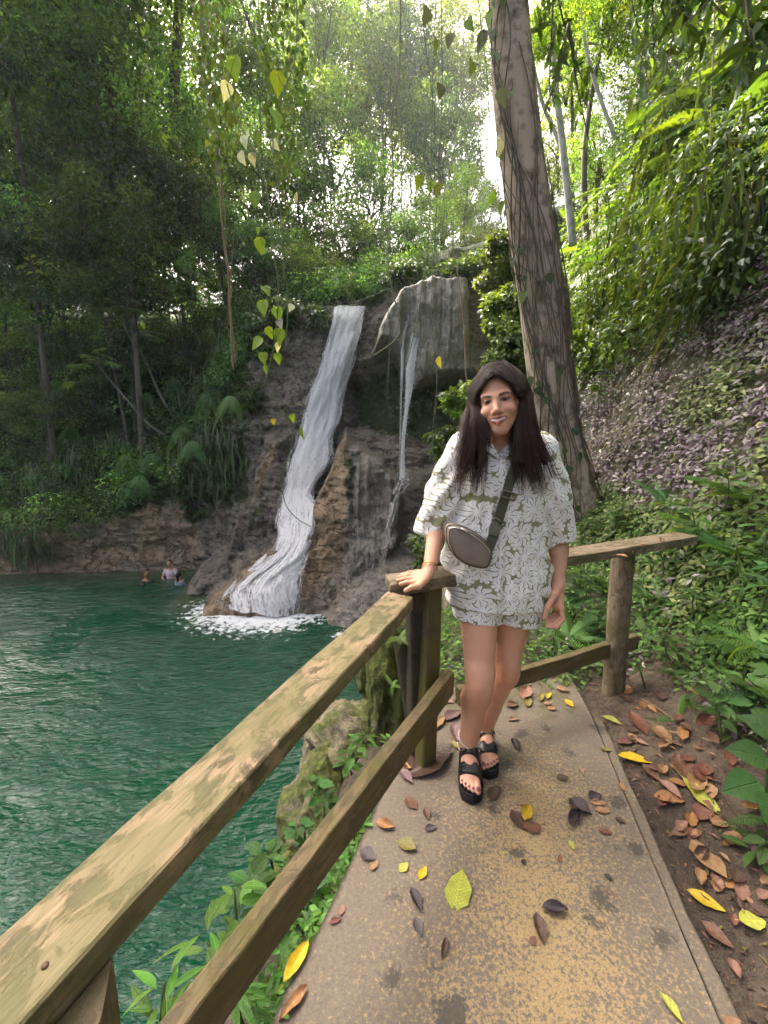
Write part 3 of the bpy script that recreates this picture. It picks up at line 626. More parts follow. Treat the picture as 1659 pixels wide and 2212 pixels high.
def post(name, base, top, w, d, mat, parent, seed, rnd=False, ang=0.0):
    b, t = np.array(base, float), np.array(top, float); n = 46; s = np.linspace(0, 1, n)
    a = np.linspace(0, 2 * np.pi, 28, endpoint=False)
    if rnd: r = np.stack([np.cos(a), np.sin(a)], -1)
    else:
        k = 5.0; r = np.stack([np.sign(np.cos(a)) * np.abs(np.cos(a)) ** (2 / k), np.sign(np.sin(a)) * np.abs(np.sin(a)) ** (2 / k)], -1)
    ca, sa = math.cos(ang), math.sin(ang); r = r * np.array([w / 2, d / 2]); r = r @ np.array([[ca, sa], [-sa, ca]])
    L = t - b; V = b[None, None] + s[:, None, None] * L[None, None] + np.concatenate([r, np.zeros((28, 1))], 1)[None]
    q = V * np.array([1, 1, .22]); dsp = 1 + .05 * fbm(q, 26, 4, seed)[..., None] + .05 * fbm(V, 4, 3, seed + 4)[..., None]
    cen = b[None, None] + s[:, None, None] * L[None, None]; V = cen + (V - cen) * dsp
    V[-1, :, 2] += .006 * fbm(V[-1], 30, 2, seed)
    VV = np.vstack([V.reshape(-1, 3), V[-1].mean(0)]) - b; m = 28
    i = np.arange(n - 1)[:, None] * m; j = np.arange(m)[None]; jj = (j + 1) % m
    Q = np.stack([i + j, i + jj, i + m + jj, i + m + j], -1).reshape(-1, 4); j = np.arange(m)
    T = np.stack([(n - 1) * m + j, (n - 1) * m + (j + 1) % m, np.full(m, n * m)], -1)
    # local x along the grain so the wood texture runs up the post
    VV = VV[:, [2, 1, 0]] * np.array([1, 1, -1])
    me = make_mesh(name, VV, [Q, T], True, mats=[mat]); me.set_sharp_from_angle(angle=R(40)); o = link(name, me, parent, loc=b, rot=(0, R(-90), 0))
    return o
cb = P(924, 1510, 1.62); post('post', (cb[0] - .005, 1.625, -.12), (P(930, 1300, 1.60)[0], 1.60, RZ2 - .045), .078, .075, M['wood_post'], rail, 11, ang=.55)
post('post', (P(905, 1480, 1.72)[0], 1.70, -.3), (P(897, 1290, 1.62)[0], 1.60, RZ1 - .05), .075, .075, M['wood_black'], rail, 13, ang=.3)
rp = PZ(1320, 1490, -.02); post('post', (rp[0], rp[1] - .03, -.15), (P(1345, 1210, rp[1])[0], rp[1], RZ2 - .045), .118, .105, M['wood_grey'], rail, 15, rnd=True)
post('post', (-.36, .34, -.6), (-.35, .35, RZ1 - .045), .09, .09, M['wood_low'], rail, 17, ang=.4)
dpb, dpt = PZ(912, 1600, -.04), P(872, 1382, 1.66)
sp_ = post('cut_post', dpb - np.array([0, 0, .15]), dpt, .088, .088, M['wood_black'], None, 19, rnd=True)
tag(sp_, 'short blackened round post stub with ferns on top beside the railing corner', 'post')

M['nail'] = plain('rusty_nail', (.10, .055, .035), .6, Metallic=.4)
for q in (PZ(98, 2087, RZ1), PZ(845, 1296, RZ1), PZ(868, 1290, RZ1), PZ(1350, 1200, RZ2 - .003), PZ(1368, 1192, RZ2 - .003)):
    V, Q, T = tube([q - np.array([0, 0, .004]), q + np.array([0, 0, .0016])], .0036, 10); link('nail', make_mesh('nail', V, [Q, T], True, mats=[M['nail']]), rail)
def blob(c, size, seed, sub=5, amp=.35, fine=.06, rot=0, flat_top=0):
    bm = bmesh.new(); bmesh.ops.create_icosphere(bm, subdivisions=sub, radius=1); V = np.array([v.co[:] for v in bm.verts]); F = np.array([[v.index for v in f.verts] for f in bm.faces]); bm.free()
    n = V / np.linalg.norm(V, axis=1, keepdims=True)
    r = 1 + amp * fbm(n + seed * 3.1, 1.3, 4, seed) + .5 * amp * fbm(n + seed, 3.0, 4, seed + 1, True) + fine * fbm(n, 9, 4, seed + 2) + fine * .6 * fbm(n, 22, 3, seed + 6)
    V = n * r[:, None] * np.array(size); ca, sa = math.cos(rot), math.sin(rot)
    V = np.stack([V[:, 0] * ca - V[:, 1] * sa, V[:, 0] * sa + V[:, 1] * ca, V[:, 2]], -1)
    return V + np.array(c), F, n
def rock(name, c, size, seed, label, tanv=.8, mossv=.3, **k):
    V, F, n = blob((0, 0, 0), size, seed, **k)
    up = n[:, 2]; a = {'tan': np.full(len(V), tanv), 'moss': np.clip(mossv + .3 * up, 0, 1), 'flute': np.zeros(len(V)), 'wet': np.full(len(V), .25)}
    o = link(name, make_mesh(name, V, F, True, attrs=a, mats=[M['rock_near']]), loc=c)
    return tag(o, label, 'rock')
def near_rock_mat():
    t = NT('mossy_near_limestone'); v = t.coord('Object'); f = t.noise(v, 9, 9, .68, .4); g = t.noise(v, 30, 6, .65); cr = t.noise(v, 4, 6, .6, 1.2)
    c = t.ramp(t.math('ADD', t.math('MULTIPLY', f, .7), t.math('MULTIPLY', g, .35)), [(.36, (.06, .05, .034)), (.52, (.22, .185, .115)), (.72, (.40, .35, .235))])
    c = t.mix(t.ramp(cr, [(.36, 1), (.47, 0)]), c, (.06, .05, .038))
    mf = t.ramp(t.math('ADD', t.attr('moss', 'Fac'), t.math('MULTIPLY', t.math('SUBTRACT', t.noise(v, 5, 7, .7), .5), 1.8)), [(.42, 0), (.62, 1)])
    c = t.mix(mf, c, t.ramp(g, [(.3, (.03, .045, .008)), (.6, (.11, .13, .025)), (.8, (.20, .21, .05))]))
    h = t.math('ADD', f, t.math('MULTIPLY', g, .5)); h = t.math('ADD', h, t.math('MULTIPLY', cr, .6))
    return t.done(t.bsdf(c, .75, t.bump(h, 1, .035), .35))
M['rock_near'] = near_rock_mat()
c = P(838, 1450, 2.25); rock('rock', c + np.array([0, 0, -.12]), (.13, .20, .36), 3, 'tall mossy rock standing just behind the short black post', mossv=.72)
c = P(755, 1560, 2.3); rock('rock', c + np.array([.02, 0, -.18]), (.26, .30, .24), 5, 'pitted tan rock below the top rail with a hollow side', mossv=.34)
c = P(690, 1690, 1.95); rock('rock', c + np.array([0, 0, -.25]), (.20, .32, .30), 8, 'pale tan rock at the edge of the drop to the pool', mossv=.40)
c = P(640, 1880, 1.55); rock('rock', c + np.array([-.02, 0, -.36]), (.17, .32, .32), 12, 'yellowish rock ledge under the lower rail above the water', mossv=.45)
c = P(820, 1345, 3.2); rock('rock', c + np.array([.1, .1, -.45]), (.26, .4, .40), 15, 'mossy boulder seen through the gap between post and shorts', mossv=.7)
# ------------------------------------------------------------------ forest
def ground_z(X, Y):                                 # height of the cliff-top slope at a plan position
    z = np.arange(WZ, 16.5, .1); y = Yc(np.full_like(z, X), z); k = np.nonzero(y >= Y)[0]
    return float(z[k[0]]) if len(k) else 16.5
def clump_leaves(cen, rad, n, size, cols, drop=.35, tmpl=L_DIAM, up=.5):
    cen = np.asarray(cen, float); m = len(cen); ci = np.repeat(np.arange(m), n); N = m * n
    d = rdir(N); r = np.cbrt(rng.uniform(.12, 1, N))[:, None]; rad = np.asarray(rad, float).reshape(-1, 1) * np.ones((m, 1))
    pos = cen[ci] + d * r * rad[ci] * np.array([1, 1, .62])
    ax = unit(d * np.array([1, 1, .3]) + rng.normal(0, .5, (N, 3)) - np.array([0, 0, drop])); nr = unit(np.array([0, 0, up]) + .45 * d + rng.normal(0, .45, (N, 3)))
    V, F = scatter(*tmpl, pos, ax, nr, size * rng.uniform(.6, 1.25, N))
    c = np.asarray(cols)[ci] * np.exp(rng.normal(0, .22, (N, 1))); c = np.repeat(c, len(tmpl[0]), 0)
    return V, F, c
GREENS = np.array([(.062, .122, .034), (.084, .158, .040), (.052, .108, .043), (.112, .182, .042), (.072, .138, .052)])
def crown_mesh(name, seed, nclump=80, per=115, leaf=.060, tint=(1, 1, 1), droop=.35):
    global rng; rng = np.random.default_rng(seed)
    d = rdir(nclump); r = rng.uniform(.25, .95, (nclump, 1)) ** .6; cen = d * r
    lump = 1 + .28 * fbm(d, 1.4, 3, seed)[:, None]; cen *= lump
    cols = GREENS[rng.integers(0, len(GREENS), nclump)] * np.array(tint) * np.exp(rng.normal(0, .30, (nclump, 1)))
    V, F, c = clump_leaves(cen, rng.uniform(.15, .30, nclump), per, leaf, cols, droop)
    return make_mesh(name, V, F, False, col=c, mats=[M['leaf_far']])
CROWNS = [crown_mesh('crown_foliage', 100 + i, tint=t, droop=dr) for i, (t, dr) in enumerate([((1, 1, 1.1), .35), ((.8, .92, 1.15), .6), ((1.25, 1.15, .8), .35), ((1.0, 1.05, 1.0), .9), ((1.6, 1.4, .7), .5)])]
def branch_mesh(seed):
    r = np.random.default_rng(seed); g = G()
    for i in range(9):
        d = unit(r.normal(size=3) * np.array([1, 1, .6]) + np.array([0, 0, .35])); e = d * r.uniform(.55, .85); b = np.array([0, 0, r.uniform(-.85, -.1)])
        pts = catmull([b, b * .45 + e * .45 + r.normal(0, .05, 3), e], 7); V, Q, T = tube(pts, np.linspace(.022, .005, 7), 5); g.add(V, Q, T)
    return g.mesh('branches', M['bark_dark'])
BRANCH = [branch_mesh(300 + i) for i in range(3)]
_tr = np.random.default_rng(5)
def trunk_obj(pts, rad, mat, parent, seed=1, seg=10, n=24, moss=.3, rough=.12, name='trunk'):
    p = catmull(pts, n); o0 = np.array(parent.location) if parent is not None else np.zeros(3); rr = np.interp(np.linspace(0, 1, n), np.linspace(0, 1, len(rad)), rad)
    V, Q, T = tube(p, rr, seg); k = rough * fbm(V * np.array([1, 1, .4]), 2.5 / max(.05, rr.mean()) * .25, 4, seed)
    c = np.repeat(p, seg, 0); c = np.vstack([c, p[0], p[-1]]); V = c + (V - c) * (1 + k[:, None])
    return link(name, make_mesh(name, V - o0, [Q, T], True, attrs={'moss': np.full(len(V), moss)}, mats=[mat]), parent)
def tree(px, py, Y, rx, rz, var, label, group=None, trunk=None, tr=.06, mat='bark_dark', name='forest_tree', base=None):
    c = P(px, py, Y); k = 1 / pxm(px, py, Y); rx *= k; rz *= k
    gz_ = ground_z(c[0], Y) if base is None else base
    t = empty(name, (c[0], Y, gz_), label, 'tree', group)
    bx = c[0] + _tr.normal(0, .4)
    trunk_obj([(bx, Y, gz_ - .3), ((bx + c[0]) / 2 + _tr.normal(0, .25), Y, (gz_ + c[2]) / 2), (c[0], Y, c[2] + rz * .4)], [tr * 1.25, tr, tr * .4], M[mat], t, int(px) % 97)
    a = _tr.uniform(0, 6.28)
    link('branches', BRANCH[int(_tr.integers(0, 3))], t, loc=(0, 0, c[2] - gz_), rot=(0, 0, a), scale=(rx, rx, rz))
    link('crown', CROWNS[var], t, loc=(0, 0, c[2] - gz_), rot=(0, 0, a), scale=(rx, rx * .9, rz))
    return t
FG = 'dense forest trees behind the waterfall'
fl = 'leafy forest tree in the dense green mass behind the falls'
FLAB = {}
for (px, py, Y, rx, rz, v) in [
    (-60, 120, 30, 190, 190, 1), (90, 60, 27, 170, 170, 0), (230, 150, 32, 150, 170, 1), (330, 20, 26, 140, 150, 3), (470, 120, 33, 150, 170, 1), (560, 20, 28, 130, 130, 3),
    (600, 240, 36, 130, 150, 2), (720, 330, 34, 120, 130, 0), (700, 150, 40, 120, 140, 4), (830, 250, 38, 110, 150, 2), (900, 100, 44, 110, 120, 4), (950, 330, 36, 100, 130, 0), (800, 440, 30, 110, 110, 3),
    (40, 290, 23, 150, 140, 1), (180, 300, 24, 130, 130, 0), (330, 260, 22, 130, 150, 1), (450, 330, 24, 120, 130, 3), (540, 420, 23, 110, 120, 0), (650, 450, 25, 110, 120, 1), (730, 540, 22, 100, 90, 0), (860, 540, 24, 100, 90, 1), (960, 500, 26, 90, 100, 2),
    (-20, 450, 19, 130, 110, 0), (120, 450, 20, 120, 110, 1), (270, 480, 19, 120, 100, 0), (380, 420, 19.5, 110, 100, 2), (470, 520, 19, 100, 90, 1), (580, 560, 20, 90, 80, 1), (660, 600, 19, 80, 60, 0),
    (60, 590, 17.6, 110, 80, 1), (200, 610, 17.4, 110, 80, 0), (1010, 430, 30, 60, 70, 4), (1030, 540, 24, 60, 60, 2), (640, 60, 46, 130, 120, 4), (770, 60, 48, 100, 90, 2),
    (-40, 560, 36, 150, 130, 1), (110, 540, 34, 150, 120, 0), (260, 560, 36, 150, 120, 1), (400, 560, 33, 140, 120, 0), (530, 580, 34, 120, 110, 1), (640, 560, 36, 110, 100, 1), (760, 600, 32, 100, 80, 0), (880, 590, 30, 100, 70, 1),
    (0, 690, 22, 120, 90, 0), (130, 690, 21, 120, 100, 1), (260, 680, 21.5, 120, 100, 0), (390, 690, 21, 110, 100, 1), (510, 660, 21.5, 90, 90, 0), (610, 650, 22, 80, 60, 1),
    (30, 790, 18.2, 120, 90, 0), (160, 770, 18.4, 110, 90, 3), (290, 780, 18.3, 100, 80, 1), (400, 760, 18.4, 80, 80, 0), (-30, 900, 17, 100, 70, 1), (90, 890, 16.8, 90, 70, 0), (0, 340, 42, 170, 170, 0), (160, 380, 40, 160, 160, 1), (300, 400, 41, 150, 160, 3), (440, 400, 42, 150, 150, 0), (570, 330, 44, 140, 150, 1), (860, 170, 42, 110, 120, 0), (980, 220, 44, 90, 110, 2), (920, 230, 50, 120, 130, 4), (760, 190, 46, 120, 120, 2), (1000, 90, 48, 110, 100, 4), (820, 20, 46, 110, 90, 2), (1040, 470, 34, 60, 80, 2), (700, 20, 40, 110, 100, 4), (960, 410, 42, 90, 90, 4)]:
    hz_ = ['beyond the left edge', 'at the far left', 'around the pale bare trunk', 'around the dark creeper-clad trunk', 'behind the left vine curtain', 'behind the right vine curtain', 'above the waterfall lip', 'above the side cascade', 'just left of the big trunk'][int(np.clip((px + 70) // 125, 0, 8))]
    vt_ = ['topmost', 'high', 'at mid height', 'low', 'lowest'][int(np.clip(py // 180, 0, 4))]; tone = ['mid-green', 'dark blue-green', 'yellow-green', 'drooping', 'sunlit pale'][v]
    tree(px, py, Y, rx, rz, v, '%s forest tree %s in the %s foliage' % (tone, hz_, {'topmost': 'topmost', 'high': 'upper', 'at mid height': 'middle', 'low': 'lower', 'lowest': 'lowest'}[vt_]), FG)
for i, (x, Y, z, r) in enumerate([(-14.5, 19, 27, 5), (-10.5, 18, 25, 4.5), (-12.5, 21.5, 30, 5), (-9.5, 16.5, 22.5, 4), (-13, 16.5, 22, 4.5), (-16.5, 18, 24, 5)]):  # added trees: crowns above the frame keep sun off walk and pool
    gz_ = ground_z(x, Y); t = empty('forest_tree', (x, Y, gz_), ['tall tree whose stem rises out of frame left of the pale trunk', 'tall thin dark stem rising out of frame near the creeper-clad trunk', 'tallest leafy stem behind the pale bare trunk', 'slender tall tree nearest the bare cliff at left', 'slender tall tree above the left ferns', 'tall tree at the far left edge of the forest'][i], 'tree', FG); trunk_obj([(x, Y, gz_ - .3), (x + .3, Y, z * .5), (x, Y, z)], [.12, .09, .05], M['bark_dark'], t, i)
    for zz_, rr_ in ((z * .30, 2.6), (z * .52, 3.0), (z * .72, 3.0)): link('crown', CROWNS[(i + 1) % 4], t, loc=(.4 * math.sin(i + zz_), -.3, zz_ - gz_ + 1), rot=(0, 0, zz_), scale=(rr_, rr_, rr_ * .95))
    link('branches', BRANCH[i % 3], t, loc=(0, 0, z - gz_), rot=(0, 0, i), scale=(r, r, r * .6)); link('crown', CROWNS[i % 4], t, loc=(0, 0, z - gz_), rot=(0, 0, i), scale=(r, r, r * .6))
HG = 'trees on the right hillside'
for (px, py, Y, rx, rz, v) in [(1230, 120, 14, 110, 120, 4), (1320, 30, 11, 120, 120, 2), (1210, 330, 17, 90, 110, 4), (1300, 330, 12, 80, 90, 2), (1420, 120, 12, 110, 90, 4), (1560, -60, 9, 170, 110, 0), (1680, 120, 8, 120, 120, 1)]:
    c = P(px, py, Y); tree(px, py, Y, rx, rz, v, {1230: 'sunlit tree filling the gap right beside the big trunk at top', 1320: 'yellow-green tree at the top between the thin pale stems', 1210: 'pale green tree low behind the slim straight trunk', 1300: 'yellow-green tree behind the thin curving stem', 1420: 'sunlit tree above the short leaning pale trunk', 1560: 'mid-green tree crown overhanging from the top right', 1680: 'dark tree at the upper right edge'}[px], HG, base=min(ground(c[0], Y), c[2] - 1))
# tall trees whose trunks the picture shows
def trunk_tree(pix, wpx, Y, label, mat, crown=None, name='tall_tree', moss=.25, var=1):
    pts = [P(x, y, Y) for x, y in pix]; b = pts[0]
    t = empty(name, b, label, 'tree'); k = [w / 2 / pxm(x, y, Y) for (x, y), w in zip(pix, wpx)]
    trunk_obj(pts, k, M[mat], t, int(pix[0][0]) % 89, seg=12, n=40, moss=moss)
    if crown:
        for (x, y, rx, rz) in crown:
            c = P(x, y, Y); s = 1 / pxm(x, y, Y); link('crown', CROWNS[var], t, loc=c - b, rot=(0, 0, x * .01), scale=(rx * s, rx * s, rz * s))
    return t
trunk_tree([(236, 330), (222, 270), (200, 195), (185, 100), (168, 0), (150, -150)], [13, 15, 17, 18, 20, 18], 18.3, 'leaning pale grey trunk bare of leaves in the left forest', 'bark_pale', [(140, -160, 150, 110), (250, -140, 120, 90)], moss=.05)
trunk_tree([(372, 320), (376, 200), (384, 80), (388, -60)], [18, 22, 20, 18], 19, 'dark trunk wrapped in hanging creepers left of the vines', 'bark_dark', [(390, -150, 150, 100)], moss=.7)
trunk_tree([(1238, 530), (1225, 400), (1212, 280), (1200, 180), (1195, 60)], [17, 15, 14, 12, 10], 8.5, 'slim pale straight trunk just right of the big vine-covered trunk', 'bark_pale', [(1185, 20, 90, 70)], var=4)
trunk_tree([(1232, 400), (1205, 300), (1175, 230), (1150, 130)], [9, 8, 7, 6], 9.2, 'thin leaning sapling stem behind the slim pale trunk', 'bark_pale', [(1140, 90, 60, 50)], var=4)
trunk_tree([(1330, 300), (1300, 220), (1270, 120), (1255, 20)], [8, 8, 7, 6], 10, 'thin curving tree stem in the sunlit thicket', 'bark_pale', [(1250, -10, 80, 60)], var=2)
trunk_tree([(1402, 240), (1388, 170), (1372, 80), (1362, -20)], [11, 10, 10, 9], 10.5, 'short leaning pale trunk above the bright ferns', 'bark_pale', [(1355, -60, 110, 70)], var=4)

# the big vine-covered tree by the path
TY = 4.3
tp = [(1262, 1150), (1236, 1040), (1212, 950), (1190, 820), (1170, 640), (1142, 450), (1118, 260), (1104, 100), (1098, -40), (1092, -260), (1080, -600)]
tw = [98, 88, 84, 90, 96, 92, 88, 82, 78, 70, 55]
bt = P(*tp[0], TY); big = empty('big_tree', (bt[0], TY, ground(bt[0], TY)), 'thick leaning tree trunk with pale bark wrapped in vines behind the woman', 'tree')
pts = np.array([P(x, y, TY) for x, y in tp]); rad = np.array([w / 2 / pxm(x, y, TY) for (x, y), w in zip(tp, tw)])
pts = np.vstack([pts[0] + np.array([.16, -.02, -1.3]), pts[0] + np.array([.05, 0, -.35]), pts]); rad = np.concatenate([[rad[0] * 1.35, rad[0] * 1.1], rad])
cl_ = catmull(pts, 150); rr = np.interp(np.linspace(0, 1, 150), np.linspace(0, 1, len(rad)), rad)
V, Q, T = tube(cl_, rr, 40); c0 = np.vstack([np.repeat(cl_, 40, 0), cl_[0], cl_[-1]])
dsp = .10 * fbm(V * np.array([1, 1, .6]), 1.8, 4, 4) + .03 * fbm(V * np.array([1, 1, .8]), 8, 4, 5) + .02 * fbm(V, 28, 3, 6)
V = c0 + (V - c0) * (1 + dsp[:, None]); nx_ = (V - c0)[:, 0] / (np.linalg.norm(V - c0, axis=1) + 1e-6)
mossv = np.clip(.15 + .55 * sstep(.2, .95, nx_) + .25 * sstep(2.2, .6, V[:, 2]), 0, 1)
link('trunk', make_mesh('trunk', V - np.array(big.location), [Q, T], True, attrs={'moss': mossv}, mats=[M['bark']]), big)
for (x, y, z, r, rz, v) in [(.4, 6.0, 9.6, 1.8, .9, 1), (-1.5, 6.8, 10.4, 1.9, .9, 3), (1.8, 5.0, 8.6, 1.7, .9, 3)]:
    link('crown', CROWNS[v], big, loc=np.array([x, y, z]) - np.array(big.location), rot=(0, 0, x), scale=(r, r, rz))
    g = G(); e0 = np.array([x, y, z]); b0 = np.array(P(1085, -480, TY)); V, Q, T = tube(catmull([b0, (b0 + e0) / 2 + np.array([0, 0, .3]), e0], 12), np.linspace(.09, .03, 12), 7); g.add(V - np.array(big.location), Q, T, (.2, .17, .13)); g.build('limb', M['bark_dark'], big)
def on_trunk(f, ang, off=.012):                     # point on the big trunk: f along, ang round it (0 = towards camera, + = right)
    i = int(np.clip(f, 0, 1) * 149); t, n, b = _tf[0][i], _tf[1][i], _tf[2][i]
    fwd = np.array([math.sin(ang), -math.cos(ang), 0]); fwd -= t * (fwd @ t); fwd /= np.linalg.norm(fwd)
    return cl_[i] + fwd * (rr[i] * 1.06 + off), fwd
_tf = frames(cl_)
HEARTME = {}
def leaf_part(tmpl, name, mat, col, seed=0):
    mat = 'leaf_vein' if mat == 'leaf_near' and name not in ('frond', 'green_lobed_leaf', 'lobed_leaf') else mat
    key = (name, mat, tuple(np.round(col, 3)))
    if key not in HEARTME: HEARTME[key] = make_mesh(name, tmpl[0], tmpl[1], True, col=np.ones((len(tmpl[0]), 3)) * np.array(col), mats=[M[mat]])
    return HEARTME[key]
def place_leaf(me, parent, pos, axis, nrm, size, wid=None, name='leaf'):
    axis = unit(np.asarray(axis, float)); x = np.cross(axis, nrm); x /= np.linalg.norm(x) + 1e-9; z = np.cross(x, axis); w = size if wid is None else wid
    o = bpy.data.objects.new(name, me); COL.objects.link(o)
    o.matrix_world = Matrix(((x[0] * w, axis[0] * size, z[0] * size, pos[0] - parent.location[0]), (x[1] * w, axis[1] * size, z[1] * size, pos[1] - parent.location[1]), (x[2] * w, axis[2] * size, z[2] * size, pos[2] - parent.location[2]), (0, 0, 0, 1)))
    o.parent = parent; return o
LG = [(.055, .115, .022), (.075, .15, .025), (.10, .19, .03), (.045, .09, .035)]
cv = empty('climbing_vine', tuple(on_trunk(.08, -.3)[0]), 'network of thin climbing vines with heart leaves wrapped round the big trunk', 'vine')
g = G(); r_ = np.random.default_rng(31)
for k in range(60):
    f0 = r_.uniform(.02, .5); f1 = f0 + r_.uniform(.06, .30); a0_ = r_.uniform(-1.5, 1.3); a1_ = a0_ + r_.normal(0, 1.0)
    pp = [on_trunk(f, a0_ + (a1_ - a0_) * u + .25 * math.sin(7 * u + k), .008)[0] for u, f in zip(np.linspace(0, 1, 14), np.linspace(f0, f1, 14))]
    V, Q, T = tube(catmull(pp, 40), r_.uniform(.002, .0055), 5); g.add(V - np.array(cv.location), Q, T, (.12, .088, .062) if k % 3 else (.17, .14, .09))
for k in range(5):                                  # thick bundle along the left side
    a0_ = -1.1 + .12 * k; pp = [on_trunk(f, a0_ + .3 * math.sin(5 * f * 6 + k), .02)[0] for f in np.linspace(.1, .95, 30)]
    V, Q, T = tube(catmull(pp, 90), .005 + .002 * (k % 3), 6); g.add(V - np.array(cv.location), Q, T, (.085, .075, .05))
g.build('stem', M['stem'], cv)
for k in range(60):
    f = r_.uniform(.05, .85); a_ = -1.35 + abs(r_.normal(0, .55)) if k % 4 else r_.uniform(-1.2, .9); p_, n_ = on_trunk(f, a_, .03)
    place_leaf(leaf_part(L_HEART, 'ivy_leaf', 'leaf_near', [(.045, .085, .045), (.06, .11, .04), (.09, .15, .04)][k % 3]), cv, p_ + n_ * r_.uniform(0, .06), np.array([r_.normal(0, .35), -.15, -1]), n_ + r_.normal(0, .35, 3), r_.uniform(.05, .115))

# ------------------------------------------------------------------ undergrowth on the far slope
rng = np.random.default_rng(77)
def wall_pts(n, x0, x1, z0f, z1, dens=None):
    X = rng.uniform(x0, x1, n); zt = np.interp(X, XS, Z_T) + z0f; z = zt + rng.uniform(0, 1, n) * (z1 - zt)
    return np.stack([X, Yc(X, z), z], -1)
def bulk(name, cen, rad, per, leaf, cols, label, tmpl=L_DIAM, mat='leaf', drop=.35, **k):
    V, F, c = clump_leaves(cen, rad, per, leaf, cols, drop, tmpl, **k)
    return tag(link(name, make_mesh(name, V, F, False, col=c, mats=[M[mat]])), label, kind='stuff')
cen = np.vstack([wall_pts(900, -24, -6.2, -.1, 7.5), wall_pts(170, -6.2, -4.6, .2, 7), wall_pts(110, -4.4, 1.5, .8, 8.5)])
cen = cen[fbm(cen, .55, 3, 90) > -.35]; cen[:, 1] -= rng.uniform(0, .6, len(cen))
cols = GREENS[rng.integers(0, 5, len(cen))] * np.array([1.25, 1.4, 1.3]) * np.exp(rng.normal(0, .42, (len(cen), 1)))
bulk('undergrowth', cen, rng.uniform(.35, .85, len(cen)), 95, .15, cols, 'dark tangled undergrowth covering the slope left of the waterfall')
cen = np.array([onwall(x, y) for x, y in [(40, 1090), (90, 1120), (150, 1100), (200, 1070), (250, 1060), (120, 1050), (60, 1040), (300, 1040), (20, 1120), (180, 1130), (330, 1000), (250, 1000), (150, 990), (60, 980), (120, 1110), (230, 1100)]])
cen[:, 1] -= .3
bulk('low_creepers', cen, .8, 420, .10, GREENS[rng.integers(0, 5, len(cen))] * np.array([1.1, 1.3, .8]), 'bright small-leaved creepers spilling over the lower rock at left', L_HEX)
def shrub(px, py, rpx, rzpx, label, n=26, per=60, leaf=.15, col=(.06, .12, .03), name='shrub', Y=None, mat='leaf', tmpl=L_HEX, group=None, drop=.35):
    c = onwall(px, py) if Y is None else P(px, py, Y); k = 1 / pxm(px, py, c[1]); c[1] -= .25
    t = empty(name, c + np.array([0, .3, -rzpx * k * .9]), label, 'shrub', group); o = np.array(t.location)
    d = rdir(n) * rng.uniform(.2, 1, (n, 1)) ** .5; cen = c + d * np.array([rpx * k, rpx * k * .8, rzpx * k])
    cols = np.array(col) * np.exp(rng.normal(0, .28, (n, 1)))
    V, F, cc = clump_leaves(cen, rpx * k * .30 * rng.uniform(.6, 1.3, n), per, leaf, cols, drop, tmpl)
    link('foliage', make_mesh('foliage', V - o, F, True, col=cc, mats=[M[mat]]), t)
    g = G()
    for i in range(0, n, 3):
        V, Q, T = tube(catmull([o, (o + cen[i]) / 2 + rng.normal(0, .08, 3), cen[i]], 6), np.linspace(.03, .008, 6), 5); g.add(V - o, Q, T, (.10, .085, .06))
    g.build('stem', M['stem'], t); return t
shrub(425, 1050, 34, 78, 'tall upright green shrub growing from the rock beside the dark spur', leaf=.17, col=(.05, .10, .03), n=40)
shrub(330, 420, 120, 85, 'pale green broad-leaved tree crown catching light at left centre', n=110, per=70, leaf=.17, col=(.075, .12, .05), Y=17.5)
shrub(230, 450, 70, 36, 'grey-green leafy branch reaching out below the pale trunk', n=40, per=80, leaf=.2, col=(.075, .115, .06), Y=17.2)
shrub(420, 610, 34, 40, 'small bright sapling hanging in the dark gap', n=16, per=40, leaf=.2, col=(.085, .19, .04), Y=16.5)
shrub(390, 565, 40, 18, 'bright leafy twig above the dark hollow', n=12, per=40, leaf=.2, col=(.085, .18, .04), Y=16.6)
shrub(565, 730, 40, 50, 'leafy creeper mass hanging over the cliff edge left of the falls', n=44, per=70, leaf=.14, col=(.055, .105, .03), drop=.8)
shrub(615, 680, 46, 26, 'dark hanging ferns under the ledge left of the waterfall lip', n=34, per=70, leaf=.14, col=(.05, .09, .025), drop=.9)
shrub(545, 850, 30, 44, 'small creeper clump on the bare cliff above the dark spur', n=26, per=60, leaf=.13, col=(.06, .11, .03), drop=.7)
shrub(470, 1000, 40, 50, 'bushy clump at the lower end of the hanging grass', n=30, per=70, leaf=.14, col=(.055, .11, .03))
shrub(690, 690, 44, 24, 'mossy fern tuft on the ledge left of the waterfall lip', n=24, per=60, leaf=.16, col=(.05, .09, .02), drop=.8)
shrub(1085, 700, 52, 80, 'light green ferny bush right of the fluted overhang', n=44, per=80, leaf=.13, col=(.10, .15, .035), Y=9.5)
shrub(1070, 620, 50, 26, 'mossy bush on top of the overhang', n=24, per=80, leaf=.12, col=(.085, .11, .03), Y=11)
shrub(1020, 582, 60, 16, 'low leafy scrub along the top of the fluted overhang', n=34, per=80, leaf=.14, col=(.06, .10, .025), Y=13.6)
shrub(1095, 560, 60, 40, 'bushy scrub between the overhang and the big trunk', n=40, per=80, leaf=.13, col=(.075, .115, .03), Y=10.5)
shrub(880, 600, 60, 20, 'dark scrub behind the lip of the overhang', n=30, per=80, leaf=.16, col=(.045, .08, .025), Y=15.5)
shrub(1000, 870, 46, 34, 'yellow-green compound-leaf bush left of the woman\'s head', n=30, per=46, leaf=.085, col=(.13, .20, .04), Y=5.2, drop=.2)
shrub(935, 1180, 48, 55, 'feathery green bush behind the woman\'s right forearm', n=40, per=60, leaf=.07, col=(.075, .14, .035), Y=4.6)
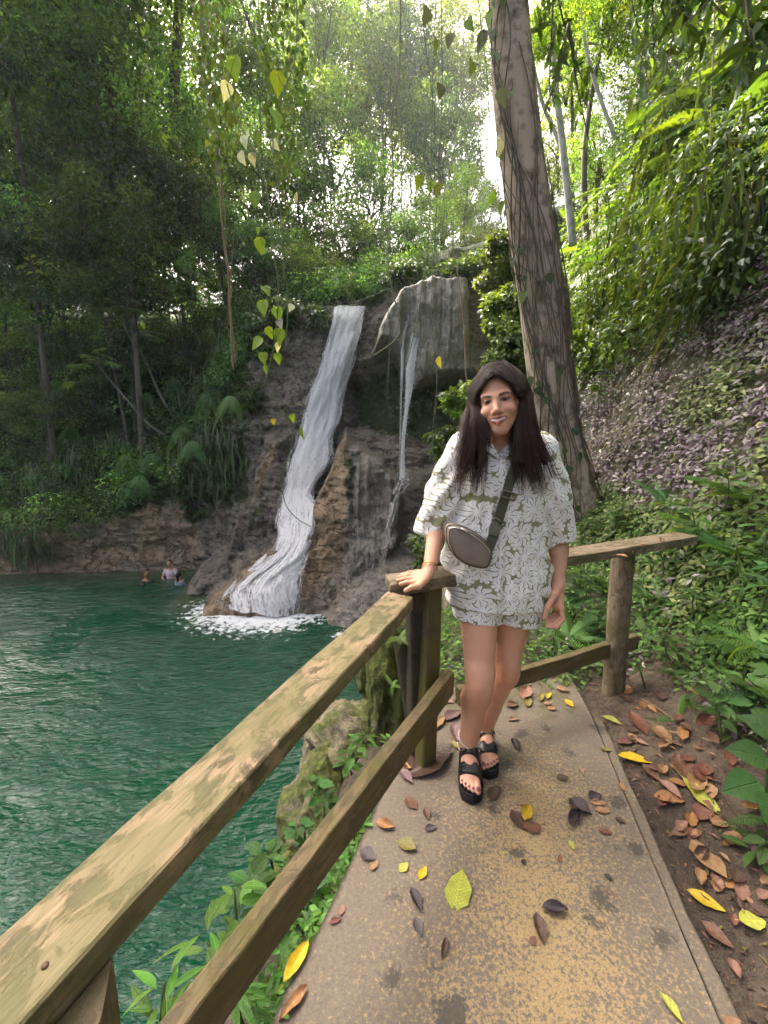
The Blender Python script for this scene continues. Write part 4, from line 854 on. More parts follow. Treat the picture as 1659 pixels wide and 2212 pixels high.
shrub(960, 950, 34, 40, 'fern tuft hanging beside the woman\'s right shoulder', n=16, per=50, leaf=.10, col=(.06, .11, .025), Y=6.5, drop=.9)
shrub(1100, 780, 50, 80, 'shady green bush between woman and vine-covered trunk', n=36, per=70, leaf=.11, col=(.06, .10, .03), Y=7.5)
# hanging grass and fern fronds on the far bank
def hang(name, pts, n, size, col, label, spread=.45, tmpl=L_BLADE, wid=None, parent=None, mat='leaf'):
    pts = np.asarray(pts); N = len(pts) * n; c = np.repeat(pts, n, 0) + rng.normal(0, spread, (N, 3)) * np.array([1, .3, .7])
    ax = unit(np.stack([rng.normal(0, .22, N), -rng.uniform(.2, .7, N), -np.ones(N)], -1)); s = size * rng.uniform(.6, 1.2, N)
    V, F = scatter(*tmpl, c, ax, unit(np.array([0, -1, .5]) + rng.normal(0, .3, (N, 3))), s, s if wid is None else s * wid)
    return tag(link(name, make_mesh(name, V, F, True, col=np.repeat(jitter_col(col, N, .3), len(tmpl[0]), 0), mats=[M[mat]]), parent), label, kind='stuff')
hang('hanging_grass', [onwall(x, y) - np.array([0, .4, 0]) for x, y in [(420, 665), (450, 680), (480, 690), (510, 690), (540, 700), (430, 720), (460, 740), (500, 740), (560, 690), (470, 800), (500, 830), (440, 860), (490, 1000), (470, 940), (250, 960), (180, 1000), (110, 1030), (60, 1150), (430, 980), (520, 760)]], 90, 1.1, (.10, .14, .06), 'long drooping grass curtain on the far bank', wid=1.3)
for i, (x, y, s, lb) in enumerate([(185, 930, 1.3, 'drooping fern clump highest at far left of the bank'), (305, 990, 1.25, 'bright fern clump over the bare rock, lower left of the pair'), (355, 985, 1.3, 'bright fern clump over the bare rock, right of the pair'), (330, 1030, 1.1, 'fern hanging lowest above the bare rock'),
        (415, 930, 1.1, 'fern under the foot of the lower leaning sapling'), (440, 960, 1.1, 'fern hanging right of the sapling feet'), (345, 860, .9, 'small fern above the bright clumps'), (520, 870, 1.0, 'fern near the bare cliff left of the falls'), (470, 860, 1.0, 'fern beside the upper sapling foot'), (400, 830, 1.0, 'fern in the shade between the two sapling stems')]):
    s = s * .78; c = onwall(x, y) - np.array([0, .9, -.1]); t = empty('hanging_fern', c, lb, 'fern', 'ferns on the far bank')
    n = 16; a = np.linspace(-2.0, 2.0, n) + rng.normal(0, .15, n); ax = np.stack([np.sin(a) * .7, -np.full(n, .55), np.cos(a) * .4 - .75], -1)
    me = leaf_part(L_FROND, 'frond', 'leaf', [(.13, .27, .09), (.15, .30, .10), (.11, .24, .08)][i % 3])
    for k in range(n): place_leaf(me, t, c + rng.normal(0, .04, 3), ax[k], np.array([0, -.6, .8]), s * rng.uniform(.7, 1.05), s * .8, name='frond')
# two leaning saplings with big lobed leaves
def lobed():
    V = [(0, 0, 0)]; F = []
    for k in range(8):
        a = R(-150 + k * 300 / 7); d = np.array([math.sin(a), math.cos(a)]); n_ = np.array([d[1], -d[0]]); L = .5 - .12 * abs(k - 3.5) / 3.5
        b = len(V)
        for (t, w) in ((.30, .06), (.68, .10)):
            V += [(*(d * L * t - n_ * w), -.03 * t), (*(d * L * t + n_ * w), -.03 * t)]
        V.append((*(d * L), -.10)); F += [(0, b, b + 1), (b, b + 2, b + 1), (b + 1, b + 2, b + 3), (b + 2, b + 4, b + 3)]
    return np.array(V, float), np.array(F)
L_LOBED = lobed()
for (stem, tops, lb) in [([(378, 905), (345, 850), (315, 780), (285, 735), (268, 700), (262, 672)], [(262, 668, 1.0), (240, 650, .9), (285, 650, .9), (268, 640, .8), (300, 672, .8), (225, 668, .8), (210, 728, .7), (330, 725, .7), (345, 735, .6), (355, 722, .5)], 'taller leaning sapling with pale stem and large lobed leaves'),
                         ([(360, 942), (320, 915), (285, 875), (250, 835), (225, 805), (212, 785)], [(212, 780, .9), (195, 770, .9), (232, 768, .9), (180, 790, .8), (245, 785, .7), (215, 755, .7), (160, 790, .6), (150, 830, .6)], 'lower leaning sapling with pale stem and large lobed leaves')]:
    b = onwall(*stem[0]); Y0 = b[1] - .2; pts = [P(x, y, Y0 - .32 * i) for i, (x, y) in enumerate(stem)]
    t = empty('leaning_sapling', pts[0], lb, 'sapling', 'saplings leaning from the far bank'); g = G(); V, Q, T = tube(catmull(pts, 40), np.linspace(.055, .025, 40), 7); g.add(V - pts[0], Q, T, (.30, .28, .22))
    for (x, y, s) in tops:
        e = P(x, y, Y0 - 1.7); j = pts[-1] if abs(y - stem[-1][1]) < 45 else catmull(pts, 40)[28]
        V, Q, T = tube(catmull([j, (j + e) / 2 + np.array([0, 0, .05]), e], 8), .012, 5); g.add(V - pts[0], Q, T, (.30, .28, .2))
        place_leaf(leaf_part(L_LOBED, 'lobed_leaf', 'leaf', (.16, .27, .085)), t, e, np.array([rng.normal(0, .5), -1, .1]), np.array([rng.normal(0, .25), -.35, 1]), 1.05 * s, name='leaf')
    g.build('stem', M['stem'], t)
# ------------------------------------------------------------------ right hillside plants
rng = np.random.default_rng(123)
def onhill(px, py):
    d = ray(px, py); ys_ = np.arange(.5, 22, .02); X = d[0] / d[1] * ys_; z = CAM_Z + d[2] / d[1] * ys_
    k = np.nonzero(z <= H(X, ys_))[0]; k = k[0] if len(k) else len(ys_) - 1
    return np.array([X[k], ys_[k], z[k]])
def hill_pts(n, x0, x1, y0, y1, keep):
    X = rng.uniform(x0, x1, n); Y = rng.uniform(y0, y1, n); z = H(X, Y); k = keep(X, Y, z); return np.stack([X, Y, z], -1)[k]
def hill_nrm(p):
    e = .05; a = H(p[:, 0] + e, p[:, 1]) - H(p[:, 0] - e, p[:, 1]); b = H(p[:, 0], p[:, 1] + e) - H(p[:, 0], p[:, 1] - e)
    return unit(np.stack([-a / (2 * e), -b / (2 * e), np.ones(len(p))], -1))
def carpet(name, p, n, size, colf, label, tmpl, lift=.06, spread=.05, mat='leaf', flat=.5):
    N = len(p) * n; nr = np.repeat(hill_nrm(p), n, 0); c = np.repeat(p, n, 0); a = rng.uniform(0, 2 * np.pi, N)
    h = np.stack([np.cos(a), np.sin(a), np.zeros(N)], -1); h = unit(h - nr * (h * nr).sum(1, keepdims=True))
    pos = c + nr * rng.uniform(.2, 1, (N, 1)) * lift + h * rng.uniform(0, spread, (N, 1))
    ax = unit(h + nr * rng.uniform(-.1, .5, (N, 1))); s = size * rng.uniform(.6, 1.25, N)
    cols = colf(np.repeat(np.arange(len(p)), n)); V, F = scatter(*tmpl, pos, ax, unit(nr + .5 * rng.normal(0, 1, (N, 3)) * flat), s)
    return tag(link(name, make_mesh(name, V, F, True, col=np.repeat(cols, len(tmpl[0]), 0), mats=[M[mat]])), label, kind='stuff')
def hd(X, Y): return X - (1.27 + .12 * Y)
def near(px, py, off=.06):
    q = onhill(px, py); return q - unit(ray(px, py)) * off
# striped purple creeping plant carpet on the upper slope
p = hill_pts(9500, 1.2, 7.5, 2.3, 9.5, lambda X, Y, z: (hd(X, Y) > .12) & (z < 4.2) & (z > .25) & (rng.uniform(0, 1, len(X)) < np.clip(3.4 / (.4 + .18 * Y * Y), .3, 1)))
PUR = np.array([(.14, .10, .135), (.26, .22, .25), (.085, .048, .075), (.40, .36, .38), (.12, .15, .075)])
gmix = fbm(p, 1.1, 3, 5)
def pcol(i):
    c = PUR[rng.integers(0, 5, len(i))]; green = (gmix[i] + .55 * sstep(1.2, .4, p[i, 2]) + rng.normal(0, .15, len(i)) > .28)
    gc = np.array([(.15, .22, .06), (.24, .30, .10), (.10, .17, .045)])[rng.integers(0, 3, len(i))]
    return np.where(green[:, None], gc, c) * np.exp(rng.normal(0, .25, (len(i), 1)))
carpet('purple_ground_cover', p, 13, .060, pcol, 'silver-striped purple creeping plants carpeting the upper slope', L_HEX, lift=.10, spread=.09)
# mixed green ground cover below and around the railing
p = hill_pts(3600, .1, 3.6, 1.9, 4.6, lambda X, Y, z: (hd(X, Y) > -1.3) & (z > -.5) & (z < .85) & ((Y > 2.12 + .12 * X) | (X > 1.75)))
p = np.vstack([p, hill_pts(1500, 1.3, 3.2, .6, 2.3, lambda X, Y, z: (z > .14 + .1 * fbm(np.stack([X, Y, X * 0], -1), 3, 3, 8)))])
gm2 = fbm(p, 2.0, 3, 6)
def gcol(i):
    c = np.array([(.07, .14, .03), (.10, .19, .04), (.05, .11, .03), (.14, .24, .055)])[rng.integers(0, 4, len(i))]
    return np.where((gm2[i] + rng.normal(0, .1, len(i)) > .52)[:, None], PUR[rng.integers(0, 4, len(i))], c) * np.exp(rng.normal(0, .3, (len(i), 1)))
carpet('green_ground_cover', p, 9, .046, gcol, 'mixed small green plants covering the bank behind the railing', L_HEX, lift=.085, spread=.10, mat='leaf_near')
# leafy weeds with broad leaves behind the rail
def leafy(name, base, n, size, col, label, tmpl=L_BROAD2, h=.35, spread=.16, mat='leaf_near', cat='plant', group=None, lean=(0, 0, 0), whorl=False):
    base = np.asarray(base, float); t = empty(name, base, label, cat, group); g = G(); top = np.array([rng.normal(0, .03), rng.normal(0, .03), h]) + np.array(lean)
    st = catmull([np.zeros(3), top * .5 + rng.normal(0, .02, 3), top], 10); V, Q, T = tube(st, np.linspace(.006, .003, 10), 5); g.add(V, Q, T, (.07, .11, .03)); g.build('stem', M['stem'], t)
    for k in range(n):
        f = .35 + .65 * (k + .5) / n; a = k * 2.4 + rng.normal(0, .3); q = st[min(9, int(f * 9.9))]; d = np.array([math.cos(a), math.sin(a), rng.uniform(-.1, .45)])
        me = leaf_part(tmpl, name + '_leaf', mat, np.array(col) * [.8, 1, 1.2][k % 3]); place_leaf(me, t, base + q + d * .02, d, np.array([0, 0, 1]) + rng.normal(0, .25, 3), size * rng.uniform(.7, 1.15))
    return t
for i, (x, y, n, s, h, col, lb) in enumerate([
    (1240, 1330, 9, .11, .30, (.05, .11, .035), 'dark broad-leaved weed right of the woman\'s left hand'), (1210, 1430, 8, .09, .22, (.06, .13, .04), 'leafy weed beside the woman\'s left knee behind the lower rail'),
    (1270, 1290, 9, .10, .32, (.055, .12, .04), 'broad-leaved weed just left of the round post'), (1290, 1390, 8, .09, .2, (.055, .12, .035), 'low weed at the left foot of the round post'),
    (1390, 1330, 9, .07, .25, (.075, .16, .04), 'narrow-leaved weed right of the round post'), (1430, 1260, 9, .08, .25, (.07, .15, .04), 'weed growing under the far end of the top rail'),
    (1510, 1200, 10, .09, .3, (.08, .17, .045), 'weed with pointed leaves leaning over the end of the top rail'), (1570, 1260, 10, .10, .3, (.07, .15, .04), 'weed with pointed leaves at right above the mossy bank'),
    (1600, 1170, 10, .10, .3, (.085, .18, .045), 'pale green weed on the slope at the right edge'), (1560, 1110, 10, .09, .3, (.11, .20, .05), 'sunlit weed clump above the rail end'),
    (1220, 1130, 9, .085, .28, (.10, .18, .045), 'small bush with oval leaves at the foot of the big trunk'), (1260, 1180, 9, .08, .22, (.09, .17, .04), 'oval-leaved sprig poking up behind the top rail'), (1330, 1150, 8, .08, .2, (.12, .2, .06), 'pale sprig behind the middle of the right top rail'),
    (1640, 1330, 9, .11, .25, (.06, .14, .04), 'weed at the right edge above the lobed leaf'), (1500, 1330, 9, .06, .16, (.08, .16, .04), 'small weed on the mossy bank'), (1450, 1420, 8, .05, .12, (.09, .18, .04), 'little herb at the top of the mossy soil'),
    (1395, 1480, 8, .05, .12, (.06, .13, .035), 'herb by the right foot of the round post'), (1560, 1580, 8, .06, .14, (.08, .17, .04), 'three-leaved seedling by the brown stick'), (1600, 1530, 7, .07, .12, (.08, .16, .04), 'seedling above the big ribbed leaves')]):
    b = near(x, y, .12); leafy('weed', b + np.array([0, 0, -.02]), n + 5, s * 1.35, np.array(col) * [1.0, 1.25, .85][i % 3], lb, [L_BROAD2, L_LANCE2, L_OVAL2][i % 3], h * 1.15)
# big ribbed leaves at the right edge
b = onhill(1650, 1760); t = empty('ribbed_plant', b, 'plant with large ribbed oval leaves at the right edge of the dirt', 'plant')
for (x, y, Y, ax, s) in [(1640, 1690, 1.50, (-1, -.25, .05), .15), (1659, 1640, 1.62, (-.8, .1, .25), .14), (1690, 1660, 1.45, (-.3, -.9, .1), .15), (1700, 1600, 1.6, (-.7, .5, .4), .15), (1670, 1720, 1.4, (-.6, -.8, 0), .15)]:
    place_leaf(leaf_part(L_BROAD2, 'ribbed_leaf', 'leaf_near', (.05, .125, .032)), t, near(x, y, .16), ax, np.array([-.1, -.5, .9]), s, s * 1.15)
g = G()
for (x, y, Y) in [(1640, 1690, 1.5), (1659, 1640, 1.62), (1690, 1660, 1.45)]:
    e_ = near(x, y, .16); V, Q, T = tube(catmull([b, (b + e_) / 2 + np.array([0, 0, .02]), e_], 8), .005, 5); g.add(V - b, Q, T, (.07, .12, .03))
g.build('stem', M['stem'], t)
b = onhill(1640, 1440); t = empty('lobed_plant', b, 'plant with a big five-pointed lobed leaf above the right ferns', 'plant')
for (x, y, s, ax) in [(1585, 1395, .22, (-.6, -.7, -.1)), (1640, 1390, .24, (.2, -.9, 0)), (1670, 1450, .2, (-.4, -.8, -.2))]:
    place_leaf(leaf_part(L_LOBED, 'green_lobed_leaf', 'leaf_near', (.07, .16, .04)), t, near(x, y, .14), ax, np.array([-.2, -.6, .7]), s)
# ferns on the near bank
def fern(x, y, n, s, col, label, Y=None, dirs=None, up=.4, w=.8, group='ferns on the near bank'):
    b = near(x, y, .12) if Y is None else P(x, y, Y); t = empty('fern', b, label, 'fern', group)
    me = leaf_part(L_FROND, 'frond', 'leaf_near', col)
    for k in range(n):
        a = k * 2.4 + rng.normal(0, .3); d = np.array([math.cos(a), math.sin(a) - .4, up + rng.normal(0, .15)]) if dirs is None else np.array(dirs[k])
        place_leaf(me, t, b, d, np.array([0, -.3, 1]) + rng.normal(0, .15, 3), s * rng.uniform(.75, 1.1), s * w, name='frond')
    return t
fern(1480, 1500, 2, .13, (.15, .30, .05), 'pair of bright green fronds on the mossy bank', dirs=[(-.25, -.5, -.55), (.45, -.5, -.6)], w=.9)
fern(1460, 1455, 3, .12, (.07, .15, .04), 'darker fern just above the bright pair of fronds')
fern(1640, 1490, 4, .26, (.075, .15, .075), 'large blue-green fern with broad toothed fronds at the right edge', dirs=[(-1, -.3, .1), (-.9, -.1, .35), (-.6, -.8, 0), (-.3, -.6, .5)], w=1.0)
fern(1560, 1330, 4, .2, (.08, .17, .045), 'long single-ribbed fern reaching right above the mossy bank', dirs=[(1, -.2, .1), (.8, -.5, .3), (-.7, -.3, .2), (.2, -.8, .3)], w=.5)
fern(1545, 1440, 4, .10, (.08, .17, .04), 'tiny fern left of the big blue-green fern')
fern(1655, 1770, 4, .12, (.08, .17, .045), 'small fern under the ribbed leaves')
fern(1420, 1555, 5, .07, (.08, .16, .04), 'little moss fern beside the forked twig')
fern(866, 1378, 6, .07, (.12, .22, .05), 'fern tuft growing on top of the short black post', Y=1.64)
fern(848, 1480, 4, .07, (.11, .2, .045), 'small fern on the mossy rock beside the black post', Y=1.95)
# bright ferns, hanging grass and leaves on the steep bank upper right
pts = [onhill(x, y) for x, y in [(1330, 560), (1350, 480), (1400, 420), (1440, 360), (1480, 320), (1520, 280), (1560, 250), (1600, 210), (1640, 180), (1380, 640), (1310, 650), (1480, 430), (1540, 380), (1600, 330), (1650, 300), (1290, 740), (1330, 720), (1420, 540), (1500, 520), (1580, 470), (1640, 420), (1260, 520), (1270, 620)]]
PX_ = [(1330, 560), (1350, 480), (1400, 420), (1440, 360), (1480, 320), (1520, 280), (1560, 250), (1600, 210), (1640, 180), (1380, 640), (1310, 650), (1480, 430), (1540, 380), (1600, 330), (1650, 300), (1290, 740), (1330, 720), (1420, 540), (1500, 520), (1580, 470), (1640, 420), (1260, 520), (1270, 620)]
def FERN_L(i):
    x, y = PX_[i]; return 'arching fern %s of the steep bank %s' % (['at the top', 'in the upper part', 'halfway down', 'at the foot'][int(np.clip((y - 150) // 150, 0, 3))], ['next to the trunk', 'just right of the trunk', 'midway across', 'towards the right', 'at the right edge'][int(np.clip((x - 1240) // 85, 0, 4))])
for i, c in enumerate(pts):
    c = c + np.array([-.15, -.1, .1]); t = empty('bank_fern', c, FERN_L(i), 'fern', 'ferns on the steep bank at upper right')
    n = 14; me = leaf_part(L_FROND, 'frond', 'leaf', [(.10, .18, .03), (.13, .21, .03), (.075, .15, .03)][i % 3])
    for k in range(n):
        a = rng.uniform(0, 6.28); place_leaf(me, t, c + rng.normal(0, .25, 3), np.array([math.cos(a) * .8 - .55, math.sin(a) * .8 - .3, rng.uniform(-.5, .4)]), np.array([-.3, -.2, 1]) + rng.normal(0, .2, 3), rng.uniform(.55, 1.0), .75, name='frond')
cen = np.array([onhill(x, y) for x in range(1240, 1680, 30) for y in range(60, 860, 34) if y < 850 - (x - 1240) * .55])
cen = cen[rng.uniform(0, 1, len(cen)) < .85]
cen = cen + rng.normal(0, .25, cen.shape) + np.array([-.2, -.12, .12])
cols = np.array([(.075, .13, .03), (.055, .10, .03), (.11, .17, .03), (.045, .08, .025)])[rng.integers(0, 4, len(cen))]
bulk('bank_foliage', cen, .5, 120, .095, cols, 'leafy tangle covering the steep bank at upper right', L_HEX, 'leaf', .5)
hang('bank_grass', [onhill(x, y) + np.array([-.3, -.2, .2]) for x, y in [(1390, 560), (1430, 540), (1470, 520), (1510, 480), (1550, 440), (1600, 400), (1640, 380), (1480, 350), (1540, 300), (1600, 280), (1430, 640), (1480, 620), (1350, 660), (1640, 520), (1600, 560)]], 70, .85, (.07, .10, .025), 'long drooping grass on the steep bank at upper right', spread=.3)
for i, (x, y, n, s, lb) in enumerate([(1420, 690, 12, .22, 'shrub with long glossy leaves in front of the dark bank hollow'), (1500, 720, 12, .2, 'glossy shrub right of the long-leaved one'), (1330, 800, 12, .16, 'leafy shrub right of the big trunk at mid height'), (1300, 890, 10, .16, 'dark heart-leaved plant close to the big trunk'), (1400, 820, 10, .14, 'shrub at the top of the purple slope'), (1540, 660, 10, .2, 'shrub with upright leaves at right centre'), (1280, 700, 12, .14, 'light green shrub beside the trunk')]):
    b = onhill(x, y); leafy('bank_shrub', b + np.array([-.1, -.1, -.1]), n + 8, s, [(.05, .10, .035), (.06, .12, .035)][i % 2], lb, [L_LANCE2, L_BROAD2][i % 2], .7, cat='shrub')
for i, (x, y, n, s_, h, col, lb) in enumerate([(1625, 1560, 9, .10, .16, (.07, .16, .04), 'glossy weed just above the ribbed leaves'), (1655, 1860, 9, .08, .12, (.07, .15, .035), 'weed at the right edge beside the mauve leaf'), (1600, 1620, 8, .06, .10, (.10, .2, .05), 'bright seedling between stick and ribbed leaves'), (1540, 1270, 10, .10, .26, (.06, .14, .04), 'long-leaved weed overhanging the right post'), (1460, 1210, 10, .09, .22, (.09, .18, .045), 'leafy weed swallowing the end of the right top rail'), (1655, 1250, 10, .12, .3, (.075, .16, .04), 'broad-leaved weed at the right edge above the lobed plant'), (1405, 1395, 9, .06, .16, (.10, .2, .05), 'fresh green herb right of the round post')]):
    leafy('weed', near(x, y, .03) - np.array([0, 0, .03]), n + 3, s_, col, lb, [L_BROAD2, L_OVAL2, L_LANCE2][i % 3], h)
for i, (x, y, lb) in enumerate([(1275, 1245, 'fern arching up behind the top rail left of the round post'), (1410, 1290, 'fern right of the round post below the rail'), (1520, 1150, 'fern rising above the end of the right top rail'), (1600, 1080, 'fern on the slope above the rail end at right'), (1440, 1090, 'fern on the slope behind the middle of the right rail'), (1640, 1400, 'fern at the right edge below the lobed plant'), (1230, 1380, 'low fern behind the lower rail by the left knee'), (1580, 1200, 'broad fern leaning over the rail end from the right')]):
    fern(x, y, 7, [.26, .22, .30, .28][i % 4], [(.13, .26, .07), (.09, .20, .06), (.17, .30, .07)][i % 3], lb, up=.7)
# roots and dry stems on the bank
for (pix, Y, w, lb) in [([(1632, 370), (1612, 480), (1600, 620), (1590, 720), (1585, 800), (1590, 920)], 4.4, .016, 'twisted tan root hanging down the dark bank at far right'), ([(1545, 0), (1538, 200), (1530, 500), (1522, 700), (1518, 900)], 5.0, .006, 'long straight hanging stem on the right bank'), ([(1500, 700), (1497, 800), (1494, 900)], 4.8, .008, 'upright dry stem above the purple carpet'), ([(1512, 690), (1510, 800), (1506, 890)], 4.8, .007, 'second dry stem beside the first above the purple carpet')]:
    pts = [P(x, y, Y) for x, y in pix]; V, Q, T = tube(catmull(pts, 60), w, 6); V = V + .01 * fbm(V, 6, 3, 4)[:, None]
    g = G(); g.add(V - pts[-1], Q, T, (.24, .18, .11)); o = g.build('hanging_root', M['stem']); o.location = pts[-1]; tag(o, lb, 'root')

# ------------------------------------------------------------------ hanging vines in front of the forest
def vine(pix, Y, w, col, label, leaves=(), small=0, name='hanging_vine', lcol=(.11, .20, .03), fuzz=.0, sz=.05):
    pts = [P(x, y, Y) for x, y in pix]; o = pts[0]; t = empty(name, o, label, 'vine', 'vines hanging in front of the forest'); n = 14 * len(pix)
    c = catmull(pts, n); c = c + fuzz * np.stack([fbm(c, 3, 3, 3), fbm(c, 3, 3, 4), 0 * c[:, 0]], -1); V, Q, T = tube(c, w, 5); g = G(); g.add(V - o, Q, T, col); g.build('stem', M['stem'], t)
    for k, (x, y, s, col2) in enumerate(leaves):
        q = P(x, y, Y); j = c[np.argmin(np.linalg.norm(c - q, axis=1))]
        a = np.array([rng.normal(0, .35), rng.normal(0, .3), -1]); nr = np.array([rng.normal(0, .7), -1, .25 + rng.normal(0, .3)]); sz_ = s / pxm(x, y, Y)
        lf = place_leaf(leaf_part(L_HEART, 'heart_leaf', 'leaf_near', col2), t, q + np.array([0, 0, sz_ * .45]), a, nr, sz_)
        V, Q, T = tube(catmull([j - o, (j + q) / 2 - o + np.array([0, 0, .02]), q + np.array([0, 0, sz_ * .45]) - o], 6), w * .6, 4); me = G(); me.add(V, Q, T, col); me.build('leaf_stalk', M['stem'], t)
    if small:
        i = rng.integers(0, n, small); N = small; pos = c[i] + rng.normal(0, 1.0, (N, 3)) * sz * np.array([1.1, 1, .4]); s = sz * rng.uniform(.6, 1.3, N)
        ax = unit(np.stack([rng.normal(0, .4, N), rng.normal(0, .4, N), -np.ones(N)], -1)); nr = unit(np.stack([rng.normal(0, .6, N), -np.ones(N), rng.normal(0, .4, N)], -1))
        V, F = scatter(*L_HEART, pos, ax, nr, s); tag(link('foliage', make_mesh('foliage', V - o, F, True, col=np.repeat(jitter_col(lcol, N, .25), len(L_HEART[0]), 0), mats=[M['leaf_near']]), t), kind='stuff')
    return t
YL, BR, WH = (.17, .30, .03), (.12, .22, .03), (.50, .56, .55)
TAN_, GRN = (.27, .20, .11), (.15, .19, .08)
vine([(428, -60), (440, 130), (466, 330), (480, 480), (494, 640), (506, 800)], 5.5, .012, TAN_, 'thick twisted tan vine with shreds, longest of the left group', fuzz=.04)
vine([(442, -60), (455, 150), (474, 330), (488, 500), (500, 660), (512, 790)], 5.6, .007, TAN_, 'thinner tan vine twisted beside the thick tan one', fuzz=.05)
ORD = ['first', 'second', 'third', 'fourth', 'fifth']
for k, (x, y1, n) in enumerate([(434, 210, 70), (450, 300, 80), (466, 380, 90), (480, 330, 70), (494, 260, 50), (582, 300, 60), (598, 420, 80), (614, 480, 90), (628, 380, 70), (645, 220, 60), (560, 160, 40), (320, 170, 30)]):
    vine([(x - 6, -80), (x, y1 * .4), (x + 5, y1 * .75), (x + 8, y1)], 4.8 + .15 * (k % 4), .003, GRN, ['%s leafy strand from the left in the left vine curtain' % ORD[k % 5] if k < 5 else '%s leafy strand from the left in the right vine curtain' % ORD[k % 5], 'lone short leafy vine strand at far upper left', 'short leafy strand between the two curtains'][0 if k < 10 else (2 if k == 10 else 1)], small=int(n * 1.7), sz=.05, lcol=(.10, .17, .045))
vine([(490, 180), (515, 260), (545, 320), (575, 400), (588, 520), (602, 620), (598, 700), (590, 760), (572, 830)], 3.2, .0045, GRN, 'green vine with the largest heart leaves hanging left of the waterfall',
     [(507, 150, 44, YL), (594, 262, 40, BR), (532, 308, 38, YL), (556, 300, 30, BR), (493, 200, 34, WH), (520, 345, 26, WH), (545, 345, 24, WH), (552, 435, 34, BR), (563, 532, 32, YL), (572, 632, 26, YL), (569, 668, 34, YL), (598, 680, 30, YL), (604, 702, 22, WH), (606, 730, 34, YL), (578, 722, 26, YL), (564, 747, 32, YL), (600, 752, 22, WH), (568, 776, 26, YL), (600, 776, 24, YL), (572, 800, 18, BR)])
vine([(640, -40), (638, 120), (600, 240), (590, 330), (604, 420), (612, 560), (622, 640), (618, 760)], 3.4, .004, GRN, 'vine curving in from the top then hanging behind the large heart leaves', [(600, 180, 40, YL), (592, 318, 22, WH), (640, 430, 20, (.3, .28, .05)), (632, 668, 18, WH), (560, 500, 14, YL), (575, 545, 14, YL)])
vine([(585, 850), (612, 895), (632, 935), (628, 975), (612, 1030), (616, 1085), (640, 1118), (672, 1138)], 3.2, .0035, GRN, 'looping bare vine end crossing the lower waterfall', [(652, 938, 26, YL), (630, 905, 18, YL), (590, 912, 14, (.35, .33, .06))])
vine([(578, 826), (600, 858), (625, 876), (660, 872), (668, 858)], 3.2, .003, GRN, 'short curled vine tip touching the falls at mid height')
vine([(866, -40), (862, 160), (846, 260), (850, 400), (838, 560), (862, 690), (858, 730), (806, 770)], 3.6, .006, (.17, .18, .09), 'long bare grey-green vine bending left over the overhang')
vine([(845, -40), (844, 300), (838, 600), (842, 760), (836, 850), (842, 900)], 4.2, .0025, GRN, 'hair-thin straight vine left of the bare bent vine')
vine([(944, -40), (936, 160), (932, 330), (926, 520), (912, 620), (900, 700), (878, 790)], 3.8, .0045, GRN, 'vine crossing the side cascade with a curled yellow tip', [(930, 405, 24, YL), (908, 395, 26, YL), (950, 410, 22, (.2, .26, .08))])
vine([(952, -40), (956, 180), (950, 330), (940, 520), (932, 680), (944, 820), (938, 900), (930, 1000)], 3.9, .0035, (.10, .12, .06), 'dark thin vine with a yellow leaf left of the woman\'s head', [(948, 785, 24, (.55, .45, .03)), (900, 560, 18, YL)])
vine([(976, 520), (992, 610), (1002, 700), (1006, 790), (1010, 850)], 4.5, .006, TAN_, 'straight dry tan stem beside the overhang edge')
vine([(905, -30), (920, 100), (938, 230), (940, 300)], 3.7, .003, (.09, .10, .06), 'short dark vine with grey leaves high in the centre', [(925, 40, 34, (.10, .13, .09)), (952, 200, 30, (.09, .12, .08)), (975, 90, 28, (.12, .16, .07)), (940, 100, 26, BR)])
vine([(505, 480), (500, 620), (498, 700), (510, 760)], 6.5, .004, TAN_, 'dry thin vine tangle at the left edge of the bare cliff', fuzz=.12)
vine([(1030, -40), (1040, 60), (1050, 140), (1060, 260), (1072, 330), (1078, 420)], 3.9, .004, GRN, 'leafy vine hugging the left edge of the big trunk', [(1048, 90, 36, (.09, .13, .09)), (1070, 130, 34, (.10, .14, .09)), (1060, 40, 32, BR), (1080, 215, 34, (.14, .19, .13)), (1020, 150, 30, (.11, .17, .05)), (1078, 320, 36, (.42, .46, .44)), (1068, 430, 28, BR), (1085, 450, 26, YL), (1010, 60, 28, BR)])
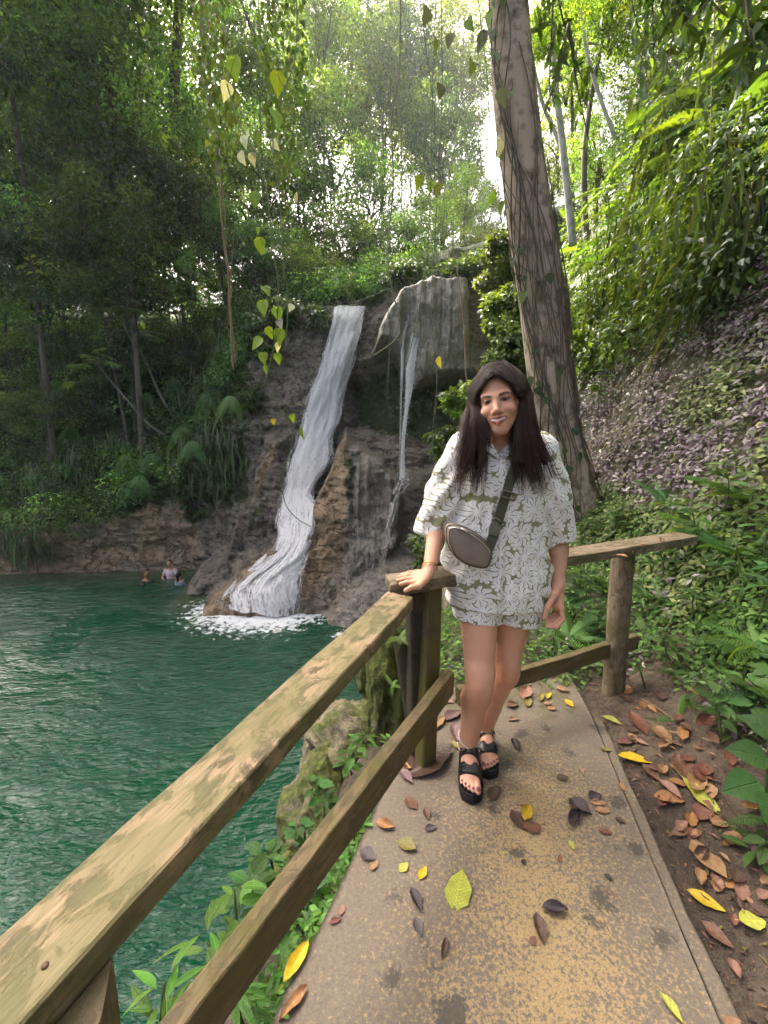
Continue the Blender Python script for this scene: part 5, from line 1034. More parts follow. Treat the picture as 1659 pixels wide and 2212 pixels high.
# leafy branches hanging into the top right
for i, (x, y, Y, n, s, lb) in enumerate([(1190, 90, 4.8, 22, .16, 'hanging branch of long bright leaves right of the big trunk'), (1220, 180, 4.8, 20, .15, 'lower dark leaf spray right of the big trunk'), (1400, 60, 4.6, 24, .17, 'dark leafy branch at the top right of centre'), (1340, 40, 5.2, 20, .15, 'bright leafy branch at the top'), (1470, 60, 4.4, 24, .17, 'dark leaf spray at top right'), (1590, 40, 4.0, 20, .2, 'shaded leaf mass in the top right corner'), (1640, 130, 3.8, 20, .2, 'dark leafy branch along the right edge')]):
    b = P(x, y, Y); t = empty('leafy_branch', b, lb, 'branch', 'leafy branches at the top right'); g = G()
    for q in range(4):
        e = np.array([rng.normal(0, .35), rng.normal(0, .25), rng.uniform(-.55, .1)]); st = catmull([np.array([0, 0, .5]), e * .4 + np.array([0, 0, .2]), e], 14); V, Q, T = tube(st, np.linspace(.012, .003, 14), 5); g.add(V, Q, T, (.10, .085, .05))
        N = n; k = rng.integers(3, 14, N); ax = unit(rng.normal(0, .6, (N, 3)) + np.array([0, 0, -.6])); V, F = scatter(*L_LANCE, st[k] + rng.normal(0, .03, (N, 3)), ax, unit(np.array([0, 0, 1]) + rng.normal(0, .5, (N, 3))), s * .85 * rng.uniform(.7, 1.3, N), s * .95)
        link('foliage', make_mesh('foliage', V, F, True, col=np.repeat(jitter_col((.075, .145, .03), N), len(L_LANCE[0]), 0), mats=[M['leaf']]), t)
    g.build('stem', M['stem'], t)

# ------------------------------------------------------------------ plants below the railing at left
for i, (x, y, Y, n, s, h, tm, col, lb) in enumerate([
    (560, 1960, 1.02, 12, .09, .18, L_BROAD2, (.05, .12, .035), 'dark glossy heart-leaved plant between the rails'), (500, 2010, .92, 12, .085, .22, L_OVAL2, (.11, .24, .045), 'bright compound-leaved plant between the rails near the bottom'), (640, 1900, 1.18, 8, .085, .12, L_BROAD2, (.045, .11, .04), 'dark glossy leaves against the pale rock'),
    (420, 2130, .78, 16, .10, .22, L_LANCE2, (.09, .2, .04), 'tall bright grass-leaved plant at the bottom by the near post'), (330, 2190, .70, 16, .10, .2, L_LANCE2, (.10, .21, .04), 'grassy clump at the bottom edge beside the near post'), (520, 2130, .8, 14, .09, .2, L_LANCE2, (.075, .17, .035), 'long-leaved plant under the lower rail near the bottom edge'),
    (640, 2090, .95, 12, .07, .14, L_OVAL2, (.09, .2, .04), 'small-leaved plant at the path edge near the bottom'), (620, 2170, .86, 10, .10, .12, L_LANCE2, (.07, .16, .04), 'dark green tuft beside the yellow strip leaf'),
    (700, 1960, 1.1, 14, .04, .10, L_OVAL2, (.12, .25, .05), 'tiny-leaved creeper on the path edge below the lower rail'), (760, 1830, 1.3, 14, .035, .09, L_OVAL2, (.14, .28, .05), 'lime creeper cluster on the path edge, lower of two'), (815, 1745, 1.46, 14, .035, .08, L_OVAL2, (.15, .30, .055), 'lime creeper cluster on the path edge, upper of two'),
    (700, 1730, 1.55, 10, .08, .12, L_BROAD2, (.06, .15, .04), 'dark creeper leaves on the rock left of the lower rail'), (760, 1640, 1.75, 9, .08, .12, L_BROAD2, (.08, .18, .04), 'broad bright leaves in the gap between the rails'), (790, 1600, 1.85, 8, .10, .12, L_BROAD2, (.09, .2, .04), 'single tall bright leaf plant near the mossy rock'), (650, 1800, 1.4, 12, .06, .12, L_BROAD2, (.06, .15, .045), 'small leafy creeper on the tan ledge'), (590, 1870, 1.25, 12, .07, .12, L_BROAD2, (.065, .15, .04), 'leafy creeper trailing down the ledge'),
    (840, 1600, 1.72, 10, .06, .08, L_LANCE2, (.10, .2, .05), 'grass tuft at the foot of the black post'), (880, 1690, 1.58, 10, .03, .06, L_OVAL2, (.14, .28, .05), 'round-leaved creeper under the big brown leaf'), (860, 1660, 1.68, 12, .035, .07, L_OVAL2, (.12, .25, .05), 'round-leaved creeper left of the big brown leaf')]):
    c = P(x, y, Y); leafy('path_side_plant', c - np.array([0, 0, h * .7]), n + 5, s * .82, np.array(col) * np.array([.85, .95, .7]), lb, tm, h, spread=.1)
p = []
for Y_ in np.arange(.4, 1.75, .012):
    for k in range(4): p.append((xl(Y_) - .03 - abs(rng.normal(0, .09)), Y_, 0))
p = np.array(p); p[:, 2] = H(p[:, 0], p[:, 1]); N = len(p) * 4; c = np.repeat(p, 4, 0) + rng.normal(0, .025, (N, 3)); c[:, 2] += rng.uniform(0, .06, N)
V, F = scatter(*L_OVAL, c, unit(rng.normal(0, 1, (N, 3)) * np.array([1, 1, .4])), unit(np.array([0, 0, 1]) + rng.normal(0, .4, (N, 3))), .032 * rng.uniform(.6, 1.3, N))
tag(link('edge_creepers', make_mesh('edge_creepers', V, F, True, col=np.repeat(jitter_col((.10, .21, .045), N), len(L_OVAL[0]), 0), mats=[M['leaf_near']])), 'small green creepers along the left edge of the path', kind='stuff')
# ------------------------------------------------------------------ fallen leaves and sticks
rng = np.random.default_rng(555)
def fallen_mesh(seed, curl, shape=0):
    r = np.random.default_rng(seed); n = 9; t = np.linspace(0, 1, n); w = (.26 * np.sin(np.pi * t ** .85) ** .9 if shape == 0 else .20 * np.sin(np.pi * t ** 1.1) ** .7) + .004
    V = []; cols = np.linspace(-1, 1, 5)
    ph = r.uniform(0, 6)
    for i in range(n):
        for c in cols:
            z = curl * (abs(c) ** 1.5) * w[i] * .9 + .05 * curl * math.sin(5 * t[i] + ph + 2 * c) + .02 * curl * math.sin(13 * t[i] + 4 * c) + curl * .12 * (t[i] - .5) ** 2 * 4 * r.uniform(.5, 1)
            jag = 1 + (.10 * r.normal() if abs(c) == 1 else 0)
            V.append((c * w[i] * jag * (1 - .25 * curl * abs(c)), t[i] - .5, z))
    V = np.array(V); V[:, 2] -= V[:, 2].min(); F = grid_faces(n, 5)
    st = np.array([(-.006, -.5, 0.01), (.006, -.5, .01), (.004, -.66, .02), (-.004, -.66, .02)]); F = np.vstack([F, np.array([[0, 1, 2, 3]]) + len(V)]); V = np.vstack([V, st])
    return V, F
def fallen_mat():
    t = NT('fallen_leaf_spotted'); oi = t.N('ShaderNodeObjectInfo'); v = t.coord('Object'); n = t.noise(v, 7, 6, .65); f = t.noise(v, 22, 4)
    c = t.mix(t.ramp(n, [(.40, 0), (.72, .55)]), oi.outputs['Color'], t.mix(1, oi.outputs['Color'], (.42, .30, .22), 'MULTIPLY'))
    c = t.mix(t.ramp(t.vor(v, 9), [(.06, .7), (.13, 0)]), c, (.05, .025, .012))
    sx = t.N('ShaderNodeSeparateXYZ'); t.l.new(v, sx.inputs[0]); mid = t.ramp(t.math('ABSOLUTE', sx.outputs[0]), [(.0, .45), (.022, 0)]); c = t.mix(mid, c, t.mix(1, c, (1.6, 1.5, 1.3), 'MULTIPLY'))
    vein = t.math('SINE', t.math('MULTIPLY', t.math('SUBTRACT', sx.outputs[1], t.math('MULTIPLY', t.math('ABSOLUTE', sx.outputs[0]), .8)), 75))
    return t.done(t.bsdf(c, t.ramp(n, [(.3, .28), (.7, .6)]), t.bump(t.math('ADD', t.math('MULTIPLY', vein, .12), f), .3, .012), .5))
M['fallen'] = fallen_mat()
FALL = [[make_mesh('fallen_leaf', *fallen_mesh(10 * s + k, cu, s), True, mats=[M['fallen']]) for k, cu in enumerate((.12, .25, .5, .85))] for s in (0, 1)]
CC = dict(lime=(.38, .42, .045), yel=(.60, .42, .015), yg=(.42, .44, .06), org=(.36, .18, .06), tan=(.34, .20, .095), brn=(.15, .075, .042), red=(.19, .078, .052), drk=(.045, .03, .032), mau=(.17, .10, .095), sal=(.30, .16, .11), gry=(.10, .085, .085), olv=(.24, .21, .05), dbr=(.085, .048, .032))
NAMES = dict(lime='lime green', yel='bright yellow', yg='yellow-green', org='orange-brown', tan='pale tan', brn='brown', red='reddish brown', drk='blackish', mau='mauve', sal='salmon pink', gry='grey', olv='olive', dbr='dark brown')
def fallen(zx, zy, L, ang, c, cur, shape=0, label=None, group=None, z=0.004, wide=1.0, zoom=True, parent=None):
    x, y = (863 + .48 * zx, 1460 + .48 * zy) if zoom else (zx, zy)
    L = L * (.48 if zoom else 1)
    p = PZ(x, y, z); 
    for _ in range(3):
        gz_ = max(z, ground(p[0], p[1]) + .006) if (p[0] > outX(p[1]) or p[0] < xl(p[1]) or p[1] > 2.1) else z
        p = PZ(x, y, gz_)
    dx, dy = math.cos(R(ang)) * L / 2, -math.sin(R(ang)) * L / 2; a, b = PZ(x - dx, y - dy, p[2]), PZ(x + dx, y + dy, p[2]); d = b - a; ln = np.linalg.norm(d)
    o = link('fallen_leaf', FALL[shape][cur], None, loc=p, rot=(rng.normal(0, .05), rng.normal(0, .08), math.atan2(d[1], d[0]) - math.pi / 2), scale=(ln * wide * 1.15, ln, ln))
    cc = np.array(CC[c]) * np.exp(rng.normal(0, .08)); o.color = (*np.clip(cc, 0, 1), 1)
    return tag(o, label, 'leaf', group or 'fallen leaves on the walkway')
LV = [(265, 965, 185, 77, 'lime', 0, 0, 'large lime green leaf lying upright in the picture on the walk', 1.05), (75, 1010, 120, -65, 'drk', 2, 0, 'curled blackish leaf left of the lime one', .8), (85, 1130, 95, -75, 'gry', 1, 0, 'grey-black leaf below the curled blackish leaf', 1.0),
 (203, 1230, 110, 80, 'dbr', 2, 1, 'narrow dark leaf below the lime leaf', .7), (632, 1140, 150, -75, 'dbr', 2, 0, 'long dark brown leaf in the middle of the walk', .85), (602, 1190, 45, 60, 'red', 0, 0, 'small red-brown scrap beside the long dark leaf', 1.1), (20, 862, 55, 40, 'yg', 1, 0, 'small yellow leaf, left of the two at the walk edge', 1.3), (105, 887, 70, 60, 'yel', 1, 0, 'small yellow leaf, right of the two at the walk edge', .9), (35, 766, 95, -25, 'olv', 2, 0, 'torn olive leaf near the left edge of the walk', 1.3),
 (575, 622, 75, 75, 'yel', 3, 0, 'crumpled bright yellow leaf on the wet brown patch', 1.0), (555, 578, 40, 0, 'tan', 2, 0, 'tan scrap above the crumpled yellow leaf', 1.0), (540, 650, 120, -50, 'dbr', 0, 0, 'flat wet brown leaf under the crumpled yellow leaf', 1.1), (600, 680, 90, 10, 'brn', 0, 0, 'flat wet brown leaf right under the crumpled yellow leaf', 1.2),
 (810, 595, 130, -35, 'drk', 3, 0, 'big torn blackish leaf, centre right of the walk', 1.4), (790, 645, 90, 60, 'drk', 3, 0, 'hanging strip of the torn blackish leaf', .8), (880, 545, 60, 20, 'drk', 2, 0, 'upper scrap of the torn blackish leaf', 1.2), (895, 572, 75, -5, 'tan', 1, 0, 'tan leaf, upper of the two beside the torn black leaf', .8), (915, 607, 75, -5, 'tan', 1, 0, 'tan leaf, lower of the two beside the torn black leaf', .9),
 (995, 652, 55, -30, 'dbr', 1, 0, 'small dark brown leaf near the border strip', 1.4), (928, 700, 65, -10, 'red', 0, 0, 'reddish leaf below the torn black leaf', 1.1), (775, 762, 48, -60, 'yg', 1, 0, 'tiny yellow-green leaf in the middle of the walk', 1.0), (430, 530, 75, 60, 'dbr', 2, 0, 'dark scrap just right of the front sandal', 1.1), (525, 312, 60, -60, 'drk', 3, 0, 'curled black leaf right of the rear sandal', .9), (735, 455, 55, 0, 'dbr', 0, 0, 'flat brown stain leaf behind the torn black leaf', 1.2),
 (930, 332, 55, 0, 'olv', 1, 0, 'yellow-brown leaf near the far border strip', 1.0), (1003, 500, 38, -60, 'org', 1, 0, 'small orange leaf on the border strip', 1.2), (820, 430, 35, -60, 'sal', 1, 0, 'tiny pinkish leaf in the far middle of the walk', 1.0), (123, 622, 60, -75, 'brn', 1, 0, 'narrow brown seed-like leaf near the front sandal', .8), (140, 685, 60, 15, 'gry', 2, 0, 'curled grey leaf below the narrow brown one', .8), (55, 572, 75, -50, 'brn', 0, 0, 'flat brown leaf left of the front sandal', 1.2),
 (765, 124, 50, -40, 'yel', 1, 0, 'bright yellow leaf at the far end of the walk', 1.2), (685, 148, 40, 0, 'org', 2, 0, 'orange leaf left of the far bright yellow one', 1.2), (735, 65, 65, -15, 'tan', 3, 0, 'folded tan leaf under the far lower rail', 1.1), (568, 82, 55, 70, 'sal', 3, 0, 'folded pink-red leaf right of the knees', 1.2), (578, 120, 45, 80, 'olv', 2, 0, 'pale olive leaf below the folded pink one', .9), (508, 135, 55, 10, 'brn', 3, 0, 'curled brown leaf beside the rear calf', 1.3), (515, 197, 50, 10, 'sal', 2, 0, 'small pinkish leaf beside the rear calf', .8), (640, 98, 35, 70, 'olv', 2, 0, 'tiny olive leaf far right of the knees', .8), (672, 90, 30, 60, 'yel', 2, 0, 'tiny golden leaf left of the folded tan one', .8), (668, 124, 40, 0, 'sal', 1, 0, 'small pink-tan leaf among the far leaves', 1.0),
 (172, 215, 85, 40, 'tan', 2, 0, 'orange-tan leaf at the foot of the black post', .9), (240, 182, 90, 25, 'mau', 2, 0, 'purple-red leaf behind the front calf', .9), (255, 262, 90, -75, 'mau', 2, 0, 'mauve leaf touching the front calf', .8), (265, 318, 80, -30, 'olv', 1, 0, 'olive leaf half hidden behind the front ankle', .8), (195, 122, 45, 0, 'red', 3, 0, 'rounded red-brown leaf by the lower rail end', 1.3), (225, 115, 45, -20, 'sal', 2, 0, 'folded pinkish leaf by the lower rail end', 1.2),
 (135, 388, 255, 28, 'dbr', 1, 0, 'very large dark brown leaf behind the front sandal', .95), (100, 315, 105, 15, 'red', 3, 0, 'curled rust leaf above the very large brown leaf', .8), (22, 408, 70, -15, 'org', 2, 0, 'bright orange leaf at the walk edge', 1.0), (30, 455, 90, -45, 'mau', 2, 0, 'long mauve leaf at the walk edge', .8), (198, 378, 35, 60, 'org', 1, 0, 'small orange leaf on the tip of the very large brown leaf', .9), (722, 822, 40, 75, 'red', 1, 1, 'thin red sliver in the middle of the walk', .8), (962, 985, 45, -50, 'red', 1, 1, 'thin red sliver at right of the walk', .6), (560, 836, 28, 60, 'drk', 1, 0, 'tiny dark scrap in the middle of the walk', 1.2), (940, 908, 50, -40, 'drk', 3, 0, 'dark crumpled scrap near the border', 1.0),
 (1225, 1500, 185, -55, 'yg', 2, 0, 'large yellow-green leaf at the bottom right of the walk', .7), (700, 1055, 120, -5, 'drk', 3, 0, 'dark crumpled leaf with raised corner on the walk', .9), (1500, 1570, 80, 30, 'tan', 1, 0, 'tan leaf at the bottom right corner', 1)]
for (x, y, L, a, c, cu, sh, lb, w) in LV: fallen(x, y, L, a, c, cu, sh, lb, wide=w)
for (x, y, L, a, c, cu, sh, lb, w) in [(833, 1784, 42, -15, 'org', 3, 0, 'curled orange leaf on the left edge of the walk', 1.0), (795, 1848, 40, -30, 'gry', 2, 0, 'curled grey-purple leaf on the left edge of the walk', 1.3), (808, 1868, 30, 60, 'tan', 1, 0, 'tan leaf beside the curled grey-purple one', 1.0), (738, 1966, 28, 70, 'sal', 1, 0, 'pink-brown leaf on the lower left edge of the walk', 1.0), (725, 1990, 30, 20, 'red', 2, 0, 'small rust leaf on the lower left edge', .8), (640, 2080, 110, 60, 'yel', 2, 1, 'long yellow strip leaf in the plants at the bottom', .8), (635, 2170, 95, 50, 'org', 3, 1, 'curled orange-tan leaf at the bottom by the plants', .9)]:
    fallen(x, y, L, a, c, cu, sh, lb, wide=w, zoom=False)
DG = 'fallen leaves on the bare soil beside the walk'
for (x, y, L, a, c, cu, sh, lb, w) in [(1070, 378, 175, -12, 'yel', 1, 0, 'long spotted yellow leaf just off the border strip', .85), (960, 205, 100, -25, 'yg', 2, 0, 'folded pale yellow leaf at the far corner of the walk', .7), (1075, 215, 130, -55, 'red', 1, 0, 'large dark red leaf near the round post', .9), (1020, 302, 85, -5, 'red', 2, 0, 'curled dark red leaf left of the pale stick', .9), (880, 180, 65, 0, 'sal', 1, 0, 'pinkish leaf at the far edge of the walk', .9), (1050, 280, 60, -50, 'org', 1, 0, 'orange leaf below the large dark red one', .9), (1092, 300, 65, -25, 'sal', 1, 0, 'salmon leaf right of the curled dark red one', .9),
 (1222, 515, 135, -40, 'sal', 2, 0, 'wet salmon-red leaf in the middle of the soil', .8), (1215, 560, 150, -10, 'org', 2, 0, 'golden brown leaf under the wet salmon leaf', .9), (1265, 485, 115, -12, 'org', 1, 0, 'golden brown leaf above the wet salmon leaf', .8), (1355, 540, 235, -42, 'yg', 1, 1, 'very long yellow-green strap leaf on the soil', .9), (1382, 1015, 205, -32, 'yel', 1, 0, 'large bright yellow leaf lower right of the walk', .75), (1590, 1105, 125, -5, 'yg', 1, 0, 'broad yellow leaf at the right edge low down', 1.2), (1430, 1165, 190, -40, 'brn', 1, 0, 'big brown leaf below the bright yellow one', .9), (1510, 1322, 115, -65, 'sal', 3, 0, 'salmon leaf lowest on the soil at right', 1.0), (1390, 820, 240, -48, 'tan', 0, 0, 'big papery tan leaf with holes on the soil', 1.1), (1630, 805, 85, 10, 'mau', 2, 0, 'mauve leaf at the right edge', 1.1), (1185, 265, 115, -50, 'tan', 1, 0, 'tan leaf left of the pale stick', 1.0), (1135, 440, 120, -45, 'brn', 1, 0, 'brown leaf above the salmon-red one', .9), (1280, 420, 150, -65, 'brn', 1, 0, 'long brown leaf below the pale stick', .8), (1240, 418, 60, -40, 'tan', 1, 0, 'small tan leaf beside the long brown one', .8), (1610, 1050, 90, -40, 'red', 1, 0, 'red-brown leaf above the broad yellow one', 1.1), (1430, 930, 100, -60, 'sal', 2, 0, 'folded salmon leaf above the large bright yellow one', .9), (1400, 520, 70, -75, 'tan', 1, 0, 'tan oval leaf at the tip of the strap leaf', 1.1), (1290, 228, 60, -40, 'brn', 1, 0, 'round brown leaf behind the pale stick', 1.2), (1345, 325, 50, -20, 'org', 1, 0, 'small orange leaf right below the pale stick', 1.1)]:
    fallen(x, y, L, a, c, cu, sh, lb, DG, wide=w, z=-.04)
r_ = np.random.default_rng(99)
for k in range(130):
    x, y = r_.uniform(960, 1660), r_.uniform(60, 1100); lo = 985 + (y - 200) * .46
    if x < lo + 20 or x > lo + 430: continue
    fallen(x, y, r_.uniform(28, 75) * (1 + .0003 * y), r_.uniform(-90, 90), ['brn', 'sal', 'dbr', 'tan', 'red', 'org'][int(r_.integers(0, 6))], int(r_.integers(0, 4)), 0, 'small brown leaf in the litter on the soil', 'brown leaf litter on the soil', wide=r_.uniform(.7, 1.2), z=-.04)
for (x, y, L, a, c, lb) in [(1395, 1178, 34, -5, 'tan', 'curled tan leaf lying on the right top rail'), (1345, 1202, 26, 10, 'org', 'small orange leaf on the middle of the right top rail'), (1430, 1166, 36, -10, 'brn', 'brown leaf at the overgrown end of the right top rail')]:
    p = PZ(x, y, RZ2 + .004); o = link('fallen_leaf', FALL[0][2], None, loc=p, rot=(0, 0, a), scale=.055); o.color = (*CC[c], 1); tag(o, lb, 'leaf', 'leaves on the top rail')
def stick(pix, w, lb, col=(.32, .23, .14), z=.0):
    pts = []
    for x, y in pix:
        q = onhill(x, y); pts.append(q + np.array([0, 0, w]))
    V, Q, T = tube(catmull(pts, 30), np.linspace(w, w * .7, 30), 8); V = V + .15 * w * fbm(V, 40, 3, 5)[:, None]; o0 = pts[0]
    g = G(); g.add(V - o0, Q, T, col); o = g.build('stick', M['twig']); o.location = o0; tag(o, lb, 'stick')
zz = lambda l: [(863 + .48 * x, 1460 + .48 * y) for x, y in l]
stick(zz([(1195, 262), (1280, 275), (1350, 290), (1425, 305)]), .011, 'pale broken stick lying on the soil at right')
stick(zz([(1080, 105), (1160, 150), (1240, 210), (1305, 265)]), .007, 'brown twig leading from the round post to the pale stick', (.20, .13, .075))
stick(zz([(905, 125), (1040, 240), (1160, 310), (1250, 345)]), .0035, 'thin dark twig across the soil near the walk corner', (.07, .045, .03))
stick(zz([(1130, 150), (1200, 280), (1250, 380)]), .003, 'thin dark twig crossing under the tan leaf', (.07, .045, .03))
stick(zz([(1320, 400), (1420, 500), (1520, 640)]), .003, 'thin dark twig beside the strap leaf', (.07, .045, .03))
stick([(1340, 1150), (1365, 1180)], .012, 'dark stick end leaning behind the right top rail', (.05, .045, .04))

# crumbs of leaf and twig pressed into the soil
r_ = np.random.default_rng(17); N = 2600; Y = r_.uniform(.3, 2.7, N); X = outX(Y) + .01 + np.abs(r_.normal(0, .28, N)); Z = H(X, Y) + .004; N = len(X)
ax = unit(np.stack([r_.normal(0, 1, N), r_.normal(0, 1, N), r_.normal(0, .08, N)], -1)); nr = unit(np.stack([r_.normal(0, .25, N), r_.normal(0, .25, N), np.ones(N)], -1)); sz = .006 + .018 * r_.uniform(0, 1, N) ** 3
V, F = scatter(*L_DIAM, np.stack([X, Y, Z], -1), ax, nr, sz * r_.uniform(.8, 2, N), sz * r_.uniform(.3, 1.4, N)); cc = np.array([CC['brn'], CC['tan'], CC['dbr'], CC['sal'], (.05, .035, .025), CC['olv']])[r_.integers(0, 6, N)] * .8
tag(link('leaf_debris', make_mesh('leaf_debris', V, F, False, col=np.repeat(cc, 4, 0), mats=[M['leaf_dry']])), 'small crumbs of leaf and twig on the soil beside the walk', kind='stuff')
# ------------------------------------------------------------------ the woman
class Prim:
    def __init__(s, fn, lo, hi, k, op=1): s.fn, s.lo, s.hi, s.k, s.op = fn, np.array(lo, float), np.array(hi, float), k, op
def rcone(a, b, r1, r2, k=.02, op=1):
    a, b = np.array(a, float), np.array(b, float); ba = b - a; l2 = ba @ ba; rr_ = r1 - r2; a2 = max(1e-9, l2 - rr_ * rr_); il2 = 1 / l2
    def fn(p):
        pa = p - a; y = pa @ ba; z = y - l2; q = pa * l2 - ba * y[..., None]; x2 = (q * q).sum(-1); y2 = y * y * l2; z2 = z * z * l2
        kk = np.sign(rr_) * rr_ * rr_ * x2; d = (np.sqrt(np.maximum(x2 * a2 * il2, 0)) + y * rr_) * il2 - r1
        d = np.where(np.sign(z) * a2 * z2 > kk, np.sqrt(x2 + z2) * il2 - r2, d); return np.where(np.sign(y) * a2 * y2 < kk, np.sqrt(x2 + y2) * il2 - r1, d)
    m = max(r1, r2); return Prim(fn, np.minimum(a, b) - m, np.maximum(a, b) + m, k, op)
def ell(c, r, k=.02, op=1, Rm=None):
    c, r = np.array(c, float), np.array(r, float)
    def fn(p):
        q = p - c
        if Rm is not None: q = q @ Rm                # columns of Rm = ellipsoid axes
        k0 = np.sqrt(((q / r) ** 2).sum(-1)) + 1e-9; k1 = np.sqrt(((q / (r * r)) ** 2).sum(-1)) + 1e-9; return k0 * (k0 - 1) / k1
    m = r.max(); return Prim(fn, c - m, c + m, k, op)
def field(prims, lo, hi, h):
    ax = [np.arange(l, u + h, h) for l, u in zip(lo, hi)]; D = np.full([len(a) for a in ax], 1.0, np.float32)
    for p in prims:
        m = p.k + 3 * h + .004; s = []
        for a, l, u in zip(ax, p.lo, p.hi):
            i0, i1 = np.searchsorted(a, l - m), np.searchsorted(a, u + m); s.append(slice(i0, i1))
        if any(q.stop <= q.start for q in s): continue
        g = np.stack(np.meshgrid(*[a[q] for a, q in zip(ax, s)], indexing='ij'), -1); d = p.fn(g).astype(np.float32); D0 = D[tuple(s)]
        if p.op > 0: t = np.clip(.5 + .5 * (D0 - d) / p.k, 0, 1); D[tuple(s)] = D0 * (1 - t) + d * t - p.k * t * (1 - t)
        else: d = -d; t = np.clip(.5 - .5 * (D0 - d) / p.k, 0, 1); D[tuple(s)] = D0 * (1 - t) + d * t + p.k * t * (1 - t)
    return D, ax
def surface(D, ax):
    """naive surface nets"""
    S = D < 0; n = D.shape; c = [(i, j, k) for i in (0, 1) for j in (0, 1) for k in (0, 1)]
    sl = lambda i, j, k: (slice(i, n[0] - 1 + i), slice(j, n[1] - 1 + j), slice(k, n[2] - 1 + k))
    cnt = sum(S[sl(*q)].astype(np.int8) for q in c); act = (cnt > 0) & (cnt < 8); idx = np.full(act.shape, -1, np.int64); I = np.argwhere(act); idx[act] = np.arange(len(I))
    acc = np.zeros((len(I), 3)); num = np.zeros(len(I))
    for a in c:
        for b in c:
            if sum(b) - sum(a) == 1 and all(y >= x for x, y in zip(a, b)):
                da = D[tuple((I + a).T)]; db = D[tuple((I + b).T)]; m = (da < 0) != (db < 0); t = np.where(m, da / np.where(m, da - db, 1), 0)
                acc += np.where(m[:, None], np.array(a) + t[:, None] * (np.array(b) - np.array(a)), 0); num += m
    o = np.array([a[0] for a in ax]); h = np.array([a[1] - a[0] for a in ax]); V = o + (I + acc / num[:, None]) * h; Q = []
    for d in range(3):
        s0 = [slice(None)] * 3; s1 = [slice(None)] * 3; s0[d] = slice(0, n[d] - 1); s1[d] = slice(1, n[d]); A, B = S[tuple(s0)], S[tuple(s1)]; e = np.argwhere(A != B)
        u, v = [q for q in range(3) if q != d]; e = e[(e[:, u] > 0) & (e[:, v] > 0) & (e[:, u] < n[u] - 1) & (e[:, v] < n[v] - 1)]
        fl = A[tuple(e.T)]; q = []
        for du, dv_ in ((0, 0), (1, 0), (1, 1), (0, 1)):
            f = e.copy(); f[:, u] -= du; f[:, v] -= dv_; q.append(idx[tuple(f.T)])
        q = np.stack(q, -1); fl = fl if d != 1 else ~fl; q = np.where(fl[:, None], q, q[:, ::-1]); Q.append(q)
    Q = np.concatenate(Q); return V, Q[(Q >= 0).all(1)]
def vnormals(V, Q):
    n = np.cross(V[Q[:, 2]] - V[Q[:, 0]], V[Q[:, 3]] - V[Q[:, 1]]); N = np.zeros_like(V)
    for k in range(4): np.add.at(N, Q[:, k], n)
    return unit(N)
def sculpt(prims, blocks):
    Vs, Qs, n = [], [], 0
    for lo, hi, h in blocks:
        V, Q = surface(*field(prims, lo, hi, h)); Vs.append(V); Qs.append(Q + n); n += len(V)
    return np.concatenate(Vs), np.concatenate(Qs)
# --- joints, read off the photograph at their depths
J = {k: P(*v) for k, v in dict(shR=(1003, 972, 1.65), elR=(950, 1112, 1.70), wrR=(927, 1236, 1.50), shL=(1172, 975, 1.65), elL=(1208, 1148, 1.70), wrL=(1207, 1262, 1.62),
     hipR=(1034, 1290, 1.66), knR=(1037, 1476, 1.535), hipL=(1116, 1290, 1.69), knL=(1096, 1437, 1.645), neck=(1083, 962, 1.655), chest=(1082, 1040, 1.67), pel=(1074, 1255, 1.69)).items()}
J['anR'] = np.array([.362, 1.585, .115]); J['anL'] = np.array([.458, 1.69, .115])
HC = P(1076, 866, 1.592)                            # head centre at eye level
tocam = unit(np.array([0, 0, CAM_Z]) - HC)
fw = unit(tocam + np.array([-.10, 0, .02])); roll = R(-9.5)
rt0 = unit(np.cross(np.array([0, 0, 1.0]), fw)); up0 = np.cross(fw, rt0)          # rt0 points to image right
rt = rt0 * math.cos(roll) - up0 * math.sin(roll); up_ = np.cross(fw, rt)
if rt[0] < 0: rt = -rt
up_ = np.cross(fw, rt) if np.cross(fw, rt)[2] > 0 else np.cross(rt, fw)
HM = np.stack([rt, fw, up_], 1)
def HL(x, f, z): return HC + HM @ np.array([x, f, z], float)
pr = []
A = lambda *a, **k: pr.append(rcone(*a, **k)); E = lambda *a, **k: pr.append(ell(*a, **k))
# torso
A(J['pel'], J['chest'], .115, .115, k=.03); E(J['chest'] + np.array([0, -.035, -.01]), (.145, .085, .13), k=.04); E(J['neck'] + np.array([0, 0, -.055]), (.15, .07, .055), k=.04)
A(J['neck'] + np.array([0, .01, -.04]), HL(0, -.03, -.06), .053, .050, k=.025)
# arms
for s in 'RL':
    A(J['sh' + s], J['el' + s], .045, .037, k=.02); A(J['el' + s], J['el' + s] * .62 + J['wr' + s] * .38, .036, .036, k=.02); A(J['el' + s] * .62 + J['wr' + s] * .38, J['wr' + s], .036, .0235, k=.015)
# legs
for s in 'RL':
    hp, kn, an = J['hip' + s], J['kn' + s], J['an' + s]; sg = -1 if s == 'R' else 1
    A(hp, kn + np.array([0, .006, .03]), .085, .056, k=.03); A(kn + np.array([0, .004, .05]), kn + np.array([0, .004, -.045]), .055, .050, k=.02); E(kn + np.array([0, -.040, .0]), (.033, .018, .036), k=.03)
    cf = kn * .68 + an * .32 + np.array([0, .028, 0]); A(kn + np.array([0, .008, -.03]), cf, .050, .053, k=.03); A(cf, an + np.array([0, 0, .03]), .052, .034, k=.03); A(kn * .8 + an * .2 + np.array([0, -.006, 0]), an, .038, .031, k=.03)
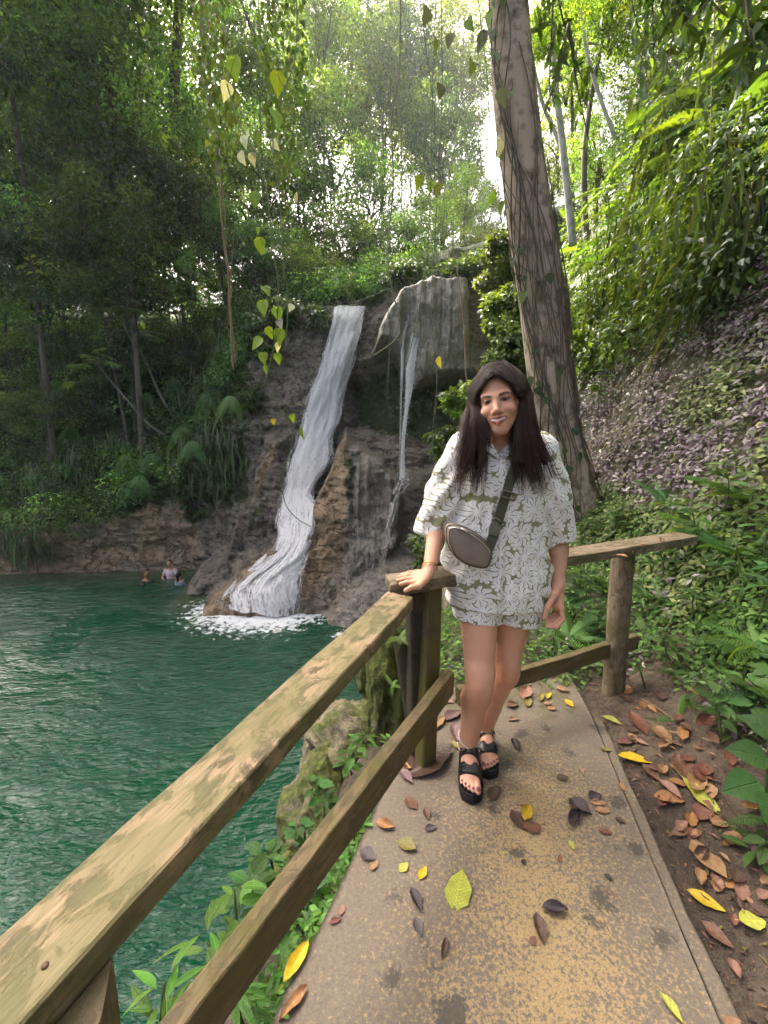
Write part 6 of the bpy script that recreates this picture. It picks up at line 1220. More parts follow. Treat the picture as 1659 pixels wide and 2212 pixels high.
# head
def HE(c, r, k=.015, op=1): E(HL(*c), r, k=k, op=op, Rm=HM)
def HR(a, b, r1, r2, k=.012, op=1): A(HL(*a), HL(*b), r1, r2, k=k, op=op)
HE((0, -.022, .034), (.071, .090, .082), .02); HE((0, .018, -.035), (.0585, .062, .078), .03)
for s in (-1, 1):
    HR((s * .050, -.005, -.050), (s * .015, .060, -.101), .016, .014, .03); HE((s * .037, .054, -.037), (.026, .023, .020), .018); HR((s * .012, .069, .016), (s * .044, .058, .020), .010, .008, .014)
    HE((s * .066, -.012, -.012), (.012, .02, .03), .01)
HE((0, .060, -.104), (.023, .020, .016), .022)
HR((0, .072, .004), (0, .094, -.034), .0075, .0115, .014); HE((0, .097, -.037), (.0105, .010, .009), .008)
for s in (-1, 1): HE((s * .0118, .084, -.041), (.0085, .010, .0072), .006)
for s in (-1, 1): HE((s * .031, .083, .000), (.0165, .0125, .0085), .010, -1); HE((s * .0305, .0595, -.001), (.0135, .0135, .0125), .003)
HE((0, .070, -.068), (.031, .014, .020), .018); HE((0, .0775, -.0690), (.022, .0065, .009), .006)
for s in (-1, 1): HR((0, .0868, -.0592), (s * .028, .0660, -.0570), .0040, .0022, .006); HR((0, .0862, -.0800), (s * .0275, .0660, -.0610), .0056, .0024, .006)
# right hand resting on the rail: palm down, fingers to the left
wR = J['wrR']; kz = RZ2 + .016
kn_ = [PZ(897, 1258, kz + .002), PZ(897, 1250, kz + .004), PZ(899, 1243.5, kz + .004), PZ(902, 1238, kz + .002)]
tips = [PZ(866, 1261.5, RZ2 + .010), PZ(859, 1254, RZ2 + .010), PZ(861, 1247.5, RZ2 + .010), PZ(868, 1242, RZ2 + .010)]
for i in range(4):
    m_ = kn_[i] * .48 + tips[i] * .52 + np.array([0, 0, .004]); A(kn_[i], m_, .0098, .0088, k=.006); A(m_, tips[i], .0088, .0072, k=.004); A(wR + np.array([-.006, -.012 + .010 * i, -.006]), kn_[i], .015, .0115, k=.014)
tb0, tb1, tb2 = wR + np.array([-.012, -.030, -.014]), PZ(905, 1266, RZ2 + .016), PZ(877, 1275.5, RZ2 + .008)
A(tb0, tb1, .0150, .0128, k=.014); A(tb1, tb1 * .45 + tb2 * .55 + np.array([0, 0, .004]), .0118, .0098, k=.006); A(tb1 * .45 + tb2 * .55 + np.array([0, 0, .004]), tb2, .0098, .0078, k=.004)
# left hand hanging, fingers curled
wL = J['wrL']; palm = P(1203, 1304, 1.595)
A(wL, palm, .024, .026, k=.02)
for i in range(4):
    dy = -.026 + .0175 * i; k0 = P(1207 - i, 1308 + 1.5 * i, 1.595) + np.array([0, dy, 0]); k1 = P(1211 - i * 1.2, 1332 - i * 1.5, 1.582) + np.array([0, dy, 0]); k2 = P(1198 - i, 1350 - i * 3, 1.570) + np.array([-.003 * i, dy * .8, 0]); k3 = P(1178 + i * 2, 1349 - i * 4, 1.562) + np.array([0, dy * .7, 0])
    A(wL * .4 + palm * .6 + np.array([0, dy * .6, 0]), k0, .013, .0105, k=.012); A(k0, k1, .0100, .0090, k=.006); A(k1, k2, .0088, .0080, k=.004); A(k2, k3, .0080, .0066, k=.003)
t0, t1, t2 = P(1199, 1284, 1.575), P(1183, 1312, 1.555), P(1176, 1335, 1.548)
A(wL + np.array([-.004, -.01, 0]), t0, .017, .0145, k=.014); A(t0, t1, .0135, .0108, k=.010); A(t1, t2, .0105, .0080, k=.004)
# feet
FEET = {}
for s, heel, toe, zs in (('R', (.374, 1.655), (.334, 1.375), .040), ('L', (.470, 1.775), (.440, 1.498), .040)):
    h_, t_ = np.array([*heel, zs]), np.array([*toe, zs]); f = unit(t_ - h_); l_ = np.array([-f[1], f[0], 0]); l_ = l_ if l_[0] * (1 if s == 'R' else -1) > 0 else -l_   # l_ = towards the big toe
    o = h_ + f * .018; FL = (lambda o, f, l_: lambda x, y, z: o + l_ * x + f * y + np.array([0, 0, z]))(o, f, l_); FEET[s] = (FL, f, l_, zs)
    A(FL(0, .035, .026), FL(0, .115, .030), .030, .034, k=.02); A(FL(0, .045, .04), J['an' + s], .032, .033, k=.02); A(FL(0, .068, .052), FL(.004, .158, .018), .031, .022, k=.025)
    pr.append(ell(FL(.004, .155, .018), (.040, .046, .020), k=.02, Rm=np.stack([l_, f, np.array([0, 0, 1.0])], 1)))
    for q, (x, y0, y1, r) in enumerate([(.027, .175, .232, .0120), (.0085, .18, .229, .0088), (-.0065, .178, .221, .0083), (-.0205, .172, .209, .0080), (-.0335, .162, .195, .0076)]):
        A(FL(x * .95, y0, .017), FL(x, y1 - .018, .014), r, r, k=.006); A(FL(x, y1 - .018, .014), FL(x, y1, .0095), r, r * .9, k=.003)
SPLIT = 1.36
blocks = [((.20, 1.40, 1.30), (.66, 1.78, 1.69), .0021), ((.02, 1.36, .855), (.335, 1.80, 1.16), .0026), ((.60, 1.44, .60), (.84, 1.80, 1.16), .0026),
          ((.24, 1.33, .0), (.64, 1.82, .82), .0030), ((.12, 1.45, .80), (.86, 1.86, 1.31), .0075)]
BV, BQ = sculpt(pr, blocks)
# painted skin: lips, brows, irises, nails, plus painted shade at mouth corners and nostrils
loc = (BV - HC) @ HM; x_, f_, z_ = loc.T; head = (np.abs(x_) < .09) & (z_ > -.13) & (z_ < .14) & (f_ > .0)
SK = np.ones((len(BV), 3)) * np.array([.66, .355, .220]); SK *= (1 + .10 * fbm(BV, 26, 3, 3))[:, None]
def paint(mask, c, a=1.0): SK[:] = SK * (1 - (mask * a)[:, None]) + np.array(c) * (mask * a)[:, None]
g2 = lambda cx, cz, sx, sz: np.exp(-((np.abs(x_) - cx) / sx) ** 2 - ((z_ - cz) / sz) ** 2) * head
paint(g2(.040, -.036, .020, .016), (.52, .20, .13), .45); paint(np.exp(-(x_ / .013) ** 2 - ((z_ + .036) / .012) ** 2) * head, (.55, .22, .15), .4)
ax_ = np.abs(x_); bz = .0150 + .0055 * np.sin(np.clip((ax_ - .012) / .042, 0, 1) * 2.5)
paint((sstep(.011, .015, ax_) * sstep(.053, .044, ax_) * sstep(.0058 - .10 * np.maximum(ax_ - .030, 0), .0038 - .10 * np.maximum(ax_ - .030, 0), np.abs(z_ - bz)) * head), (.045, .026, .017), .92)
ez = -.001 + .0008 * (ax_ - .031) / .014; er = ((ax_ - .0305) / .0140) ** 2 + ((z_ - ez) / .0050) ** 2; front = head & (f_ > .05)
paint(sstep(1.9, 1.2, er) * front, (.16, .075, .05), .75); paint(sstep(1.0, .75, er) * front, (.30, .25, .22)); paint((sstep(.0078, .0066, np.hypot(ax_ - .0305, z_ - ez)) * (er < 1.05)) * front, (.020, .011, .008))
paint(sstep(.0030, .0016, np.abs(z_ - (ez + .0052 * np.sqrt(np.clip(1 - ((ax_ - .0305) / .0155) ** 2, 0, 1))))) * (np.abs(ax_ - .0305) < .0155) * front, (.018, .012, .010), .95)
zu = -.0640 + 4.5 * x_ ** 2; zl_ = -.0722 + 8.5 * x_ ** 2; E_ = .0012              # smile: corners lift
lipw = sstep(.0335, .0290, ax_) * front * (f_ > .045)
paint(lipw * sstep(zu - .001, zu + E_, z_) * sstep(zu + .0072 * (1 - (x_ / .036) ** 2) + E_, zu + .0064 * (1 - (x_ / .036) ** 2) - E_, z_), (.32, .08, .07), 1.0)
paint(lipw * sstep(zl_ + .001, zl_ - E_, z_) * sstep(zl_ - .0118 * (1 - (x_ / .034) ** 2) - E_, zl_ - .0106 * (1 - (x_ / .034) ** 2) + E_, z_), (.40, .095, .085), 1.0)
tm = sstep(.0285, .0255, ax_) * front * sstep(zl_ - .0006, zl_ + E_, z_) * sstep(zu + .0006, zu - E_, z_); paint(tm, (.64, .60, .53), 1.0)
paint(sstep(.0235, .0265, ax_) * sstep(.0325, .0300, ax_) * front * (np.abs(z_ - (zu + zl_) / 2) < .0022), (.12, .04, .03), .85)  # shade painted into the mouth corners
paint(sstep(.0050, .0030, np.hypot(ax_ - .0070, (z_ + .0475) * 1.5)) * front, (.30, .13, .085), .6)  # nostril shade painted into the skin colour
for s in 'RL':
    FL, f, l_, zs = FEET[s]
    for (x, y1, r) in [(.027, .232, .0095), (.0085, .229, .0066), (-.0065, .221, .0062), (-.0205, .209, .0058), (-.0335, .195, .0055)]:
        d = np.linalg.norm((BV - FL(x, y1 - .002, .018)) * np.array([1, 1, .8]), axis=1); paint(sstep(r * 1.15, r * .85, d), (.16, .035, .045), .95)
def skin_mat():
    t = NT('skin'); c = t.attr('col'); n = t.noise(t.coord('Object'), 140, 4); c = t.mix(.25, c, t.mix(n, (.75, .72, .7), (1.25, 1.25, 1.25)), 'MULTIPLY')
    return t.done(t.bsdf(c, .46, t.bump(n, .08, .002), .4, **{'Subsurface Weight': .15, 'Subsurface Radius': (1, .35, .2), 'Subsurface Scale': .002}))
M['skin'] = skin_mat()
wo = empty('person', (.41, 1.6, 0), 'woman in a white and olive floral shirt and shorts leaning a hand on the railing', 'person')
W0 = np.array(wo.location)
link('body', make_mesh('body', BV - W0, BQ, True, col=SK, mats=[M['skin']]), wo)

# --- shirt and shorts
def cloth_mat():
    t = NT('olive_floral_cotton'); co = t.N('ShaderNodeTexCoord'); s = t.N('ShaderNodeSeparateXYZ'); t.l.new(co.outputs['Object'], s.inputs[0])
    def pattern(scale, ox, oz, npet, rad, seed):
        u = t.math('MULTIPLY_ADD', t.math('ADD', s.outputs[0], t.math('MULTIPLY', s.outputs[1], .55)), scale, ox); w = t.math('MULTIPLY_ADD', s.outputs[2], scale, oz)
        cv_ = t.N('ShaderNodeCombineXYZ'); t.l.new(u, cv_.inputs[0]); t.l.new(w, cv_.inputs[1]); v = t.N('ShaderNodeTexVoronoi', voronoi_dimensions='2D', feature='F1'); t.l.new(cv_.outputs[0], v.inputs['Vector']); v.inputs['Scale'].default_value = 1; v.inputs['Randomness'].default_value = .55
        d = t.N('ShaderNodeVectorMath', operation='SUBTRACT'); t.l.new(cv_.outputs[0], d.inputs[0]); t.l.new(v.outputs['Position'], d.inputs[1]); ds = t.N('ShaderNodeSeparateXYZ'); t.l.new(d.outputs[0], ds.inputs[0])
        cr = t.N('ShaderNodeSeparateColor'); t.l.new(v.outputs['Color'], cr.inputs[0])
        ang = t.math('ARCTAN2', ds.outputs[1], ds.outputs[0]); ang = t.math('ADD', ang, t.math('MULTIPLY', cr.outputs[0], 6.28)); r = v.outputs['Distance']
        wob = t.math('MULTIPLY', t.math('SINE', t.math('MULTIPLY', r, 14)), .10)
        pet = t.math('ABSOLUTE', t.math('COSINE', t.math('MULTIPLY', t.math('ADD', ang, wob), npet / 2)))
        R_ = t.math('MULTIPLY_ADD', t.math('POWER', pet, .55), rad * .55, rad * .42)
        inside = t.ramp(t.math('SUBTRACT', R_, r), [(.0, 0), (.035, 1)])
        stripe = t.math('ABSOLUTE', t.math('SINE', t.math('MULTIPLY', t.math('ADD', ang, wob), npet)))
        st = t.math('MULTIPLY', t.ramp(stripe, [(.16, 1), (.34, 0)]), t.ramp(r, [(.10, 0), (.20, 1)]))
        gap = t.math('MULTIPLY', t.ramp(pet, [(.26, 1), (.42, 0)]), t.ramp(r, [(.10, 0), (.22, 1)]))
        st = t.math('MAXIMUM', t.math('MULTIPLY', st, .45), gap)
        return inside, t.math('MULTIPLY', inside, st)
    i1, s1 = pattern(12.0, 3.1, 7.7, 9, .63, 1); i2, s2 = pattern(20, 11.3, 2.2, 6, .50, 2)
    olive = t.mix(t.noise(co.outputs['Object'], 30, 3), (.26, .265, .135), (.32, .32, .17)); white = (.90, .89, .84)
    c = t.mix(i2, olive, white); c = t.mix(s2, c, olive); c = t.mix(i1, c, white); c = t.mix(s1, c, (.27, .27, .155))
    wv = t.noise(t.coord('Object', (1, 1, 1)), 500, 2)
    return t.done(t.bsdf(c, .85, t.bump(t.math('ADD', wv, t.math('MULTIPLY', t.noise(co.outputs['Object'], 18, 4), 2)), .25, .003), .2, **{'Sheen Weight': .15}))
M['floral'] = cloth_mat()
def sect(levels, cx, cyc, ex=2.6, k=.03):
    lv = np.array(levels, float)                    # z, half width, half depth, cx, cy
    def fn(p):
        z = p[..., 2]; w = np.interp(z, lv[:, 0], lv[:, 1]); d = np.interp(z, lv[:, 0], lv[:, 2]); cx_ = np.interp(z, lv[:, 0], lv[:, 3]); cy_ = np.interp(z, lv[:, 0], lv[:, 4])
        q = ((np.abs(p[..., 0] - cx_) / w) ** ex + (np.abs(p[..., 1] - cy_) / d) ** ex) ** (1 / ex); a = (q - 1) * np.minimum(w, d) * .95
        return np.maximum(a, np.maximum(lv[0, 0] - z, z - lv[-1, 0]))
    return Prim(fn, (lv[:, 3].min() - lv[:, 1].max(), lv[:, 4].min() - lv[:, 2].max(), lv[0, 0]), (lv[:, 3].max() + lv[:, 1].max(), lv[:, 4].max() + lv[:, 2].max(), lv[-1, 0]), k)
def halfspace(c, n, lo, hi, k=.004):               # removes the side that n points to
    c, n = np.array(c, float), unit(np.array(n, float)); return Prim(lambda p: -((p - c) @ n), lo, hi, k, -1)
def zpx(y, Y): return P(1080, y, Y)[2]
sx = lambda xl_, xr_, y, Y: ((P(xr_, y, Y)[0] - P(xl_, y, Y)[0]) / 2, (P(xr_, y, Y)[0] + P(xl_, y, Y)[0]) / 2)
lv = []
for (y, a, b, Yf, dep) in [(1314, 976, 1186, 1.60, .128), (1270, 970, 1197, 1.60, .131), (1210, 964, 1192, 1.60, .130), (1150, 974, 1188, 1.62, .128), (1080, 990, 1180, 1.63, .128), (1020, 992, 1176, 1.64, .122), (975, 1000, 1172, 1.65, .100), (952, 1016, 1158, 1.655, .078), (938, 1040, 1130, 1.66, .060)]:
    w, cx_ = sx(a, b, y, Yf); lv.append((zpx(y, Yf), w, dep, cx_, 1.668 + (.012 if y < 1000 else 0)))
sh = []
sR0, sR1 = P(1004, 966, 1.655), P(931, 1150, 1.668); sL0, sL1 = P(1170, 970, 1.655), P(1214, 1166, 1.672)
sh.append(rcone(sR0, sR0 * .45 + sR1 * .55, .062, .072, k=.035)); sh.append(rcone(sR0 * .45 + sR1 * .55, sR1 + (sR1 - sR0) * .25, .072, .060, k=.02))
sh.append(rcone(sL0, sL0 * .45 + sL1 * .55, .060, .062, k=.035)); sh.append(rcone(sL0 * .45 + sL1 * .55, sL1 + (sL1 - sL0) * .25, .062, .050, k=.02))
bb = ((.0, 1.4, .9), (.38, 1.9, 1.2)); dR = unit(sR1 - sR0); sh.append(halfspace(sR1, dR + np.array([.25, -.10, -.15]), *bb))
bb2 = ((.68, 1.4, .9), (.95, 1.9, 1.2)); dL = unit(sL1 - sL0); sh.append(halfspace(sL1, dL + np.array([-.05, -.10, 0]), *bb2))
sh.append(rcone(sR1 - dR * .09, sR1 + dR * .1, .050, .060, k=.004, op=-1)); sh.append(rcone(sL1 - dL * .09, sL1 + dL * .1, .043, .048, k=.004, op=-1))
sh.append(sect(lv, 0, 0, k=.035))
vt, vl, vr = P(1082, 988, 1.56), P(1046, 930, 1.58), P(1122, 930, 1.58)       # open V at the neck
def vneck(p):
    tx = (p[..., 2] - vt[2]) / (vl[2] - vt[2]); l = vt[0] + tx * (vl[0] - vt[0]); r = vt[0] + tx * (vr[0] - vt[0]); return np.maximum(np.maximum(l - p[..., 0], p[..., 0] - r), p[..., 1] - 1.70)
sh.append(Prim(vneck, (vl[0], 1.45, vt[2]), (vr[0], 1.70, 1.45), .004, -1))
SV_, SQ_ = sculpt(sh, [((.02, 1.42, .86), (.90, 1.86, 1.46), .0044), ((.20, 1.42, .64), (.74, 1.86, .86 + .0088), .0044)])
N_ = vnormals(SV_, SQ_)
fold = .0085 * fbm(SV_ * np.array([1, 1, .28]), 11, 3, 5, True) + .006 * fbm(SV_, 6, 3, 6) + .0042 * fbm(SV_ * np.array([1, 1, .5]), 26, 3, 7, True)
armz = np.clip(1 - np.abs(SV_[:, 0] - .24) / .12, 0, 1) + np.clip(1 - np.abs(SV_[:, 0] - .66) / .1, 0, 1); dg = .008 * np.sin((SV_[:, 2] * .7 + np.abs(SV_[:, 0] - .45) * 1.0) * 85) * armz * sstep(1.4, 1.25, SV_[:, 2])
SV_ = SV_ + N_ * (fold + dg)[:, None]
shirt = link('shirt', make_mesh('shirt', SV_ - W0, SQ_, True, mats=[M['floral']]), wo)
so = []
hR, hL = P(1031, 1338, 1.635), P(1122, 1345, 1.655)
so.append(rcone(J['hipR'] + np.array([0, .01, .03]), hR + np.array([0, 0, -.06]), .115, .094, k=.02)); so.append(rcone(J['hipL'] + np.array([0, .01, .03]), hL + np.array([0, 0, -.06]), .112, .090, k=.012))
dh = hL - hR; nh = unit(np.cross(dh, np.array([0, 1.0, -.12]))); nh = nh if nh[2] < 0 else -nh; so.append(halfspace(hR, nh, (.1, 1.3, .40), (.9, 2.0, hR[2] + .06)))
TV, TQ = sculpt(so, [((.22, 1.44, .56), (.74, 1.88, .90), .0044)]); N_ = vnormals(TV, TQ)
TV = TV + N_ * (.004 * fbm(TV * np.array([1, 1, .4]), 14, 3, 15, True) + .003 * fbm(TV, 9, 2, 16))[:, None]
link('shorts', make_mesh('shorts', TV - W0, TQ, True, mats=[M['floral']]), wo)
# collar flaps, button placket and buttons
def front_Y(x, z):                                  # shirt front surface at (x, z)
    m = (np.abs(SV_[:, 0] - x) < .012) & (np.abs(SV_[:, 2] - z) < .012); return SV_[m, 1].min() if m.any() else 1.56
for s, tri in ((-1, [(1046, 936), (1051, 972), (1068, 985), (1081, 990), (1072, 972), (1058, 950)]), (1, [(1120, 936), (1118, 968), (1104, 982), (1085, 990), (1096, 972), (1110, 950)])):
    top = np.array([P(x, y, 1.552 + .010 * (i in (0, 5)) + .03 * (i == 0)) for i, (x, y) in enumerate(tri)]); top[:, 1] = [min(t_[1], front_Y(t_[0], t_[2]) - .007) for t_ in top]
    V = np.vstack([top, top + np.array([0, .006, 0]), top.mean(0)[None] + np.array([0, -.004, 0])]); n = 6; T = [(i, (i + 1) % n, 12) if s < 0 else ((i + 1) % n, i, 12) for i in range(n)]; Q = [(i, i + n, (i + 1) % n + n, (i + 1) % n) for i in range(n)]
    link('collar', make_mesh('collar', V - W0, [np.array(Q), np.array(T)], False, mats=[M['floral']]), shirt)
pl_ = []
for y in np.arange(992, 1312, 8):
    x = np.interp(y, [990, 1060, 1200, 1310], [1086, 1090, 1082, 1072]); q = P(x, y, 1.55); q[1] = front_Y(q[0], q[2]) - .0025; pl_.append(q)
pl_ = np.array(pl_); pl_[:, 1] = np.convolve(np.pad(pl_[:, 1], 2, 'edge'), np.ones(5) / 5, 'valid') - .001
Vp = np.concatenate([pl_ + np.array([-.014, .006, 0]), pl_ + np.array([-.013, 0, 0]), pl_ + np.array([.013, 0, 0]), pl_ + np.array([.014, .006, 0])]); m = len(pl_); i = np.arange(m - 1); Qp = np.concatenate([np.stack([c * m + i, c * m + i + 1, (c + 1) * m + i + 1, (c + 1) * m + i], -1) for c in range(3)])
link('placket', make_mesh('placket', Vp - W0, Qp, True, mats=[M['floral']]), shirt)
M['button'] = plain('pearl_button', (.62, .60, .52), .25)
for y in (1003, 1050, 1098, 1200, 1248, 1295):
    k = np.argmin(np.abs(pl_[:, 2] - P(1085, y, pl_[0, 1])[2])); V, Q, T = tube([pl_[k] + np.array([0, .001, 0]), pl_[k] + np.array([0, -.0035, 0])], .0048, 10); link('button', make_mesh('button', V - W0, [Q, T], True, mats=[M['button']]), shirt)
# --- hair: two curtains of strands parted in the middle
rng = np.random.default_rng(42)
LT = dict(y=[898, 945, 997, 1060, 1112], xi=[1036, 1050, 1049, 1037, 1024], xo=[1006, 997, 986, 981, 992], Yf=[1.555, 1.520, 1.498, 1.494, 1.500], Yb=[1.645, 1.60, 1.555, 1.535, 1.525])
RT_ = dict(y=[868, 935, 997, 1060, 1096], xi=[1127, 1111, 1110, 1121, 1130], xo=[1144, 1156, 1184, 1206, 1212], Yf=[1.56, 1.525, 1.503, 1.498, 1.500], Yb=[1.655, 1.61, 1.57, 1.545, 1.54])
LOCKS = {}
def strand(side, a, l, ln, jit=0.0, nn=22):
    s = -1 if side == 'L' else 1; T_ = LT if side == 'L' else RT_
    fr = .070 - .150 * a + .0; zt = .086 + .040 * math.sin(min(1, a * 1.6) * 1.57) - .02 * max(0, a - .7)
    lift = .004 * (1 - l)
    q = (1 - min(1, max(0, a))) ** 2
    pts = [HL(s * .002, fr, zt + lift + .004), HL(s * (.018 + .004 * a), fr - .001, zt + .003 - .006 * q + lift), HL(s * (.036 + .012 * a), fr - .004 - .004 * q, zt + .000 - .022 * q + lift), HL(s * (.062 + .029 * a), .050 - .082 * a, .040 + .036 * a + lift), HL(s * (.0745 + .035 * a), .036 - .074 * a, .004 + .016 * a)]
    for k in range(len(T_['y'])):
        x = T_['xi'][k] * (1 - a) + T_['xo'][k] * a; Y = T_['Yf'][k] * (1 - l) + T_['Yb'][k] * l; pts.append(P(x, T_['y'][k], Y))
    c = catmull(pts, nn * 2)[: max(6, int(nn * 2 * ln))][::2].copy(); t = np.linspace(0, 1, len(c)); ph = rng.uniform(0, 6.28)
    amp = jit * sstep(.3, 1, t); c += amp[:, None] * np.stack([np.sin(7 * t + ph), .6 * np.cos(6 * t + ph * 2), .1 * np.sin(9 * t)], -1)
    if jit:
        q = (side, int(a * 11), int(l * 3)); LOCKS.setdefault(q, rng.uniform(0, 6.28, 4)); w = LOCKS[q]; env = sstep(.35, .95, t)
        c += env[:, None] * np.stack([.017 * np.sin(9 * t + w[0]) + .012 * np.sin(w[2] * 3) * t, .009 * np.sin(8 * t + w[1]), .010 * np.sin(w[3] * 5) * t], -1)
        m = max(6, int(len(c) * (.90 + .10 * math.sin(w[3] * 7)))); c = c[:m]
    return c
g = G(); HB = np.array([.034, .0195, .0145])
for side in 'LR':
    for a in np.linspace(.05, .95, 24):             # body of the hair under the strands
        for l in (.45, .85):
            c = strand(side, a, l, rng.uniform(.66, .86)); r = np.interp(np.linspace(0, 1, len(c)), [0, .18, .6, 1], [.005, .0085, .0105, .002]); V, Q, T = tube(c, r, 6); g.add(V, Q, T, HB * .75)
for k in range(5600):
    side = 'LR'[k % 2]; a = rng.uniform(0, 1); l = rng.uniform(0, 1) ** 2.0; c = strand(side, a + rng.normal(0, .03), l - .05, rng.uniform(.84, 1.0), jit=rng.uniform(.002, .010), nn=17)
    c = c + rng.normal(0, .0025, 3); w = np.interp(np.linspace(0, 1, len(c)), [0, .1, .8, 1], [.0010, .0013, .0010, .0002]); V, Q, T = tube(c, w, 3, cap=False)
    cc = HB * np.exp(rng.normal(0, .28)); t = np.repeat(np.linspace(0, 1, len(c)), 3)[:, None]; tipc = cc * (1 - t ** 3) + np.array([.060, .030, .020]) * t ** 3; g.add(V, Q, None, tipc)
for k in range(46):                                 # flyaways
    side = 'LR'[k % 2]; c = strand(side, rng.choice([rng.uniform(.9, 1.12), rng.uniform(-.1, .1)]), rng.uniform(-.1, .5), rng.uniform(.9, 1.0), jit=rng.uniform(.008, .022), nn=17); V, Q, T = tube(c, .0008, 3, cap=False); g.add(V, Q, None, HB * 1.5)
# back of the head
for k in range(240):
    a = rng.uniform(-1.35, 1.35); pts = [HL(.02 * math.sin(a), -.03, .125), HL(.054 * math.sin(a), -.080 * abs(math.cos(a)) - .03, .082), HL(.072 * math.sin(a), -.095 * abs(math.cos(a)) - .025, .02), HL(.080 * math.sin(a), -.09 * abs(math.cos(a)) - .02, -.07), HL(.10 * math.sin(a), -.085 * abs(math.cos(a)) - .02, -.2)]
    V, Q, T = tube(catmull(pts, 14), .007, 4, cap=False); g.add(V, Q, None, HB * np.exp(rng.normal(0, .2)))
g.V = [v - W0 for v in g.V]
def hair_mat():
    t = NT('dark_brown_hair'); c = t.attr('col'); return t.done(t.bsdf(c, .5, None, .32))
M['hair'] = hair_mat(); g.build('hair', M['hair'], wo)
# --- sandals
M['sandal'] = plain('black_foam_sole', (.014, .014, .015), .6, .35); M['strap'] = plain('black_leather_strap', (.016, .016, .018), .36, .5); M['footbed'] = plain('dark_footbed', (.022, .020, .020), .8, .2)
for s in 'RL':
    FL, f, l_, zs = FEET[s]; root = FL(0, .1, -zs); e = bpy.data.objects.new('sandal', None); COL.objects.link(e); e.parent = wo; e.location = root - W0
    tt = np.linspace(0, 2 * np.pi, 48, endpoint=False); prof = []
    for a in tt:
        y = .112 - .138 * math.cos(a); w = np.interp(y, [-.03, .0, .05, .11, .165, .205, .235, .252], [.010, .030, .036, .037, .048, .047, .034, .008]); x = w * (1 if math.sin(a) >= 0 else -1) * min(1, abs(math.sin(a)) * 2.4) + .004 * sstep(.1, .2, y); prof.append((x, y))
    rows = [(-zs + .002, .94), (-zs + .006, 1.0), (-.012, 1.0), (-.006, .99), (.0, .95), (.004, .98), (.005, .93), (-.001, .88), (-.001, .0)]
    V = np.array([[FL(x * k + .0, .112 + (y - .112) * (1 - (1 - k) * .5), z) for x, y in prof] for z, k in rows]); n = 48; i = np.arange(len(rows) - 1)[:, None] * n; j = np.arange(n)[None]; jj = (j + 1) % n
    Q = np.stack([i + j, i + jj, i + n + jj, i + n + j], -1).reshape(-1, 4); link('sole', make_mesh('sole', V.reshape(-1, 3) - root, Q, True, mats=[M['sandal']]), e)
    for yc, hgt, half, wd in ((.158, .056, .049, .046), (.092, .094, .044, .044)):
        nu, nv = 26, 6; u = np.linspace(0, np.pi, nu); vv = np.linspace(-1, 1, nv); V = []
        for off in (0, -.0035):
            for v in vv:
                for uu in u:
                    slope = -.20 * v * wd * (1 if yc > .12 else 1.3)
                    V.append(FL((half + off) * np.sign(math.cos(uu)) * abs(math.cos(uu)) ** .75 + .003, yc + v * wd / 2 + .010 * math.cos(uu), (hgt + off + slope) * math.sin(uu) ** .8 - .006))
        V = np.array(V); F1 = grid_faces(nv, nu); F2 = F1[:, ::-1] + nu * nv; ed = []
        for row in (0, nv - 1):
            k = np.arange(nu - 1) + row * nu; ed.append(np.stack([k, k + nu * nv, k + 1 + nu * nv, k + 1], -1))
        link('strap', make_mesh('strap', V - root, np.vstack([F1, F2] + ed), True, mats=[M['strap']]), e)
        bs = -1; uu = 2.25; c = FL((half + .003) * math.cos(uu) + .003, yc + .010 * math.cos(uu), (hgt + .004) * math.sin(uu) ** .8 - .004); tn = unit(FL(1, 0, 1) - FL(0, 0, 0)) ; nr = unit(l_ * math.cos(uu) + np.array([0, 0, math.sin(uu)])); tx = unit(np.cross(f, nr))
        gg = G()
        for (p0, p1) in (((-1, -1), (1, -1)), ((1, -1), (1, 1)), ((1, 1), (-1, 1)), ((-1, 1), (-1, -1)), ((-1, 0), (1, 0))):
            A0 = c + tx * p0[0] * .011 + f * p0[1] * .017; A1 = c + tx * p1[0] * .011 + f * p1[1] * .017; Vb, Qb, Tb = tube([A0, A1], .0026, 6); gg.add(Vb - root, Qb, Tb)
        gg.build('buckle', M['sandal'], e)
# --- jewellery
M['gold'] = plain('gold', (.75, .52, .20), .25, Metallic=1.0); M['shell'] = plain('white_shell', (.82, .79, .72), .35); M['cord'] = plain('cream_cord', (.70, .62, .50), .8)
def ring(c, n, r, w, seg=36, ell_=1.0, wob=0): 
    n = unit(np.array(n, float)); a = unit(np.cross(n, np.array([0, 1.0, .2]))); b = np.cross(n, a); th = np.linspace(0, 2 * np.pi, seg + 1); pts = np.array([c + r * (math.cos(q) * a + ell_ * math.sin(q) * b) + n * wob * math.sin(3 * q) for q in th]); return tube(pts, w, 6, cap=False)
V, Q, T = ring(J['wrR'] * .90 + J['elR'] * .10, J['wrR'] - J['elR'], .0295, .0016); br = G().add(V - W0, Q); V, Q, T = ring(J['wrR'] * .93 + J['elR'] * .07, J['wrR'] - J['elR'] + np.array([.03, 0, 0]), .030, .0014); br.add(V - W0, Q); br.build('bracelet', M['gold'], wo)
an = J['anR'] + np.array([0, -.002, .012]); nA = J['knR'] - J['anR']
V, Q, T = ring(an + np.array([0, 0, .018]), nA + np.array([.05, -.12, 0]), .0455, .0026, wob=.002); ak = empty('x', (0, 0, 0)); bpy.data.objects.remove(ak); anklet = G().add(V - W0, Q).build('anklet', M['cord'], wo)
ga = G(); th = np.linspace(0, 2 * np.pi, 15, endpoint=False); n_ = unit(nA + np.array([-.02, -.20, 0])); a_ = unit(np.cross(n_, np.array([0, 1.0, .2]))); b_ = np.cross(n_, a_)
